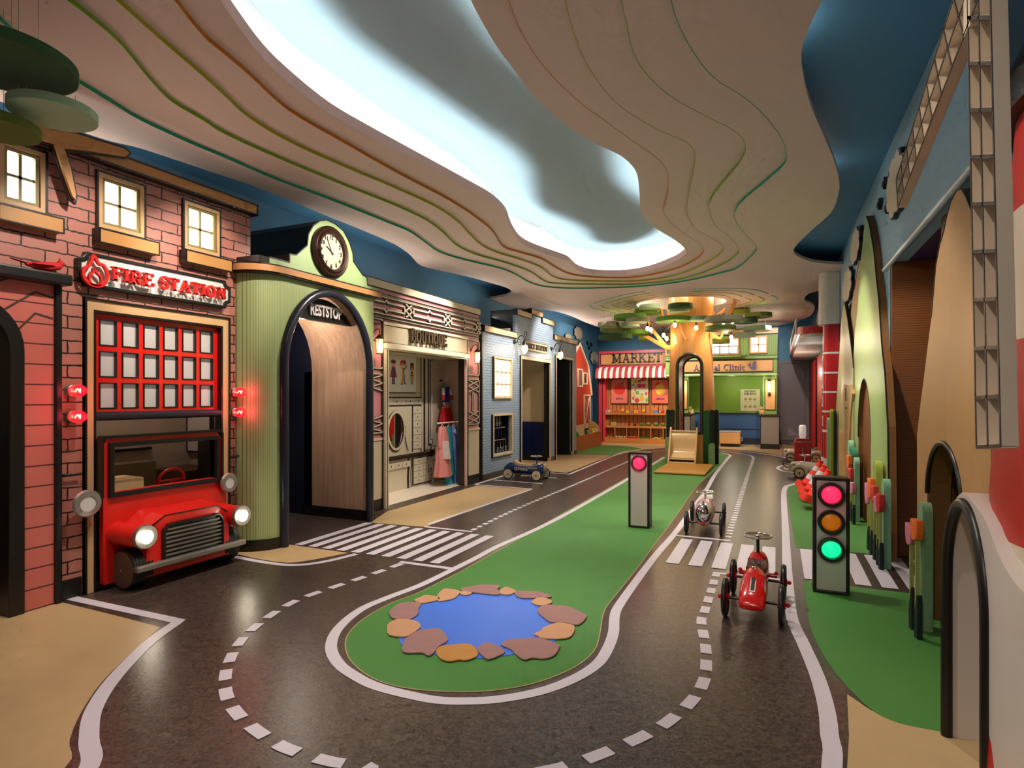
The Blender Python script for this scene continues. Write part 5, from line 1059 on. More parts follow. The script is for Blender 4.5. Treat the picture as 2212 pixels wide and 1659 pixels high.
b.prism('x', XF-.05, XF, [(A,.07),(h1[0],.07),(h1[0],hz1),(h1[1],hz1),(h1[1],.07),(h2[0],.07),(h2[0],hz2),(h2[1],hz2),(h2[1],.07),(F_,.07),(F_,zEe),(E_,zEe),(E_,zDd),(D_,zDd),(D_,zCc),(Cc,zCc),(Cc,zBb),(B_,zBb),(B_,zAa),(A,zAa)], [rect(*nw), rect(*ww)])
b.build('brick_panel', PB, pf)
for bb_ in [(XF-.5, XF-.05, A-.0, A+.02, 0, zAa), (XF-.45, XF-.05, B_-.0, B_+.02, zAa, zBb), (XF-.45, XF-.05, Cc, Cc+.02, zBb, zCc), (XF-.5, XF+.0, A-.03, A+.0, 0, zAa+.01)]: b = MB(); b.box(*bb_); b.build('dark_return', BLACK, pf)
CH = .085
cp = MB(); ol = MB()
for (y0, y2, zt_) in [(A, B_, zAa), (B_, Cc, zBb), (Cc, D_, zCc), (D_, E_, zDd), (E_, F_, zEe)]:
    cp.box(XF-.05, XF+.03, y0+.004, y2+.01, zt_-CH, zt_); frame(ol, 'x', XF-.05, XF+.034, y0-.004, y2+.018, zt_-CH-.006, zt_+.006, .008)
cp.build('coping', PS, pf); ol.build('coping_outline', BLACK, pf)
for (y0, y2) in [(A, h1[0]-.02), (h1[1]+.02, h2[0]-.02), (h2[1]+.015, F_)]: b = MB(); b.box(XF-.04, XF+.012, y0, y2, 0, .075); b.build('baseboard', mat('dark_plinth', '#3b2f27', .45), pf)
b = MB()
for (u0, u1, zt_) in [(h1[0], h1[1], hz1), (h2[0], h2[1], hz2)]:
    b.prism('x', XF-.03, XF+.03, [(u0-.025,0),(u0-.025,zt_+.05),(u1+.02,zt_+.05),(u1+.02,0),(u1,0),(u1,zt_),(u0,zt_),(u0,0)])
b.build('door_casing', mat('casing_cream', '#d0b999', .4), pf)
b = MB()
for (u0, u1, zt_) in [(h1[0], h1[1], hz1), (h2[0], h2[1], hz2)]: b.prism('x', XF-.03, XF+.024, [(u0-.042,0),(u0-.042,zt_+.058),(u1+.026,zt_+.058),(u1+.026,0),(u1+.018,0),(u1+.018,zt_+.05),(u0-.022,zt_+.05),(u0-.022,0)])
b.build('door_outline', BLACK, pf)
# rooms behind the doors
PY = 10.34
b = MB(); b.box(-4.62, -4.6, h1[0]-.3, PY, .727, 2.3); b.box(-4.6, XF-.10, PY-.02, PY, .727, 2.3); b.box(-4.6, XF-.06, h1[0]-.3, h1[0]-.28, 0, 2.3); b.box(-4.6, XF-.06, h1[0]-.3, PY, hz1+.03, hz1+.05); b.build('room_upper_wall', mat('room_beige', '#cbb998', .5), pf)
b = MB(); b.box(-4.62, -4.59, h1[0]-.3, PY, .12, .727); b.box(-4.6, XF-.10, PY-.026, PY, .12, .727); b.build('room_lower_wall', mat('navy_wall', '#0b1a52', .35), pf)
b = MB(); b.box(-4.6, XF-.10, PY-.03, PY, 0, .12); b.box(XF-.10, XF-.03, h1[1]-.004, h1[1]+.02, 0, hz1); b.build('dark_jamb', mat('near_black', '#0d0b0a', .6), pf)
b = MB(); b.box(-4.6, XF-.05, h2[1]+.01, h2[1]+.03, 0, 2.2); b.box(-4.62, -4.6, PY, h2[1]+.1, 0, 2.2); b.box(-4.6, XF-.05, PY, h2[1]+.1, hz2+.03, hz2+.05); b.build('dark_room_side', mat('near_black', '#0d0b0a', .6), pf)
# lit window 4 x 4 panes
def wz(u0, u1, v0, v1, nc, nr, nm, parent, ax='x', P=XF, lit=True, s_=1):
    b = MB(); frame(b, ax, P-.03*s_, P+.03*s_, u0-.035, u1+.035, v0-.035, v1+.035, .022); o = b.build(nm, PS, parent, bevel=.003)
    b = MB(); frame(b, ax, P-.03*s_, P+.012*s_, u0-.014, u1+.014, v0-.014, v1+.014, .014); 
    for i in range(1, nc): uu = u0+(u1-u0)*i/nc; b.pbox(ax, P-.025*s_, P+.004*s_, uu-.007, uu+.007, v0, v1)
    for i in range(1, nr): vv = v0+(v1-v0)*i/nr; b.pbox(ax, P-.025*s_, P+.004*s_, u0, u1, vv-.009, vv+.009)
    b.build('muntin', mat('gold_muntin', '#b0935c', .4), o)
    b = MB(); b.pbox(ax, P-.034*s_, P-.028*s_, u0, u1, v0, v1); b.build('lit_pane', WARMGLOW, o)
    return o
wz(ww[0]+.02, ww[1]-.02, ww[2]+.02, ww[3]-.02, 4, 3, 'window', pf)
b = MB(); b.box(XF-.03, XF+.028, ww[0]-.035, ww[0]-.02, ww[2]-.02, ww[3]+.02); b.build('window_edge', BLACK, pf)
# weapon-like niche: rack with handcuffs and straps
b = MB(); frame(b, 'x', XF-.02, XF+.03, nw[0]-.03, nw[1]+.03, nw[2]-.04, nw[3]+.035, .032); nf = b.build('niche_frame', PS, pf, bevel=.003)
b = MB(); frame(b, 'x', XF-.02, XF+.024, nw[0]-.045, nw[1]+.02, nw[2]-.05, nw[3]+.03, .016); b.build('niche_outline', BLACK, nf)
b = MB(); b.box(XF-.26, XF-.24, nw[0]-.02, nw[1]+.02, nw[2]-.02, nw[3]+.02); b.box(XF-.25, XF-.04, nw[1], nw[1]+.015, nw[2], nw[3]); b.box(XF-.25, XF-.04, nw[0]-.015, nw[0], nw[2], nw[3]); b.box(XF-.25, XF-.04, nw[0], nw[1], nw[2]-.015, nw[2]); b.box(XF-.25, XF-.04, nw[0], nw[1], nw[3], nw[3]+.015)
b.build('niche_box', mat('near_black', '#0d0b0a', .6), pf)
nW = nw[1]-nw[0]; nH = nw[3]-nw[2]
for k, zz_ in enumerate([nw[2]+nH*.67, nw[2]+nH*.34]):
    b = MB(); b.tube([(XF-.06, nw[0]+.01, zz_), (XF-.06, nw[0]+nW*.85, zz_)], .007, 8); b.build('niche_rail', mat('pale_rail', '#9a8c78', .4), nf, smooth=60)
for k in range(5):
    yy = nw[0]+nW*(.08+.15*k); b = MB(); b.box(XF-.10, XF-.09, yy-.013, yy+.013, nw[3]-.16, nw[3]-.02); b.build('white_tag', mat('tag_white', '#b3a999', .5), nf)
for k in range(4):
    yy = nw[0]+nW*(.2+.14*k); zt_ = nw[2]+nH*.34
    t = thing('toy_baton', 'dark toy baton with chrome ring hanging in the station niche', 'baton', (XF-.06, yy, zt_+.05), group='toy batons in the station niche')
    b = MB(); b.tube([(XF-.055, yy, nw[2]+nH*.67+.06), (XF-.055, yy, nw[2]+nH*.40)], .010, 8); b.build('shaft', mat('baton_navy', '#171a3c', .35), t, smooth=60)
    b = MB(); b.tube([(XF-.05, yy+.014*math.cos(a), nw[2]+nH*.67+.075+.014*math.sin(a)) for a in [math.pi*i/5 for i in range(10)]], .003, 6, True); b.build('ring', CHROME, t, smooth=60)
for k in range(4):
    yy = nw[0]+nW*(.42+.15*k); zt_ = nw[2]+nH*.34
    t = thing('toy_handcuffs', 'silver toy handcuffs hanging from the lower niche rail', 'handcuffs', (XF-.045, yy, zt_-.2), group='toy handcuffs in the station niche')
    b = MB(); b.tube([(XF-.045, yy-.04, zt_+.01), (XF-.045, yy-.01, zt_+.02), (XF-.045, yy, zt_-.02), (XF-.045, yy, zt_-.10)], .003, 6); b.build('chain', CHROME, t)
    b = MB(); b.tube([(XF-.045, yy+.024*math.cos(a), zt_-.145+.036*math.sin(a)) for a in [math.pi*i/8 for i in range(16)]], .006, 6, True); b.build('cuff_ring', CHROME, t, smooth=60)
# sign
pg = thing('police_station_sign', 'cream sign board with dark POLICE STATION letters over the station door', 'sign', (XF+.02, 9.8, 2.1))
g0, g1 = Pq(875, 700)[0], Pq(1178, 700)[0]; gz1 = (Pq(875, 640)[1]+Pq(1178, 700)[1])/2; gz0 = (Pq(875, 790)[1]+Pq(1170, 845)[1])/2; g0 = Pq(800, 700)[0]
b = MB(); b.box(XF, XF+.03, g0, g1, gz0, gz1); b.build('board', PS, pg, bevel=.003)
b = MB(); frame(b, 'x', XF+.02, XF+.036, g0, g1, gz0, gz1, .007); b.build('border', mat('bronze_line', '#5d4a2c', .4), pg)
slab('POLICE STATION', (gz1-gz0)*.52, 'x', XF+.030, XF+.040, g0+.03, gz0+(gz1-gz0)*.22, total=(g1-g0)-.07, wt=.22).build('lettering', BLACK, pg)
IRON = mat('black_iron', '#1b1714', .4, metal=.4)
def gooseneck(cx, cy, bx_, by_, label):
    y0, z0 = Pq(cx, cy); yb, zb_ = onX(1020+bx_/7.373, 650+by_/7.373, XF+.10)
    t = thing('gooseneck_lamp', label, 'lamp', (XF, y0, z0), group='gooseneck lamps of the station')
    Xb = XF+.17; yb, zb_ = onX(1020+bx_/7.373, 650+by_/7.373, Xb)
    b = MB(); b.lathe([(.035, 0), (.035, .012), (.015, .03)], (XF, y0, z0), 'x', 14)
    def P_(s, z): return (XF+.02+(Xb-XF-.02)*s, y0+(yb-y0)*s, z)
    b.tube([P_(s, z) for s, z in cr([(0, z0), (.2, z0-.01), (.35, z0+.06), (.6, z0+.1), (.85, z0+.09), (1.0, z0+.05), (1, zb_+.09)], False, 4)], .008, 8)
    b.tube([P_(s, z) for s, z in cr([(.35, z0+.05), (.55, z0+.03), (.6, z0-.03), (.45, z0-.05), (.38, z0-.01), (.46, z0+.01)], False, 4)], .005, 6)
    b.tube([P_(s, z) for s, z in cr([(1.0, z0+.06), (1.2, z0+.09), (1.22, z0+.15), (1.05, z0+.16), (1.0, z0+.12), (1.08, z0+.11)], False, 4)], .005, 6)
    b.lathe([(.012, .13), (.03, .10), (.045, .05), (.04, .045)], (Xb, yb, zb_), 'z', 14); b.build('arm', IRON, t, smooth=50)
    b = MB(); b.lathe([(.042, .045), (.052, .0), (.045, -.05), (.025, -.085), (0, -.095)], (Xb, yb, zb_), 'z', 16); b.build('glass_globe', LGL, t, smooth=60)
    b = MB(); b.ball((Xb, yb, zb_-.01), .02, .02, .032); b.build('bulb', BULB, t, smooth=60)
    lamp('gooseneck_light', (Xb+.05, yb, zb_-.02), 7, (1, .8, .55), .03)
gooseneck(665, 655, 835, 750, 'black gooseneck lamp left of the station sign')
gooseneck(1255, 760, 1405, 855, 'black gooseneck lamp right of the station sign')
# ================================================================== barn end
BNX = -4.30
bn = thing('barn_facade', 'red barn front with white trimmed gable and hatches', 'building', (BNX, 12.6, 0))
def Bq(x, y, X=BNX): return onX(x, y, X)
RW = stripe_mat('red_barn_boards', '#b8321a', '#7e1d0e', 'Y', 0.06, 0.08, 0.5)
roof = [Bq(1245, 760), Bq(1252, 742), Bq(1268, 790), Bq(1279, 848), Bq(1275, 848), Bq(1276, 930)]
yb0 = onX(1215, 860, BNX)[0]; yb1 = onX(1276.5, 900, BNX)[0]; ap = Bq(1251, 745); k1_ = Bq(1270, 792); k2_ = Bq(1277, 850)
b = MB(); b.prism('x', BNX-.04, BNX, [(yb0, .1), (yb1, .1), (k2_[0]-.03, k2_[1]), (k1_[0]-.02, k1_[1]), ap, (ap[0]-(k1_[0]-ap[0]), k1_[1]), (yb0, k2_[1])]); b.build('barn_boards', RW, bn)
b = MB(); b.stroke('x', BNX-.10, BNX+.03, [(yb0, k1_[1]-.1), (ap[0]-(k1_[0]-ap[0]), k1_[1]+.02), (ap[0], ap[1]+.03), (k1_[0], k1_[1]), (k2_[0]+.01, k2_[1]-.04)], .05); b.build('bargeboard', mat('barn_trim_cream', '#d3bfa2', .45), bn)
b = MB(); b.stroke('x', BNX-.12, BNX+.02, [(ap[0]-.3, ap[1]-.2), (ap[0], ap[1]+.065), (k1_[0]+.03, k1_[1]+.02), (k2_[0]+.04, k2_[1]-.03)], .03); b.build('roof_edge', BLACK, bn)
for (x0, y0, x1, y2, cross) in [(1247, 796, 1257, 836, 0), (1258.5, 804, 1267, 831, 1), (1260.5, 852, 1273.5, 927, 2)]:
    p, q = Bq(x0, y0), Bq(x1, y2); b = MB(); frame(b, 'x', BNX, BNX+.03, p[0], q[0], q[1], p[1], .035)
    if cross == 2: b.stroke('x', BNX+.005, BNX+.02, [(p[0]+.02, p[1]-.02), (q[0]-.02, q[1]+.02)], .02); b.stroke('x', BNX+.005, BNX+.02, [(q[0]-.02, p[1]-.02), (p[0]+.02, q[1]+.02)], .02)
    o = b.build('hatch', mat('barn_trim_cream', '#d3bfa2', .45), bn)
    b = MB(); frame(b, 'x', BNX+.001, BNX+.012, p[0]+.033, q[0]-.033, q[1]+.033, p[1]-.033, .014)
    if cross == 1: b.stroke('x', BNX+.002, BNX+.012, [(p[0]+.04, p[1]-.04), (q[0]-.04, q[1]+.04)], .03); b.stroke('x', BNX+.002, BNX+.012, [(q[0]-.04, p[1]-.04), (p[0]+.04, q[1]+.04)], .03)
    b.build('hatch_line', BLACK, o)
    if cross == 0: b = MB(); b.box(BNX+.002, BNX+.008, p[0]+.04, q[0]-.04, q[1]+.04, p[1]-.04); b.build('hatch_opening', mat('hatch_brown', '#8a4a38', .5), o)
# sand table
sx_ = -3.95; s0_, s1_ = onX(1243, 970, sx_)[0], onX(1299.5, 950, sx_)[0]
sd = thing('play_trough', 'long brown play trough with a rounded end in front of the barn', 'play table', (sx_, (s0_+s1_)/2, 0))
zt_ = onX(1298, 930, sx_)[1]; TRB = mat('trough_brown', '#9a4a20', .4)
b = MB(); b.box(sx_-.03, sx_, s0_, s1_, 0, zt_-.03); b.build('front_board', TRB, sd)
b = MB(); b.box(BNX+.03, sx_-.03, s0_, s1_, zt_-.08, zt_-.06); b.build('tray', PS, sd)
b = MB(); b.prism('x', BNX+.005, BNX+.03, [(s0_, 0), (s1_, 0), (s1_, zt_+.18), (s0_, zt_+.14)]); b.build('back_board', PS, sd)
yq, xq = s1_-.03, (BNX+sx_)/2
b = MB(); e_ = [(BNX+.03, zt_-.06), (sx_-.03, zt_-.06)]+[(sx_-.03-(sx_-BNX-.06)*(1-math.cos(math.radians(a))), zt_-.06+.30*math.sin(math.radians(a))) for a in range(10, 91, 10)]
b.prism('y', s1_-.03, s1_, e_); b.build('round_end', mat('ply_end', '#c89a5a', .45), sd)
TOYS = [('toy_duck', 'yellow toy duck in the brown trough', '#e6c21c', .80), ('toy_snake', 'dark green toy crocodile in the brown trough', '#1d5040', .55), ('toy_frog', 'bright green toy frog at the near end of the trough', '#3f9a2a', .22), ('toy_cow', 'white toy lamb at the far end of the trough', '#cfc6b4', .93)]
for nm, lab, c, f in TOYS:
    yy = s0_+(s1_-s0_)*f; x = sx_-.10; zb_ = zt_-.06
    t = thing(nm, lab, 'toy', (x, yy, zb_))
    b = MB(); b.ball((x, yy, zb_+.045), .045, .075, .04); b.build('body', mat(nm+'_c', c, .5), t, smooth=60)
    b = MB(); b.ball((x+.0, yy-.06, zb_+.095), .032, .035, .03); b.tube([(x, yy-.06, zb_+.09), (x+.01, yy-.115, zb_+.085)], [.016, .006], 8); b.build('head', mat(nm+'_c', c, .5), t, smooth=60)
# clouds and birds on the left wall
CLD = mat('cloud_cream', '#cdbfa6', .55); OUT = mat('cutout_black', '#0f1112', .5)
def blob(cu, cv, ru, rv, n=8, amp=.08, N=64): return [(cu+ru*math.cos(t)*(1-amp+amp*2*abs(math.sin(n*t/2))), cv+rv*math.sin(t)*(1-amp+amp*2*abs(math.sin(n*t/2)))) for t in [2*math.pi*i/N for i in range(N)]]
def cloud(ax, P, s_, cu, cv, ru, rv, label, group):
    org = P3(ax, P, cu, cv-rv)
    t = thing('cloud_cutout', label, 'cloud', org, group=group)
    b = MB(); b.prism(ax, P, P+.03*s_, blob(cu, cv, ru*1.08, rv*1.05)); b.build('dark_backing', OUT, t)
    b = MB(); b.prism(ax, P+.03*s_, P+.036*s_, blob(cu, cv, ru, rv)); b.build('cloud_face', CLD, t)
LWX = -4.645
for (cx, cy, rx, ry, lab) in [(1675, 513, 62, 98, 'upper cream cloud cut-out on the far left blue wall'), (1515, 570, 50, 40, 'half hidden cream cloud cut-out behind the station parapet'), (1928, 907, 55, 100, 'lower cream cloud cut-out beside the barn gable')]:
    c = onX(1020+cx/7.373, 650+cy/7.373, LWX); e = onX(1020+(cx+rx)/7.373, 650+(cy-ry)/7.373, LWX); cloud('x', LWX, 1, c[0], c[1], abs(e[0]-c[0]), abs(onX(1020+cx/7.373, 650+(cy-ry)/7.373, LWX)[1]-c[1]), lab, 'clouds on the left wall')
def bird(ax, P, s_, cu, cv, w_, h_, label, group):
    t = MB(); t.prism(ax, P, P+.03*s_, [(cu-w_, cv+h_*.2), (cu-w_*.4, cv+h_), (cu+w_*.1, cv+h_*.3), (cu+w_*.5, cv+h_*.7), (cu+w_, cv-h_*.1), (cu+w_*.3, cv-h_*.2), (cu, cv-h_), (cu-w_*.4, cv-h_*.2)])
    t.build('bird_cutout', OUT, label=label, cat='bird', group=group)
for (cx, cy, lab) in [(1830, 675, 'left black bird cut-out of the three by the barn'), (1890, 700, 'right black bird cut-out of the three by the barn'), (1855, 750, 'lowest black bird cut-out of the three by the barn')]:
    c = onX(1020+cx/7.373, 650+cy/7.373, LWX); bird('x', LWX, 1, c[0], c[1], .10, .055, lab, 'birds on the left wall')
# ================================================================== market
YM = 15.05; YS = 15.30
mk = thing('market_facade', 'red framed MARKET stall front with slatted back wall and shelves', 'market stall', (-3.3, YM, 0))
def M3(cx, cy, Y=YM): return onY(1250+cx/6.911, 620+cy/6.911, Y)
def M4(cx, cy, Y=YS): return onY(1250+cx/10.37, 820+cy/10.37, Y)
RF = mat('market_red', '#b5283a', .4); RB = mat('market_bright_red', '#d5393a', .4)
x0, ztop = onY(1293.5, 759.2, YM); x1 = onY(1452, 800, YM)[0]
zs1 = M3(335, 1005)[1]; zs0 = M3(335, 1165)[1]; zf = M3(300, 1205)[1]; xs0 = M3(335, 1100)[0]
b = MB(); b.prism('y', YM, YM+.06, rect(x0, x1, zf, ztop), [rect(xs0-.01, x1-.05, zs0, zs1)]); b.build('sign_frame', RF, mk)
OC = mat('outline_maroon', '#3a1014', .4)
b = MB(); frame(b, 'y', YM-.012, YM+.01, x0-.012, x1, zf-.012, ztop+.012, .014); frame(b, 'y', YM-.012, YM+.01, xs0-.02, x1-.04, zs0-.012, zs1+.012, .014); b.build('frame_outline', OC, mk)
b = MB(); b.box(xs0-.01, x1-.05, YM+.02, YM+.05, zs0, zs1); b.build('sign_board', wood_mat('sign_wood', '#c68a4e', '#a86d36', 'X', .7), mk)
m0, m1 = M3(495, 1145, YM-.01), M3(1245, 1135, YM-.01); mt = M3(495, 1020, YM-.01)
slab('MARKET', (mt[1]-m0[1])*1.08, 'y', YM-.012, YM+.022, m0[0]+.0, m0[1]+.02, total=m1[0]-m0[0], wt=.15).build('lettering', mat('sign_dark_green', '#2b2a1c', .4), mk)
xp = onY(1302, 900, YM)[0]; xq = onY(1307, 900, YM)[0]
b = MB(); b.box(x0, xp, YM, YM+.25, 0, zf); b.build('side_post', RF, mk)
b = MB(); b.box(xp, xq, YM+.02, YM+.3, 0, zf); b.build('inner_post', RB, mk)
b = MB(); b.box(xp-.01, xp+.004, YM-.006, YM+.02, .05, zf); b.box(x0-.012, x0, YM-.01, YM+.2, 0, zf); b.build('post_line', OC, mk)
MW = stripe_mat('market_slats', '#c47a3c', '#33100c', 'X', 0.1085, 0.13, .5)
b = MB(); b.box(xq, x1, YS, YS+.03, 0, zf+.1); b.build('slat_wall', MW, mk)
WS = wood_mat('shelf_oak', '#cb8444', '#b26a2e', 'X', .8)
sh = []
for (ya, yb) in [(891.4, 895.7), (919.3, 923.7)]:
    za, zb_ = onY(1320, ya, YM)[1], onY(1320, yb, YM)[1]; sh.append(za)
    b = MB(); b.box(xq-.02, x1, YM+.02, YS, zb_, za); b.build('shelf', WS, mk, bevel=.003)
zb1 = onY(1320, 945.4, YM)[1]; zb0 = onY(1320, 957, YM)[1]; zb0 = max(zb0, .0)
b = MB(); b.box(xq-.02, x1, YM, YM+.03, zb0, zb1); b.build('bin_front', WS, mk, bevel=.003)
b = MB(); b.box(xq-.02, x1, YM+.03, YS, .05, .08+zb1*.4); b.build('bin_floor', WS, mk)
zd = sh[1]-.04
divs = [onY(p, 930, YM)[0] for p in (1327.5, 1352.7, 1378.7, 1405, 1432)]
for xd in divs: b = MB(); b.box(xd-.012, xd+.012, YM+.03, YS, .05, zd); b.build('divider', WS, mk)
b = MB(); b.box(x0, x1, YM-.04, YM+.0, 0, zb0); b.build('pale_plinth', PS, mk)
# awning with scalloped hem
aw = thing('awning', 'red and white striped awning with scalloped hem under the MARKET sign', 'awning', (-3.4, YM-.2, zf-.3))
za1 = zf+.01; za0 = onY(1300, 816, YM-.22)[1]; ns = 25; sw = (x1-x0+.03)/ns
AWR = mat('awning_red', '#b3343a', .7); AWW = mat('awning_white', '#e2d9cf', .7)
for nm, par, m_ in [('red_stripes', 0, AWR), ('white_stripes', 1, AWW)]:
    b = MB()
    for k in range(par, ns, 2):
        u0 = x0-.03+k*sw; u1 = u0+sw; pts = []
        for j in range(9):
            a = math.pi/2*j/8; pts.append((YM-.24*math.sin(a), za1-(za1-za0-.03)*(1-math.cos(a))))
        vs = [(u0, p[0], p[1]) for p in pts]+[(u1, p[0], p[1]) for p in pts]; fs = [(j, j+1, j+10, j+9) for j in range(8)]
        b.add(vs, fs)
        q = pts[-1]; hs_ = [(u0, q[1])]+[(u0+sw*t, q[1]-.03-.025*math.sin(math.pi*t)) for t in (0, .25, .5, .75, 1)]+[(u1, q[1])]
        b.prism('y', q[0], q[0]+.004, hs_)
    b.build(nm, m_, aw)
# posters
def poster(xa, xb, yb_, bg, label, kind):
    u0, u1 = onY(xa, 850, YS-.03)[0], onY(xb, 850, YS-.03)[0]; z0 = onY(xa, yb_, YS-.03)[1]; z1 = z0+ (u1-u0)*1.42
    t = thing('fruit_poster', label, 'poster', ((u0+u1)/2, YS-.03, z0))
    b = MB(); frame(b, 'y', YS-.05, YS-.005, u0, u1, z0, z1, .014); b.build('frame', mat('walnut_frame', '#4a2312', .4), t)
    b = MB(); b.box(u0+.012, u1-.012, YS-.035, YS-.01, z0+.012, z1-.012); b.build('print', mat('print_bg_'+kind, bg, .6, vary=0), t)
    P = YS-.036; W_ = u1-u0; c = (u0+u1)/2
    def pr_(nm, col, polys, k=0):
        b = MB()
        for q in polys: b.prism('y', P-.001*(k+1), P, q)
        b.build(nm, mat('pr_'+col.strip('#'), col, .6, vary=0), t)
    if kind == 'apple':
        zc = z0+W_*.80
        ap_ = [(c+W_*.33*math.cos(a)*(1-.05*math.cos(2*a)), zc+W_*.29*math.sin(a)-(W_*.08*math.exp(-((a-math.pi/2)*3)**2))) for a in [2*math.pi*i/30 for i in range(30)]]
        pr_('apple', '#e8352c', [ap_]); pr_('stem', '#5a3a20', [rect(c-.03*W_, c+.01*W_, zc+.2*W_, zc+.38*W_)], 1)
        pr_('leaf', '#4e8a52', [[(c+.05*W_, zc+.26*W_), (c+.1*W_, zc+.38*W_), (c+.26*W_, zc+.46*W_), (c+.22*W_, zc+.33*W_)]], 1)
        textmb('APPLE', W_*.13, .002, lambda u, v, w_: (c+u, P-w_, z0+W_*.28+v), off=.002, gap=1.15).build('lettering', mat('print_maroon', '#4a1418', .6), t)
    elif kind == 'lemon':
        zc = z0+W_*.82
        le = [(c+.02*W_+W_*.27*math.cos(a)*(1+.08*math.cos(a*2+1.2)), zc+W_*.33*math.sin(a)*(1+.05*math.cos(a*2))) for a in [2*math.pi*i/30 for i in range(30)]]
        pr_('lemon', '#e9b93c', [le]); pr_('leaf', '#4a4a22', [[(c-.3*W_, zc+.26*W_), (c-.15*W_, zc+.42*W_), (c+.02*W_, zc+.44*W_), (c-.1*W_, zc+.32*W_)]], 1)
        textmb('LEMON', W_*.14, .002, lambda u, v, w_: (c+u, P-w_, z0+W_*.28+v), off=.003, gap=1.15).build('lettering', mat('print_violet', '#43217a', .6), t)
    else:
        F = lambda fx, fy, fr, ry=None, n=14: ell(u0+W_*fx, z0+W_*fy, W_*fr, W_*(ry or fr), n)
        pr_('red_fruits', '#d9402c', [F(.35,.18,.13), F(.15,.3,.06,.1), F(.72,.98,.12), F(.85,.55,.07,.09), F(.7,1.34,.15), F(.26,.72,.045), F(.32,.86,.04)])
        pr_('yellow_fruits', '#e0b320', [F(.62,.28,.11,.17), F(.28,1.2,.1,.12), [(u0+W_*.1, z0+W_*.62), (u0+W_*.16, z0+W_*.68), (u0+W_*.2, z0+W_*.5), (u0+W_*.32, z0+W_*.36), (u0+W_*.24, z0+W_*.36), (u0+W_*.12, z0+W_*.48)]], 1)
        pr_('green_fruits', '#7fae35', [F(.37,.6,.1), F(.88,.2,.07,.13), F(.15,1.02,.07,.06), F(.62,.5,.07,.05)], 2)
        pr_('purple_fruits', '#b03a7c', [F(.5,.98,.13,.12)], 1); pr_('blue_berries', '#3b3f8a', [F(.5,1.27,.04), F(.44,1.2,.04), F(.55,1.2,.04)], 3)
poster(1319.4, 1357, 872, '#e87a6a', 'pink framed APPLE poster, left of the three in the market', 'apple')
poster(1362.3, 1401.9, 872, '#dccfae', 'cream framed poster of mixed fruits in the middle of the market wall', 'mix')
poster(1407, 1444.5, 872, '#e8694a', 'orange framed LEMON poster, right of the three in the market', 'lemon')
# goods
def goods(name, lab, cat, px, zs, c, shape, s_=1.0, yy=None, grp=None, c2=None):
    X = onY(px, 900, YM+.12)[0]; Y = yy or YM+.13
    if shape in ('bowl', 'pot'):
        t = thing(name, lab, cat, (X, Y, zs), group=grp)
        b = MB(); b.lathe([(.03*s_, 0), (.055*s_, .02*s_), (.075*s_, .075*s_), (.07*s_, .078*s_), (.03*s_, .05*s_), (0, .045*s_)], (X, Y, zs), 'z', 18); b.build('bowl', mat(name+c, c, .4), t, smooth=50)
        b = MB(); b.ball((X, Y, zs+.07*s_), .055*s_, .055*s_, .03*s_, 12, 6); b.build('filling', mat(name+'f'+(c2 or c), c2 or c, .5), t, smooth=60); return t
    b = MB()
    if shape == 'box': b.box(X-.05*s_, X+.05*s_, Y-.04*s_, Y+.04*s_, zs, zs+.06*s_)
    elif shape == 'ball': b.ball((X, Y, zs+.045*s_), .045*s_)
    elif shape == 'flat': b.lathe([(.03*s_, 0), (.10*s_, .012), (.09*s_, .016), (0, .010)], (X, Y, zs), 'z', 18)
    elif shape == 'cup': b.lathe([(.022*s_, 0), (.036*s_, .05*s_), (.03*s_, .05*s_), (.0, .02*s_)], (X, Y, zs), 'z', 14)
    elif shape == 'jar': b.lathe([(.03*s_, 0), (.035*s_, .01), (.035*s_, .07*s_), (.025*s_, .085*s_), (0, .09*s_)], (X, Y, zs), 'z', 14)
    return b.build(name, mat(name+c, c, .45), label=lab, cat=cat, group=grp, smooth=50, bevel=.003 if shape == 'box' else 0)
Z1, Z2 = sh[0], sh[1]
for nm, lab, cat, px, c, shp, s_ in [
 ('toy_kettle', 'grey metal toy kettle at the left end of the top market shelf', 'toy', 1310, '#8c8f92', 'jar', .8), ('toy_tin', 'pale pink toy tin second on the top market shelf', 'toy', 1316, '#d0b6c0', 'jar', .8), ('toy_plate', 'pale green toy dish on the top market shelf', 'toy', 1322, '#a9b39a', 'flat', .7),
 ('toy_sausage_pack', 'red toy food pack left of the yellow ball on the top shelf', 'toy', 1331, '#d8452e', 'box', .9), ('toy_cheese_ball', 'round yellow orange toy fruit on the top market shelf', 'toy', 1344.5, '#f0a41e', 'ball', 1.2),
 ('toy_butter_pack', 'flat yellow toy pack on the top market shelf', 'toy', 1356, '#e3b516', 'box', .9), ('toy_lilac_pack', 'small lilac toy pack between two yellow packs', 'toy', 1364, '#8d7096', 'box', .7), ('toy_cheese_box', 'bigger yellow toy box right of the lilac pack', 'toy', 1374, '#efa126', 'box', 1.1),
 ('toy_bread', 'golden round toy bread on the top market shelf', 'toy', 1390, '#eda43a', 'ball', 1.1), ('toy_apple', 'red toy apple at the right end of the top market shelf', 'toy', 1431, '#c4222a', 'ball', 1.0), ('toy_bun', 'pale toy bun beside the red toy apple', 'toy', 1425.5, '#d9b080', 'ball', .7)]:
    goods(nm, lab, cat, px, Z1, c, shp, s_)
t = thing('toy_juice_box', 'orange and blue toy carton standing on the top market shelf', 'toy', (onY(1417, 890, YM+.12)[0], YM+.13, Z1)); X = t.location.x
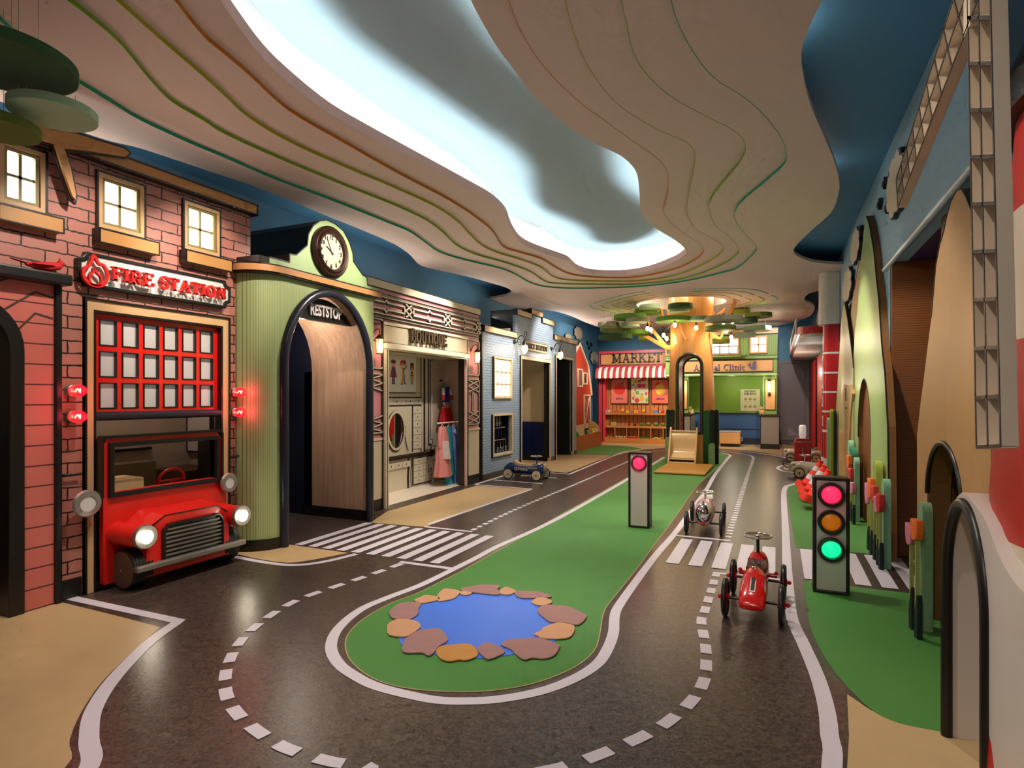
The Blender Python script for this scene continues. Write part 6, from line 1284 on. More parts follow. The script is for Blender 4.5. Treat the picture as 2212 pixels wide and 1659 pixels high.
b = MB(); b.box(X-.045, X+.045, YM+.09, YM+.17, Z1, Z1+.07); b.build('lower_half', mat('carton_blue', '#2f86b8', .5), t); b = MB(); b.box(X-.045, X+.045, YM+.09, YM+.17, Z1+.07, Z1+.135); b.build('upper_half', mat('carton_orange', '#e8701c', .5), t)
t = thing('toy_house_till', 'brown wooden toy till at the left end of the middle shelf', 'toy', (onY(1311, 910, YM+.1)[0], YM+.12, Z2)); X = t.location.x
b = MB(); b.box(X-.08, X+.08, YM+.05, YM+.2, Z2, Z2+.11); b.build('case', mat('till_brown', '#9c5f26', .5), t, bevel=.004); b = MB(); b.prism('x', X-.075, X+.075, [(YM+.08, Z2+.11), (YM+.2, Z2+.11), (YM+.2, Z2+.17)]); b.build('top', mat('till_brown2', '#83501f', .5), t)
goods('toy_crate', 'pale olive toy crate right of the wooden till', 'toy', 1326, Z2, '#a89a5c', 'box', 1.5); goods('toy_tray', 'white oval toy plate lying on the middle shelf', 'toy', 1345, Z2, '#c9b9a5', 'flat', 1.0)
goods('toy_cup', 'dark red toy cup on the middle shelf right of the white plate', 'toy', 1359, Z2, '#7a1f1e', 'cup', 1.1); goods('toy_cup', 'dark red toy cup on the middle shelf left of the green bowls', 'toy', 1371.5, Z2, '#7a1f1e', 'cup', 1.1)
for px, c2, lab in [(1385.5, '#5b4a6a', 'green bowl with a dark purple filling, first bowl on the middle shelf'), (1400.5, '#e0793a', 'green bowl with an orange filling, second bowl on the middle shelf'), (1416, '#8faa9a', 'green bowl with a pale filling, third bowl on the middle shelf'), (1431.5, '#cf4a2e', 'green bowl with a red filling, last bowl on the middle shelf')]:
    goods('bowl', lab, 'bowl', px, Z2, '#6f9a2c', 'bowl', .95, c2=c2)
edges = [xq]+divs; random.seed(3)
BIN = [('toy_carrot', 'orange toy vegetable lying in the first market bin', 'orange vegetables in the first bin', ['#d8741f'], 5, 'first'), ('toy_egg', 'pale toy egg lying in the second market bin', 'toy eggs in the second bin', ['#dcc79c'], 5, 'second'), ('toy_tomato', 'red orange toy fruit lying in the third market bin', 'red fruits in the third bin', ['#d2401c'], 12, 'third'),
       ('toy_broccoli', 'green toy vegetable lying in the fourth market bin', 'green vegetables in the fourth bin', ['#2f7a1e'], 12, 'fourth'), ('toy_lemon', 'yellow toy fruit lying in the fifth market bin', 'yellow fruits in the fifth bin', ['#e0b52c'], 10, 'fifth')]
zbf = .08+zb1*.4
for (nm, lab, grp, cs_, cnt, _), a, c in zip(BIN, edges[:-1], edges[1:]):
    base = None
    for k in range(cnt):
        r = random.uniform(.020, .030); X = a+.04+(c-a-.08)*((k*.618) % 1); Y = YM+.06+random.uniform(0, .10)
        zz0 = zb1-.035+random.uniform(0, .03)
        if base is None:
            q = MB(); q.ball((0, 0, r), r, r, r, 10, 6); base = q.build(nm, mat(nm+'_m', cs_[0], .5), label=lab, cat='toy food', group=grp, smooth=60); o = base
        else: o = base.copy(); COL.objects.link(o)
        o.location = (X, Y, zz0); s__ = random.uniform(.85, 1.2); o.scale = (s__,)*3
b = MB(); b.box(xq, x1, YM+.03, YS-.01, zbf, zb1-.035); b.build('bin_liner', WS, mk)
# ================================================================== animal clinic
YC = 14.75; YB = 15.95
def C5(cx, cy, Y=YC): return onY(1440+cx/7.373, 640+cy/7.373, Y)
def C6(cx, cy, Y=YC): return onY(1460+cx/7.373, 780+cy/7.373, Y)
cl = thing('animal_clinic_facade', 'green Animal Clinic shop front with tan cornice and lit upper windows', 'building', (-.9, YC, 0))
CG = mat('clinic_green', '#7fa04e', .45); CGG = stripe_mat('clinic_green_grooved', '#7d9d4b', '#5f7c38', 'X', .04, .2, .5, .4); CT = mat('clinic_tan', '#cf9a5e', .4); CO = mat('clinic_dark_olive', '#2b3016', .4); CLT = mat('clinic_light_green', '#9db877', .35)
xr = onY(1678.5, 800, YC)[0]; xl = onY(1438, 800, YC)[0]
def cz(y, x=1640): return onY(x, y, YC)[1]
zt5 = cz(711); z5b = cz(721); zl1 = cz(768); zl0 = cz(775); zsb = cz(804.5); ztr = cz(811)
wn2 = (C5(1345, 700)[0], C5(1580, 700)[0], C5(1345, 890)[1], C5(1345, 660)[1]); wn1r = C5(1135, 700)[0]; wn1 = (wn1r-.80, wn1r, C5(1100, 905)[1], C5(1100, 680)[1]); wn0 = (xl+.03, xl+.30, wn2[2], wn2[3])
b = MB(); b.prism('y', YC, YC+.06, rect(xl, xr, zl1, z5b), [rect(*wn2), rect(*wn1), rect(*wn0)]); b.build('upper_wall', CGG, cl)
b = MB(); b.box(xl, xr+.02, YC-.08, YC+.06, z5b, zt5); b.build('cornice', CT, cl)
b = MB(); b.box(xl, xr+.03, YC-.09, YC+.06, zt5, zt5+.015); b.box(xl, xr+.02, YC-.085, YC, z5b-.012, z5b); b.box(xl, xr+.02, YC-.05, YC, zl1-.012, zl1); b.box(xl, xr+.02, YC-.05, YC, zl0-.006, zl0+.008); b.box(xr, xr+.015, YC-.01, YC+.2, cz(894), zt5); b.box(xl, xr+.015, YC-.03, YC, zsb-.015, zsb); b.build('outline', CO, cl)
b = MB(); b.box(xl, xr+.01, YC-.05, YC+.02, zl0, zl1); b.build('ledge', CG, cl, bevel=.006)
b = MB(); b.box(xl, xr+.01, YC-.07, YC+.02, ztr, zsb-.012); b.build('moulding', CLT, cl, bevel=.02)
b = MB(); b.box(xl, xr, YC, YC+.06, ztr, zl0); b.build('fascia', CG, cl)
sx0 = onY(1477, 790, YC)[0]; sx1 = C5(1690, 1100)[0]; sz1 = cz(778); sz0 = cz(801.5)
b = MB(); b.box(sx0, sx1, YC-.03, YC, sz0, sz1); b.build('sign_board', CT, cl); b = MB(); frame(b, 'y', YC-.036, YC-.0, sx0-.015, sx1+.015, sz0-.015, sz1+.015, .016); b.build('sign_outline', CO, cl)
LV = mat('sign_lavender', '#6e6586', .45)
c0, c1 = C5(430, 1185, YC-.04), C5(1255, 1175, YC-.04); ct = C5(430, 1100, YC-.04)
slab('Animal Clinic', (ct[1]-c0[1])*1.12, 'y', YC-.055, YC-.03, c0[0], (c0[1]+c1[1])/2, total=c1[0]-c0[0], wt=.13).build('lettering', LV, cl)
q = [C5(*p, YC-.04) for p in [(1270,1085),(1300,1085),(1325,1060),(1330,1100),(1345,1125),(1365,1105),(1372,1060),(1385,1040),(1410,1030),(1430,1045),(1425,1085),(1432,1130),(1415,1160),(1375,1170),(1335,1155),(1305,1120)]]
b = MB(); b.prism('y', YC-.055, YC-.03, cr(q, True, 3)); b.build('seal_emblem', LV, cl)
def cwin(w_, nc, nr, nm='window'):
    b = MB(); frame(b, 'y', YC-.04, YC+.03, w_[0]-.035, w_[1]+.035, w_[2]-.035, w_[3]+.035, .04); o = b.build(nm, CT, cl)
    for i in range(1, nc): b2 = MB()
    b2 = MB()
    for i in range(1, nc): uu = w_[0]+(w_[1]-w_[0])*i/nc; b2.box(uu-.013, uu+.013, YC-.01, YC+.03, w_[2], w_[3])
    for i in range(1, nr): vv = w_[2]+(w_[3]-w_[2])*i/nr; b2.box(w_[0], w_[1], YC-.01, YC+.03, vv-.012, vv+.012)
    b2.build('muntin', CT, o); b3 = MB(); b3.box(w_[0], w_[1], YC+.035, YC+.045, w_[2], w_[3]); b3.build('lit_pane', WARMGLOW, o)
    b4 = MB(); frame(b4, 'y', YC-.035, YC-.005, w_[0]-.045, w_[1]+.045, w_[2]-.045, w_[3]+.045, .011); b4.build('casing_line', CO, o)
cwin(wn2, 2, 2); cwin(wn1, 4, 2)
b = MB(); frame(b, 'y', YC-.04, YC+.03, wn0[0]-.03, wn0[1]+.03, wn0[2]-.03, wn0[3]+.03, .035); o = b.build('window', CT, cl); b = MB(); b.box(wn0[0], wn0[1], YC+.035, YC+.045, wn0[2], wn0[3]); b.build('grey_pane', mat('grey_window', '#6f7478', .3), o)
# balcony
bx0, bx1 = wn1[0]-.06, C5(1185, 900)[0]; bz1, bz0 = C5(1185, 795)[1], zl1
bal = MB(); bal.tube([(bx0, YC-.16, bz1), (bx1, YC-.16, bz1), (bx1, YC-.02, bz1)], .008, 6); bal.tube([(bx0, YC-.16, bz0+.02), (bx1, YC-.16, bz0+.02), (bx1, YC-.02, bz0+.02)], .008, 6)
nbal = 40
for k in range(nbal+1): xx = bx0+(bx1-bx0)*k/nbal; bal.tube([(xx, YC-.16, bz0), (xx, YC-.16, bz1)], .0045 if k % 10 else .010, 5)
bal.build('balcony_railing', mat('railing_olive', '#6b6238', .4), cl); b = MB(); b.box(bx0, bx1+.01, YC-.18, YC, zl1-.02, zl1+.0); b.build('balcony_floor', CG, cl)
# pillars, sconces
cx0 = onY(1646.5, 850, YC)[0]; zct = cz(894); lx1 = onY(1487.8, 850, YC)[0]; lx0 = lx1-(xr-cx0)
for a, c in [(cx0, xr), (lx0, lx1)]:
    b = MB(); b.box(a, c, YC, YC+.06, zct, ztr); p_ = b.build('pillar', CG, cl)
    b = MB(); b.box(a, a+.01, YC-.006, YC, zct, ztr); b.box(c-.008, c, YC-.006, YC, zct, ztr); b.build('pillar_line', CO, p_)
    pa, pc_ = a+.065, c-.04; pz1_, pz0_ = cz(820), cz(884.4)
    b = MB(); b.box(pa, pc_, YC-.012, YC, pz0_, pz1_); b.build('tan_panel', CT, p_); b = MB(); frame(b, 'y', YC-.02, YC, pa-.012, pc_+.012, pz0_-.012, pz1_+.012, .014); b.build('panel_outline', CO, p_)
def sconce(xc, label):
    zc = cz(836); t = thing('wall_sconce', label, 'lamp', (xc, YC-.02, zc-.2), group=None)
    b = MB(); b.tube([(xc, YC-.02, zc-.16), (xc, YC-.07, zc-.15), (xc, YC-.07, zc-.11)], .014, 8); b.ball((xc, YC-.03, zc-.17), .032)
    for k in range(4): a = math.pi/4+math.pi/2*k; b.tube([(xc+.04*math.cos(a), YC-.07+.04*math.sin(a), zc-.12), (xc+.04*math.cos(a), YC-.07+.04*math.sin(a), zc+.13)], .003, 5)
    b.lathe([(.045, .13), (.03, .15), (.008, .165), (.012, .19), (0, .2)], (xc, YC-.07, zc), 'z', 12); b.build('cage', mat('antique_brass', '#5d4c30', .35, metal=.6), t, smooth=40)
    b = MB(); b.lathe([(.028, -.11), (.028, .12)], (xc, YC-.07, zc), 'z', 16); b.build('glowing_tube', mat('sconce_tube', '#fff4d8', .4, emit=12, ecol='#ffe6b8', vary=0), t, smooth=60)
    lamp('sconce_light', (xc, YC-.16, zc), 6, (1, .82, .55), .03)
sconce(C6(1490, 400)[0], 'brass wall sconce with glowing tube on the right clinic pillar'); sconce(lx1-(xr-C6(1490, 400)[0])*.95, 'brass wall sconce with glowing tube on the left clinic pillar')
# counters
CGY = mat('counter_grey', '#857c6c', .5)
for nm, lab, a, c in [('clinic_counter', 'grey clinic counter block with black top at the right end', C6(1350, 1000)[0], C6(1645, 1000)[0]), ('clinic_counter', 'grey clinic counter block seen through the tree arch', onY(1462, 930, YC)[0], C6(235, 1000)[0])]:
    t = thing(nm, lab, 'counter', ((a+c)/2, YC-.05, 0)); zc1 = cz(897)
    b = MB(); b.box(a, c, YC-.06, YB-.3, .12, zc1-.02); b.build('body', CGY, t)
    b = MB(); b.box(a-.03, c+.03, YC-.09, YB-.3, zc1-.02, zc1+.015); b.build('counter_top', BLACK, t, bevel=.004); b = MB(); b.box(a-.005, c+.005, YC-.065, YB-.3, 0, .12); b.box(a-.008, a+.006, YC-.066, YC-.05, .1, zc1); b.box(c-.006, c+.008, YC-.066, YC-.05, .1, zc1); b.build('plinth', BLACK, t)
# back room of the clinic
ab, cb = lx1-.3, xr
zg = onY(1560, 892.5, YB)[1]; zw = onY(1560, 926, YB)[1]
b = MB(); b.box(ab, cb, YB, YB+.05, zg, ztr+.1); b.build('green_back_wall', mat('clinic_leaf_green', '#76972a', .55), cl)
b = MB(); b.box(ab, cb, YB-.01, YB+.05, .16, zg); b.build('blue_wainscot', mat('clinic_blue', '#294a78', .5), cl)
b = MB(); b.box(ab, cb, YB-.03, YB+.0, zg-.012, zg+.012); b.box(ab, cb, YB-.02, YB, zw-.008, zw+.008); b.box(ab, cb, YB-.02, YB+.05, 0, .16); b.build('wainscot_line', mat('wainscot_dark', '#10182a', .4), cl)
b = MB(); b.box(xr-.02, xr+.0, YC+.06, YB, zct, zt5); b.box(ab, xr, YC+.06, YB, ztr+.02, ztr+.04); b.build('side_wall', CG, cl)
# chest bench
t = thing('toy_chest', 'tan toy chest with pale grey top standing in the clinic', 'chest', (C6(860, 1200, 15.1)[0], 15.15, 0))
YT = 15.0; a, c = onY(1553.6, 950, YT)[0], onY(1599, 950, YT)[0]; z1_, z0_ = onY(1575, 934, YT)[1], onY(1575, 959, YT)[1]
b = MB(); b.box(a, c, YT, YT+.5, z0_, z1_); b.build('box', CT, t, bevel=.02); b = MB(); b.box(a+.03, c-.03, YT+.02, YT+.48, 0, z0_); b.build('recessed_base', BLACK, t); b = MB(); b.box(a-.005, c+.005, YT-.005, YT+.505, z1_, z1_+.018); b.build('top', mat('pale_grey_top', '#a9a49a', .4), t); b = MB(); b.tube([(c, YT+.15, z0_+.14), (c+.035, YT+.15, z0_+.16), (c+.035, YT+.15, z0_+.08), (c, YT+.15, z0_+.06)], .009, 8); b.build('handle', WHITEP, t)
# feelings poster
t = thing('feelings_poster', 'cream PATIENT FEELINGS poster with six faces on the green wall', 'poster', (0, YB-.02, 1)); a, c = onY(1599.7, 860, YB)[0], onY(1641.7, 860, YB)[0]; z1_, z0_ = onY(1620, 841, YB)[1], onY(1620, 887.8, YB)[1]; t.location = ((a+c)/2, YB-.02, z0_)
b = MB(); b.box(a, c, YB-.02, YB, z0_, z1_); b.build('sheet', mat('poster_cream', '#cfc29e', .6), t); mx_ = (a+c)/2; hh = z1_-z0_
for k, tx in enumerate(['PATIENT', 'FEELINGS']): textmb(tx, hh*.13, .002, lambda u, v, w_: (mx_+u, YB-.021-w_, z1_-hh*(.10+.12*k)+v), off=.002, sx=.95).build('lettering', mat('poster_ink', '#4a3a24', .6), t)
fcs = MB(); eye = MB()
for r in range(2):
    for k in range(3):
        u, v = mx_+(k-1)*hh*.2, z1_-hh*(.47+.34*r); fcs.prism('y', YB-.023, YB-.02, ell(u, v, hh*.07, hh*.05, 16)); fcs.prism('y', YB-.0225, YB-.02, ell(u, v+.03*hh, hh*.045, hh*.05, 14)); eye.prism('y', YB-.0245, YB-.022, ell(u-.02*hh, v+.02*hh, hh*.008, hh*.01, 8)); eye.prism('y', YB-.0245, YB-.022, ell(u+.02*hh, v+.02*hh, hh*.008, hh*.01, 8)); eye.stroke('y', YB-.0235, YB-.022, [(u-.05*hh, v-.1*hh), (u+.05*hh, v-.1*hh)], .004)
fcs.build('face_drawings', mat('face_tan', '#bb8347', .6), t); eye.build('face_lines', mat('poster_ink', '#4a3a24', .6), t)
# soft toys on the counters
def plush(name, lab, x, y, z, c, s_=1.0, ears='round', spots=None):
    t = thing(name, lab, 'soft toy', (x, y, z)); m = mat(name+'_fur', c, .9, bump=.3)
    b = MB(); b.ball((x, y, z+.06*s_), .045*s_, .04*s_, .06*s_); b.build('body', m, t, smooth=60)
    b = MB(); b.ball((x, y-.005, z+.145*s_), .038*s_, .035*s_, .036*s_)
    b.build('head', m, t, smooth=60)
    for k in (-1, 1):
        b = MB(); b.ball((x+k*.025*s_, y, z+.19*s_), .012*s_, .008*s_, .028*s_ if ears == 'long' else .014*s_, 10, 6); b.build('ear', m, t, smooth=60)
        b = MB(); b.tube([(x+k*.03*s_, y-.01, z+.09*s_), (x+k*.055*s_, y-.04*s_, z+.05*s_)], .013*s_, 8); b.build('arm', m, t, smooth=60)
        b = MB(); b.tube([(x+k*.025*s_, y-.01, z+.02*s_), (x+k*.035*s_, y-.07*s_, z+.018*s_)], .016*s_, 8); b.build('leg', m, t, smooth=60)
    b = MB(); b.ball((x, y-.04*s_, z+.14*s_), .010*s_, .006*s_, .008*s_, 8, 5); b.build('nose', BLACK, t)
zcn = cz(897)+.015
plush('toy_rabbit', 'tan plush rabbit sitting on the right clinic counter', C6(1345, 800)[0]+.03, YC-.0, zcn, '#c79a63', .95, 'long')
plush('toy_giraffe', 'yellow plush giraffe sitting on the left clinic counter', C6(228, 800)[0]-.02, YC+.1, zcn, '#c9a03a', .9)
plush('toy_panda', 'black and white plush animal beside the yellow one', C6(265, 800)[0]-.0, YC+.02, zcn, '#c9c3b8', .55)
b = MB(); a, c = onY(1494, 900, YB-.02)[0], onY(1506, 900, YB-.02)[0]; z1_, z0_ = onY(1500, 894, YB)[1], onY(1500, 930, YB)[1]
t = thing('sea_picture', 'blue picture with an orange sea creature seen through the tree arch', 'picture', ((a+c)/2, YB-.03, z0_)); b.box(a-.1, c, YB-.035, YB-.02, z0_, z1_); b.build('sheet', mat('sea_blue', '#1e5f9c', .4, vary=.5, scale=5), t); b = MB(); m_ = (a+c)/2; b.prism('y', YB-.038, YB-.035, cr([(m_-.05, z0_+.06), (m_, z0_+.02), (m_+.05, z0_+.09), (m_+.01, z0_+.12), (m_+.04, z0_+.2), (m_-.02, z0_+.23), (m_-.04, z0_+.15)], True, 3)); b.build('orange_creature', mat('creature_orange', '#c4701e', .5), t)
# grey doors in the back wall
DG = mat('door_grey', '#756c70', .5); gx0, gx1 = onY(1681, 900, 16.33)[0], onY(1757, 900, 16.33)[0]; gz1 = onY(1720, 783, 16.33)[1]
b = MB(); b.box(xr, gx1+.4, 16.30, 16.35, .0, gz1+.04); b.build('door_1', DG, kind='structure')
dd = bpy.data.objects['door_1']
b = MB()
for xx in (gx0+.05, onY(1739, 900, 16.3)[0]): b.box(xx-.004, xx+.004, 16.292, 16.30, .12, gz1-.03)
b.box(gx0+.05, gx1+.4, 16.292, 16.30, gz1-.03, gz1-.022); b.build('door_gap', mat('door_gap_dark', '#332f33', .5), dd)
b = MB(); b.box(xr, gx1+.4, 16.285, 16.30, 0, .12); b.build('kickplate', mat('plinth_grey', '#4c4850', .5), dd)
# ================================================================== tree house slide
TW = wood_mat('tree_maple', '#cf944f', '#bb7c39', 'Z', .5, .4)
TUBEK = mat('dark_olive_tube', '#2d2a1c', .35)
tr = thing('tree_trunk', 'tall smooth honey coloured tree trunk with an arched tunnel and plank branches', 'tree', (TX, TY, 0))
def trunk_r(z): return .46-.05*min(z, 1.2)/1.2-.035*max(0, min(1, (z-1.2)/1.0))+.02*max(0, (z-2.3)/.6)**2
prof = [(trunk_r(z), z) for z in [0, .2, .4, .6, .8, 1.0, 1.2, 1.4, 1.6, 1.8, 2.0, 2.2, 2.4, 2.6, 2.8, 2.95, 3.11]]
b = MB(); b.lathe(prof, (TX, TY, 0), 'z', 64); trunk = b.build('trunk', TW, tr, smooth=60)
YTF = TY-.42
ta0, ta1 = onY(1462, 900, YTF)[0], onY(1515, 900, YTF)[0]; tat = onY(1488, 765, YTF)[1]; tas = tat-(ta1-ta0)/2; tb = .52
cut = MB(); cut.prism('y', TY-.7, TY+.7, [(ta0, tb)]+[p for p in arch(ta0, ta1, tb, tas, tat, 18)[1:-1]]+[(ta1, tb)])
co = cut.build('cutter', TW)
md = trunk.modifiers.new('tunnel', 'BOOLEAN'); md.object = co; md.operation = 'DIFFERENCE'; md.solver = 'EXACT'
dg = bpy.context.evaluated_depsgraph_get(); nm_ = bpy.data.meshes.new_from_object(trunk.evaluated_get(dg)); trunk.modifiers.clear(); trunk.data = nm_
bpy.data.objects.remove(co)
def surfY(x): return TY-math.sqrt(max(.01, .415**2-(x-TX)**2))
ring = [(ta0, tb)]+arch(ta0, ta1, tb, tas, tat, 18)[1:-1]+[(ta1, tb)]
b = MB(); b.tube([(p[0], surfY(p[0])-.005, p[1]) for p in ring], .03, 10); b.build('arch_tube', TUBEK, tr, smooth=60)
b = MB(); b.tube([(p[0], 2*TY-surfY(p[0])+.005, p[1]) for p in ring], .025, 8); b.build('rear_arch_tube', TUBEK, tr, smooth=60)
b = MB(); b.box(ta0-.03, ta1+.03, TY-.36, TY+.36, tb-.03, tb); b.build('tunnel_floor', TW, tr)
b = MB(); b.box(ta0+.0, ta0+.012, TY-.2, TY-.15, .98, 1.03); b.tube([(ta0+.015, TY-.17, .98), (ta0+.05, TY-.19, .82), (ta0+.06, TY-.2, .72)], .004, 6); b.build('socket_and_cord', BLACK, tr)
def B3(x, y, Y): return onY(1250+x/6.911, 620+y/6.911, Y)
def B5(x, y, Y): return onY(1440+x/7.373, 640+y/7.373, Y)
BRW = mat('branch_maple', '#cc8c42', .4)
def branch(pts, Y, th=.05, f=B3):
    b = MB(); b.prism('y', Y, Y+th, [f(x, y, Y) for x, y in pts]); b.build('plank_branch', BRW, tr, bevel=.004)
branch([(1420,950),(1300,935),(965,742),(1040,722),(1200,810),(1060,625),(1110,612),(1310,860),(1420,885)], 11.25)
branch([(1080,700),(1040,560),(1000,430),(1035,425),(1085,560),(1120,680)], 11.20)
branch([(1478,525),(1525,528),(1548,640),(1622,785),(1592,792),(1510,655)], 10.93)
branch([(1215,318),(1240,315),(1275,425),(1245,440)], 11.3); branch([(1308,275),(1340,272),(1365,420),(1325,425)], 11.3)
branch([(1065,70),(1120,92),(1015,300),(955,290)], 11.25, f=B5); branch([(690,560),(850,655),(890,545),(925,560),(860,690),(700,660)], 11.2, f=B5); branch([(690,150),(720,155),(765,285),(730,295)], 11.35, f=B5); branch([(800,280),(920,180),(940,200),(850,300)], 11.35, f=B5)
# felt discs
D5 = lambda x, y: (1440+x/7.373, 640+y/7.373)
DS = [(1315,706,23,'grey',11.3,'grey felt disc at the far left of the tree crown'),(1330,716,33,'olive',11.9,'olive felt disc half hidden behind the left grey one'),(1329.6,733,36,'dark',11.0,'large dark green felt disc, lowest at the left of the crown'),
 (1361,690,35,'green',10.9,'wide leaf green felt disc at the upper left of the crown'),(1377,697,25,'grey',10.7,'brown grey felt disc just under the wide green one'),(1361,706,20,'sage',11.1,'cream sage felt disc between two green ones at left'),
 (1376,723,26,'green',11.5,'green felt disc beside the lowest dark disc'),(1403,668,22,'sage',11.0,'pale sage felt disc at the top left of the crown'),(1399,678,28.5,'green',11.3,'green felt disc under the top pale sage one'),
 (1428,671,12,'grey',11.9,'small grey green felt disc behind the left branch tip'),(1453.6,695,37,'green',10.3,'widest green felt disc hanging in front of the trunk'),(1469.6,666,26,'dark',10.5,'dark green felt disc highest in front of the trunk'),
 (1467,675,22.8,'sage',10.7,'sage felt disc right under the highest dark disc'),(1507,693,20,'sage',10.15,'grey sage felt disc in front of the trunk at right'),(1562.5,694,40,'grey',9.95,'largest grey felt disc right of the trunk'),
 (1556,714,32,'olive',10.2,'grey olive felt disc under the largest grey one'),(1611,698,24,'dark',11.0,'dark felt disc right of the largest grey one'),(1638,686,27.5,'olive',11.0,'dark olive felt disc at the far right of the crown'),
 (1602,679,18,'lime',11.6,'lime green felt disc behind the far right ones'),(1636,715,28,'sage',12.2,'cream felt disc, lower right of the crown'),(1609.6,728,22,'sage',12.2,'cream felt disc in front of the clinic windows'),
 (1556,742,20,'lime',12.0,'olive lime felt disc low right of the trunk'),(1390,735,11,'lime',12.2,'small lime felt disc low left of the trunk')]
for (px, py, a, c, dep_, lab) in DS:
    r_ = ray(px, py); P = Vector((0, 0, CAMH))+r_*(dep_*1.0/ (r_.dot(FW)))
    dd_ = dep_
    th = 15/FPX*dep_
    leaf(P.x, P.y, max(P.z, 1.9), a*dep_/FPX, max(.07, th*.62), c, lab, 'felt leaves of the tree crown', S0 if (P.x+1.62)**2+(P.y-11.25)**2 > .6 else UP-.003)
# string light
sl_t = thing('string_light', 'black festoon string with glowing bulbs draped through the branches', 'string light', (TX, 10.9, 2.3))
BL = [(1398.6,709.7),(1406,712.6),(1433.5,724),(1440,731),(1457.6,701.7),(1504,708),(1562.7,695.6),(1568.8,715),(1582,694),(1579.7,728)]
def at_(px, py, dep_): r_ = ray(px, py); return Vector((0, 0, CAMH))+r_*dep_
dl = [10.6, 10.8, 11.0, 10.9, 10.2, 10.35, 10.6, 10.3, 10.8, 10.9]; cordp = []
CB = mat('cord_black', '#15110d', .5)
for (px, py), dp in zip(BL, dl):
    p = at_(px, py, dp); top = p+Vector((0, 0, .13)); cordp.append(top+Vector((0, 0, .02)))
    b = MB(); b.tube([tuple(top+Vector((0, 0, .02))), tuple(p+Vector((0, 0, .075)))], .006, 6); b.lathe([(.018, .035), (.018, .08), (.008, .09)], tuple(p), 'z', 10); so = b.build('bulb_socket', CB, sl_t)
    b = MB(); b.lathe([(0, -.045), (.022, -.035), (.034, -.005), (.026, .022), (.016, .04)], tuple(p), 'z', 14); b.build('glowing_bulb', BULB, so, smooth=60)
    lamp('string_bulb_light', tuple(p-Vector((0, 0, .06))), 2.6, (1, .75, .45), .03)
b = MB(); cp_ = []
for i, p in enumerate(cordp):
    cp_.append(tuple(p))
    if i < len(cordp)-1: m_ = (p+cordp[i+1])/2; cp_.append((m_.x, m_.y, m_.z-.02))
b.tube(cr(cp_, False, 5), .006, 6); b.build('cord', CB, sl_t, smooth=60)
# coloured short ribs in the slab round the crown
for nm, cc, rr in [('ring_orange', '#e08a35', .98), ('ring_yellow', '#c3b52c', 1.18), ('ring_green', '#7fa52c', 1.40), ('ring_teal', '#4fae8c', 1.62)]:
    b = MB()
    for a0_, a1_ in [(150, 200), (206, 262), (-10, 40), (285, 345)]:
        pts = [(-1.62+(rr+.05*math.sin(math.radians(a*6)))*math.cos(math.radians(a)), 11.25+(rr+.05*math.sin(math.radians(a*6)))*.93*math.sin(math.radians(a))) for a in range(a0_, a1_, 4)]
        b.stroke('z', S0-.006, S0+.001, pts, .022)
    b.build(nm, mat(nm, cc, .6, vary=0), ceil_root)
# palisade of felt slabs round the foot
FELT = {'dk': mat('palisade_dark_green', '#14210f', .85, bump=.3), 'gr': mat('palisade_green', '#1f5223', .85, bump=.3), 'sg': mat('palisade_sage', '#76925a', .85, bump=.3), 'mint': mat('felt_mint', '#7fb08c', .85, bump=.35, bscale=120), 'lime': mat('felt_olive_lime', '#8f9c34', .85, bump=.3), 'teal': mat('felt_teal', '#2f7a5c', .85, bump=.3), 'sage2': mat('felt_speckled_sage', '#7da078', .9, vary=.2, scale=90, bump=.4)}
def slabup(name, label, c, x, y, z0, z1, w_, th, ang, group, cat='felt shrub'):
    """upright rounded felt board; ang turns its broad face"""
    q = [( -w_/2, 0), (w_/2, 0)]+[(w_/2*math.cos(math.radians(a)), z1-z0-w_/2+w_/2*math.sin(math.radians(a))) for a in range(0, 181, 15)]
    b = MB(); b.prism('y', -th/2, th/2, q); b.xf(Matrix.Translation((x, y, z0)) @ Matrix.Rotation(ang, 4, 'Z'))
    return b.build(name, FELT[c], label=label, cat=cat, group=group, bevel=.006)
PL = [(1439.0,1441.5,885,.0,'sg','pale sage edge board at the left of the tree foot'),(1440,1447.5,885,0,'dk','dark green board, outermost left of the slide'),(1447.5,1457,885,0,'dk','dark green board, second from left beside the slide'),(1437,1447,944,-.12,'sg','short sage board in front of the left dark boards'),
 (1519.6,1533,886,0,'gr','tall bright green board right of the slide'),(1533,1543,885,0,'dk','dark green board right of the tall bright green one'),(1543,1552.5,885,.05,'dk','dark green board at the right edge of the tree foot'),(1531,1544.6,957,-.12,'sg','short sage board in front of the right dark boards')]
for (xa, xb, yt, dy_, c, lab) in PL:
    Yp = TY-.35+dy_; u0, u1 = onY(xa, 900, Yp)[0], onY(xb, 900, Yp)[0]; zt__ = onY((xa+xb)/2, yt, Yp)[1]
    slabup('felt_board', lab, c, (u0+u1)/2, Yp, 0, zt__, u1-u0, .06, 0, 'felt boards round the tree foot')
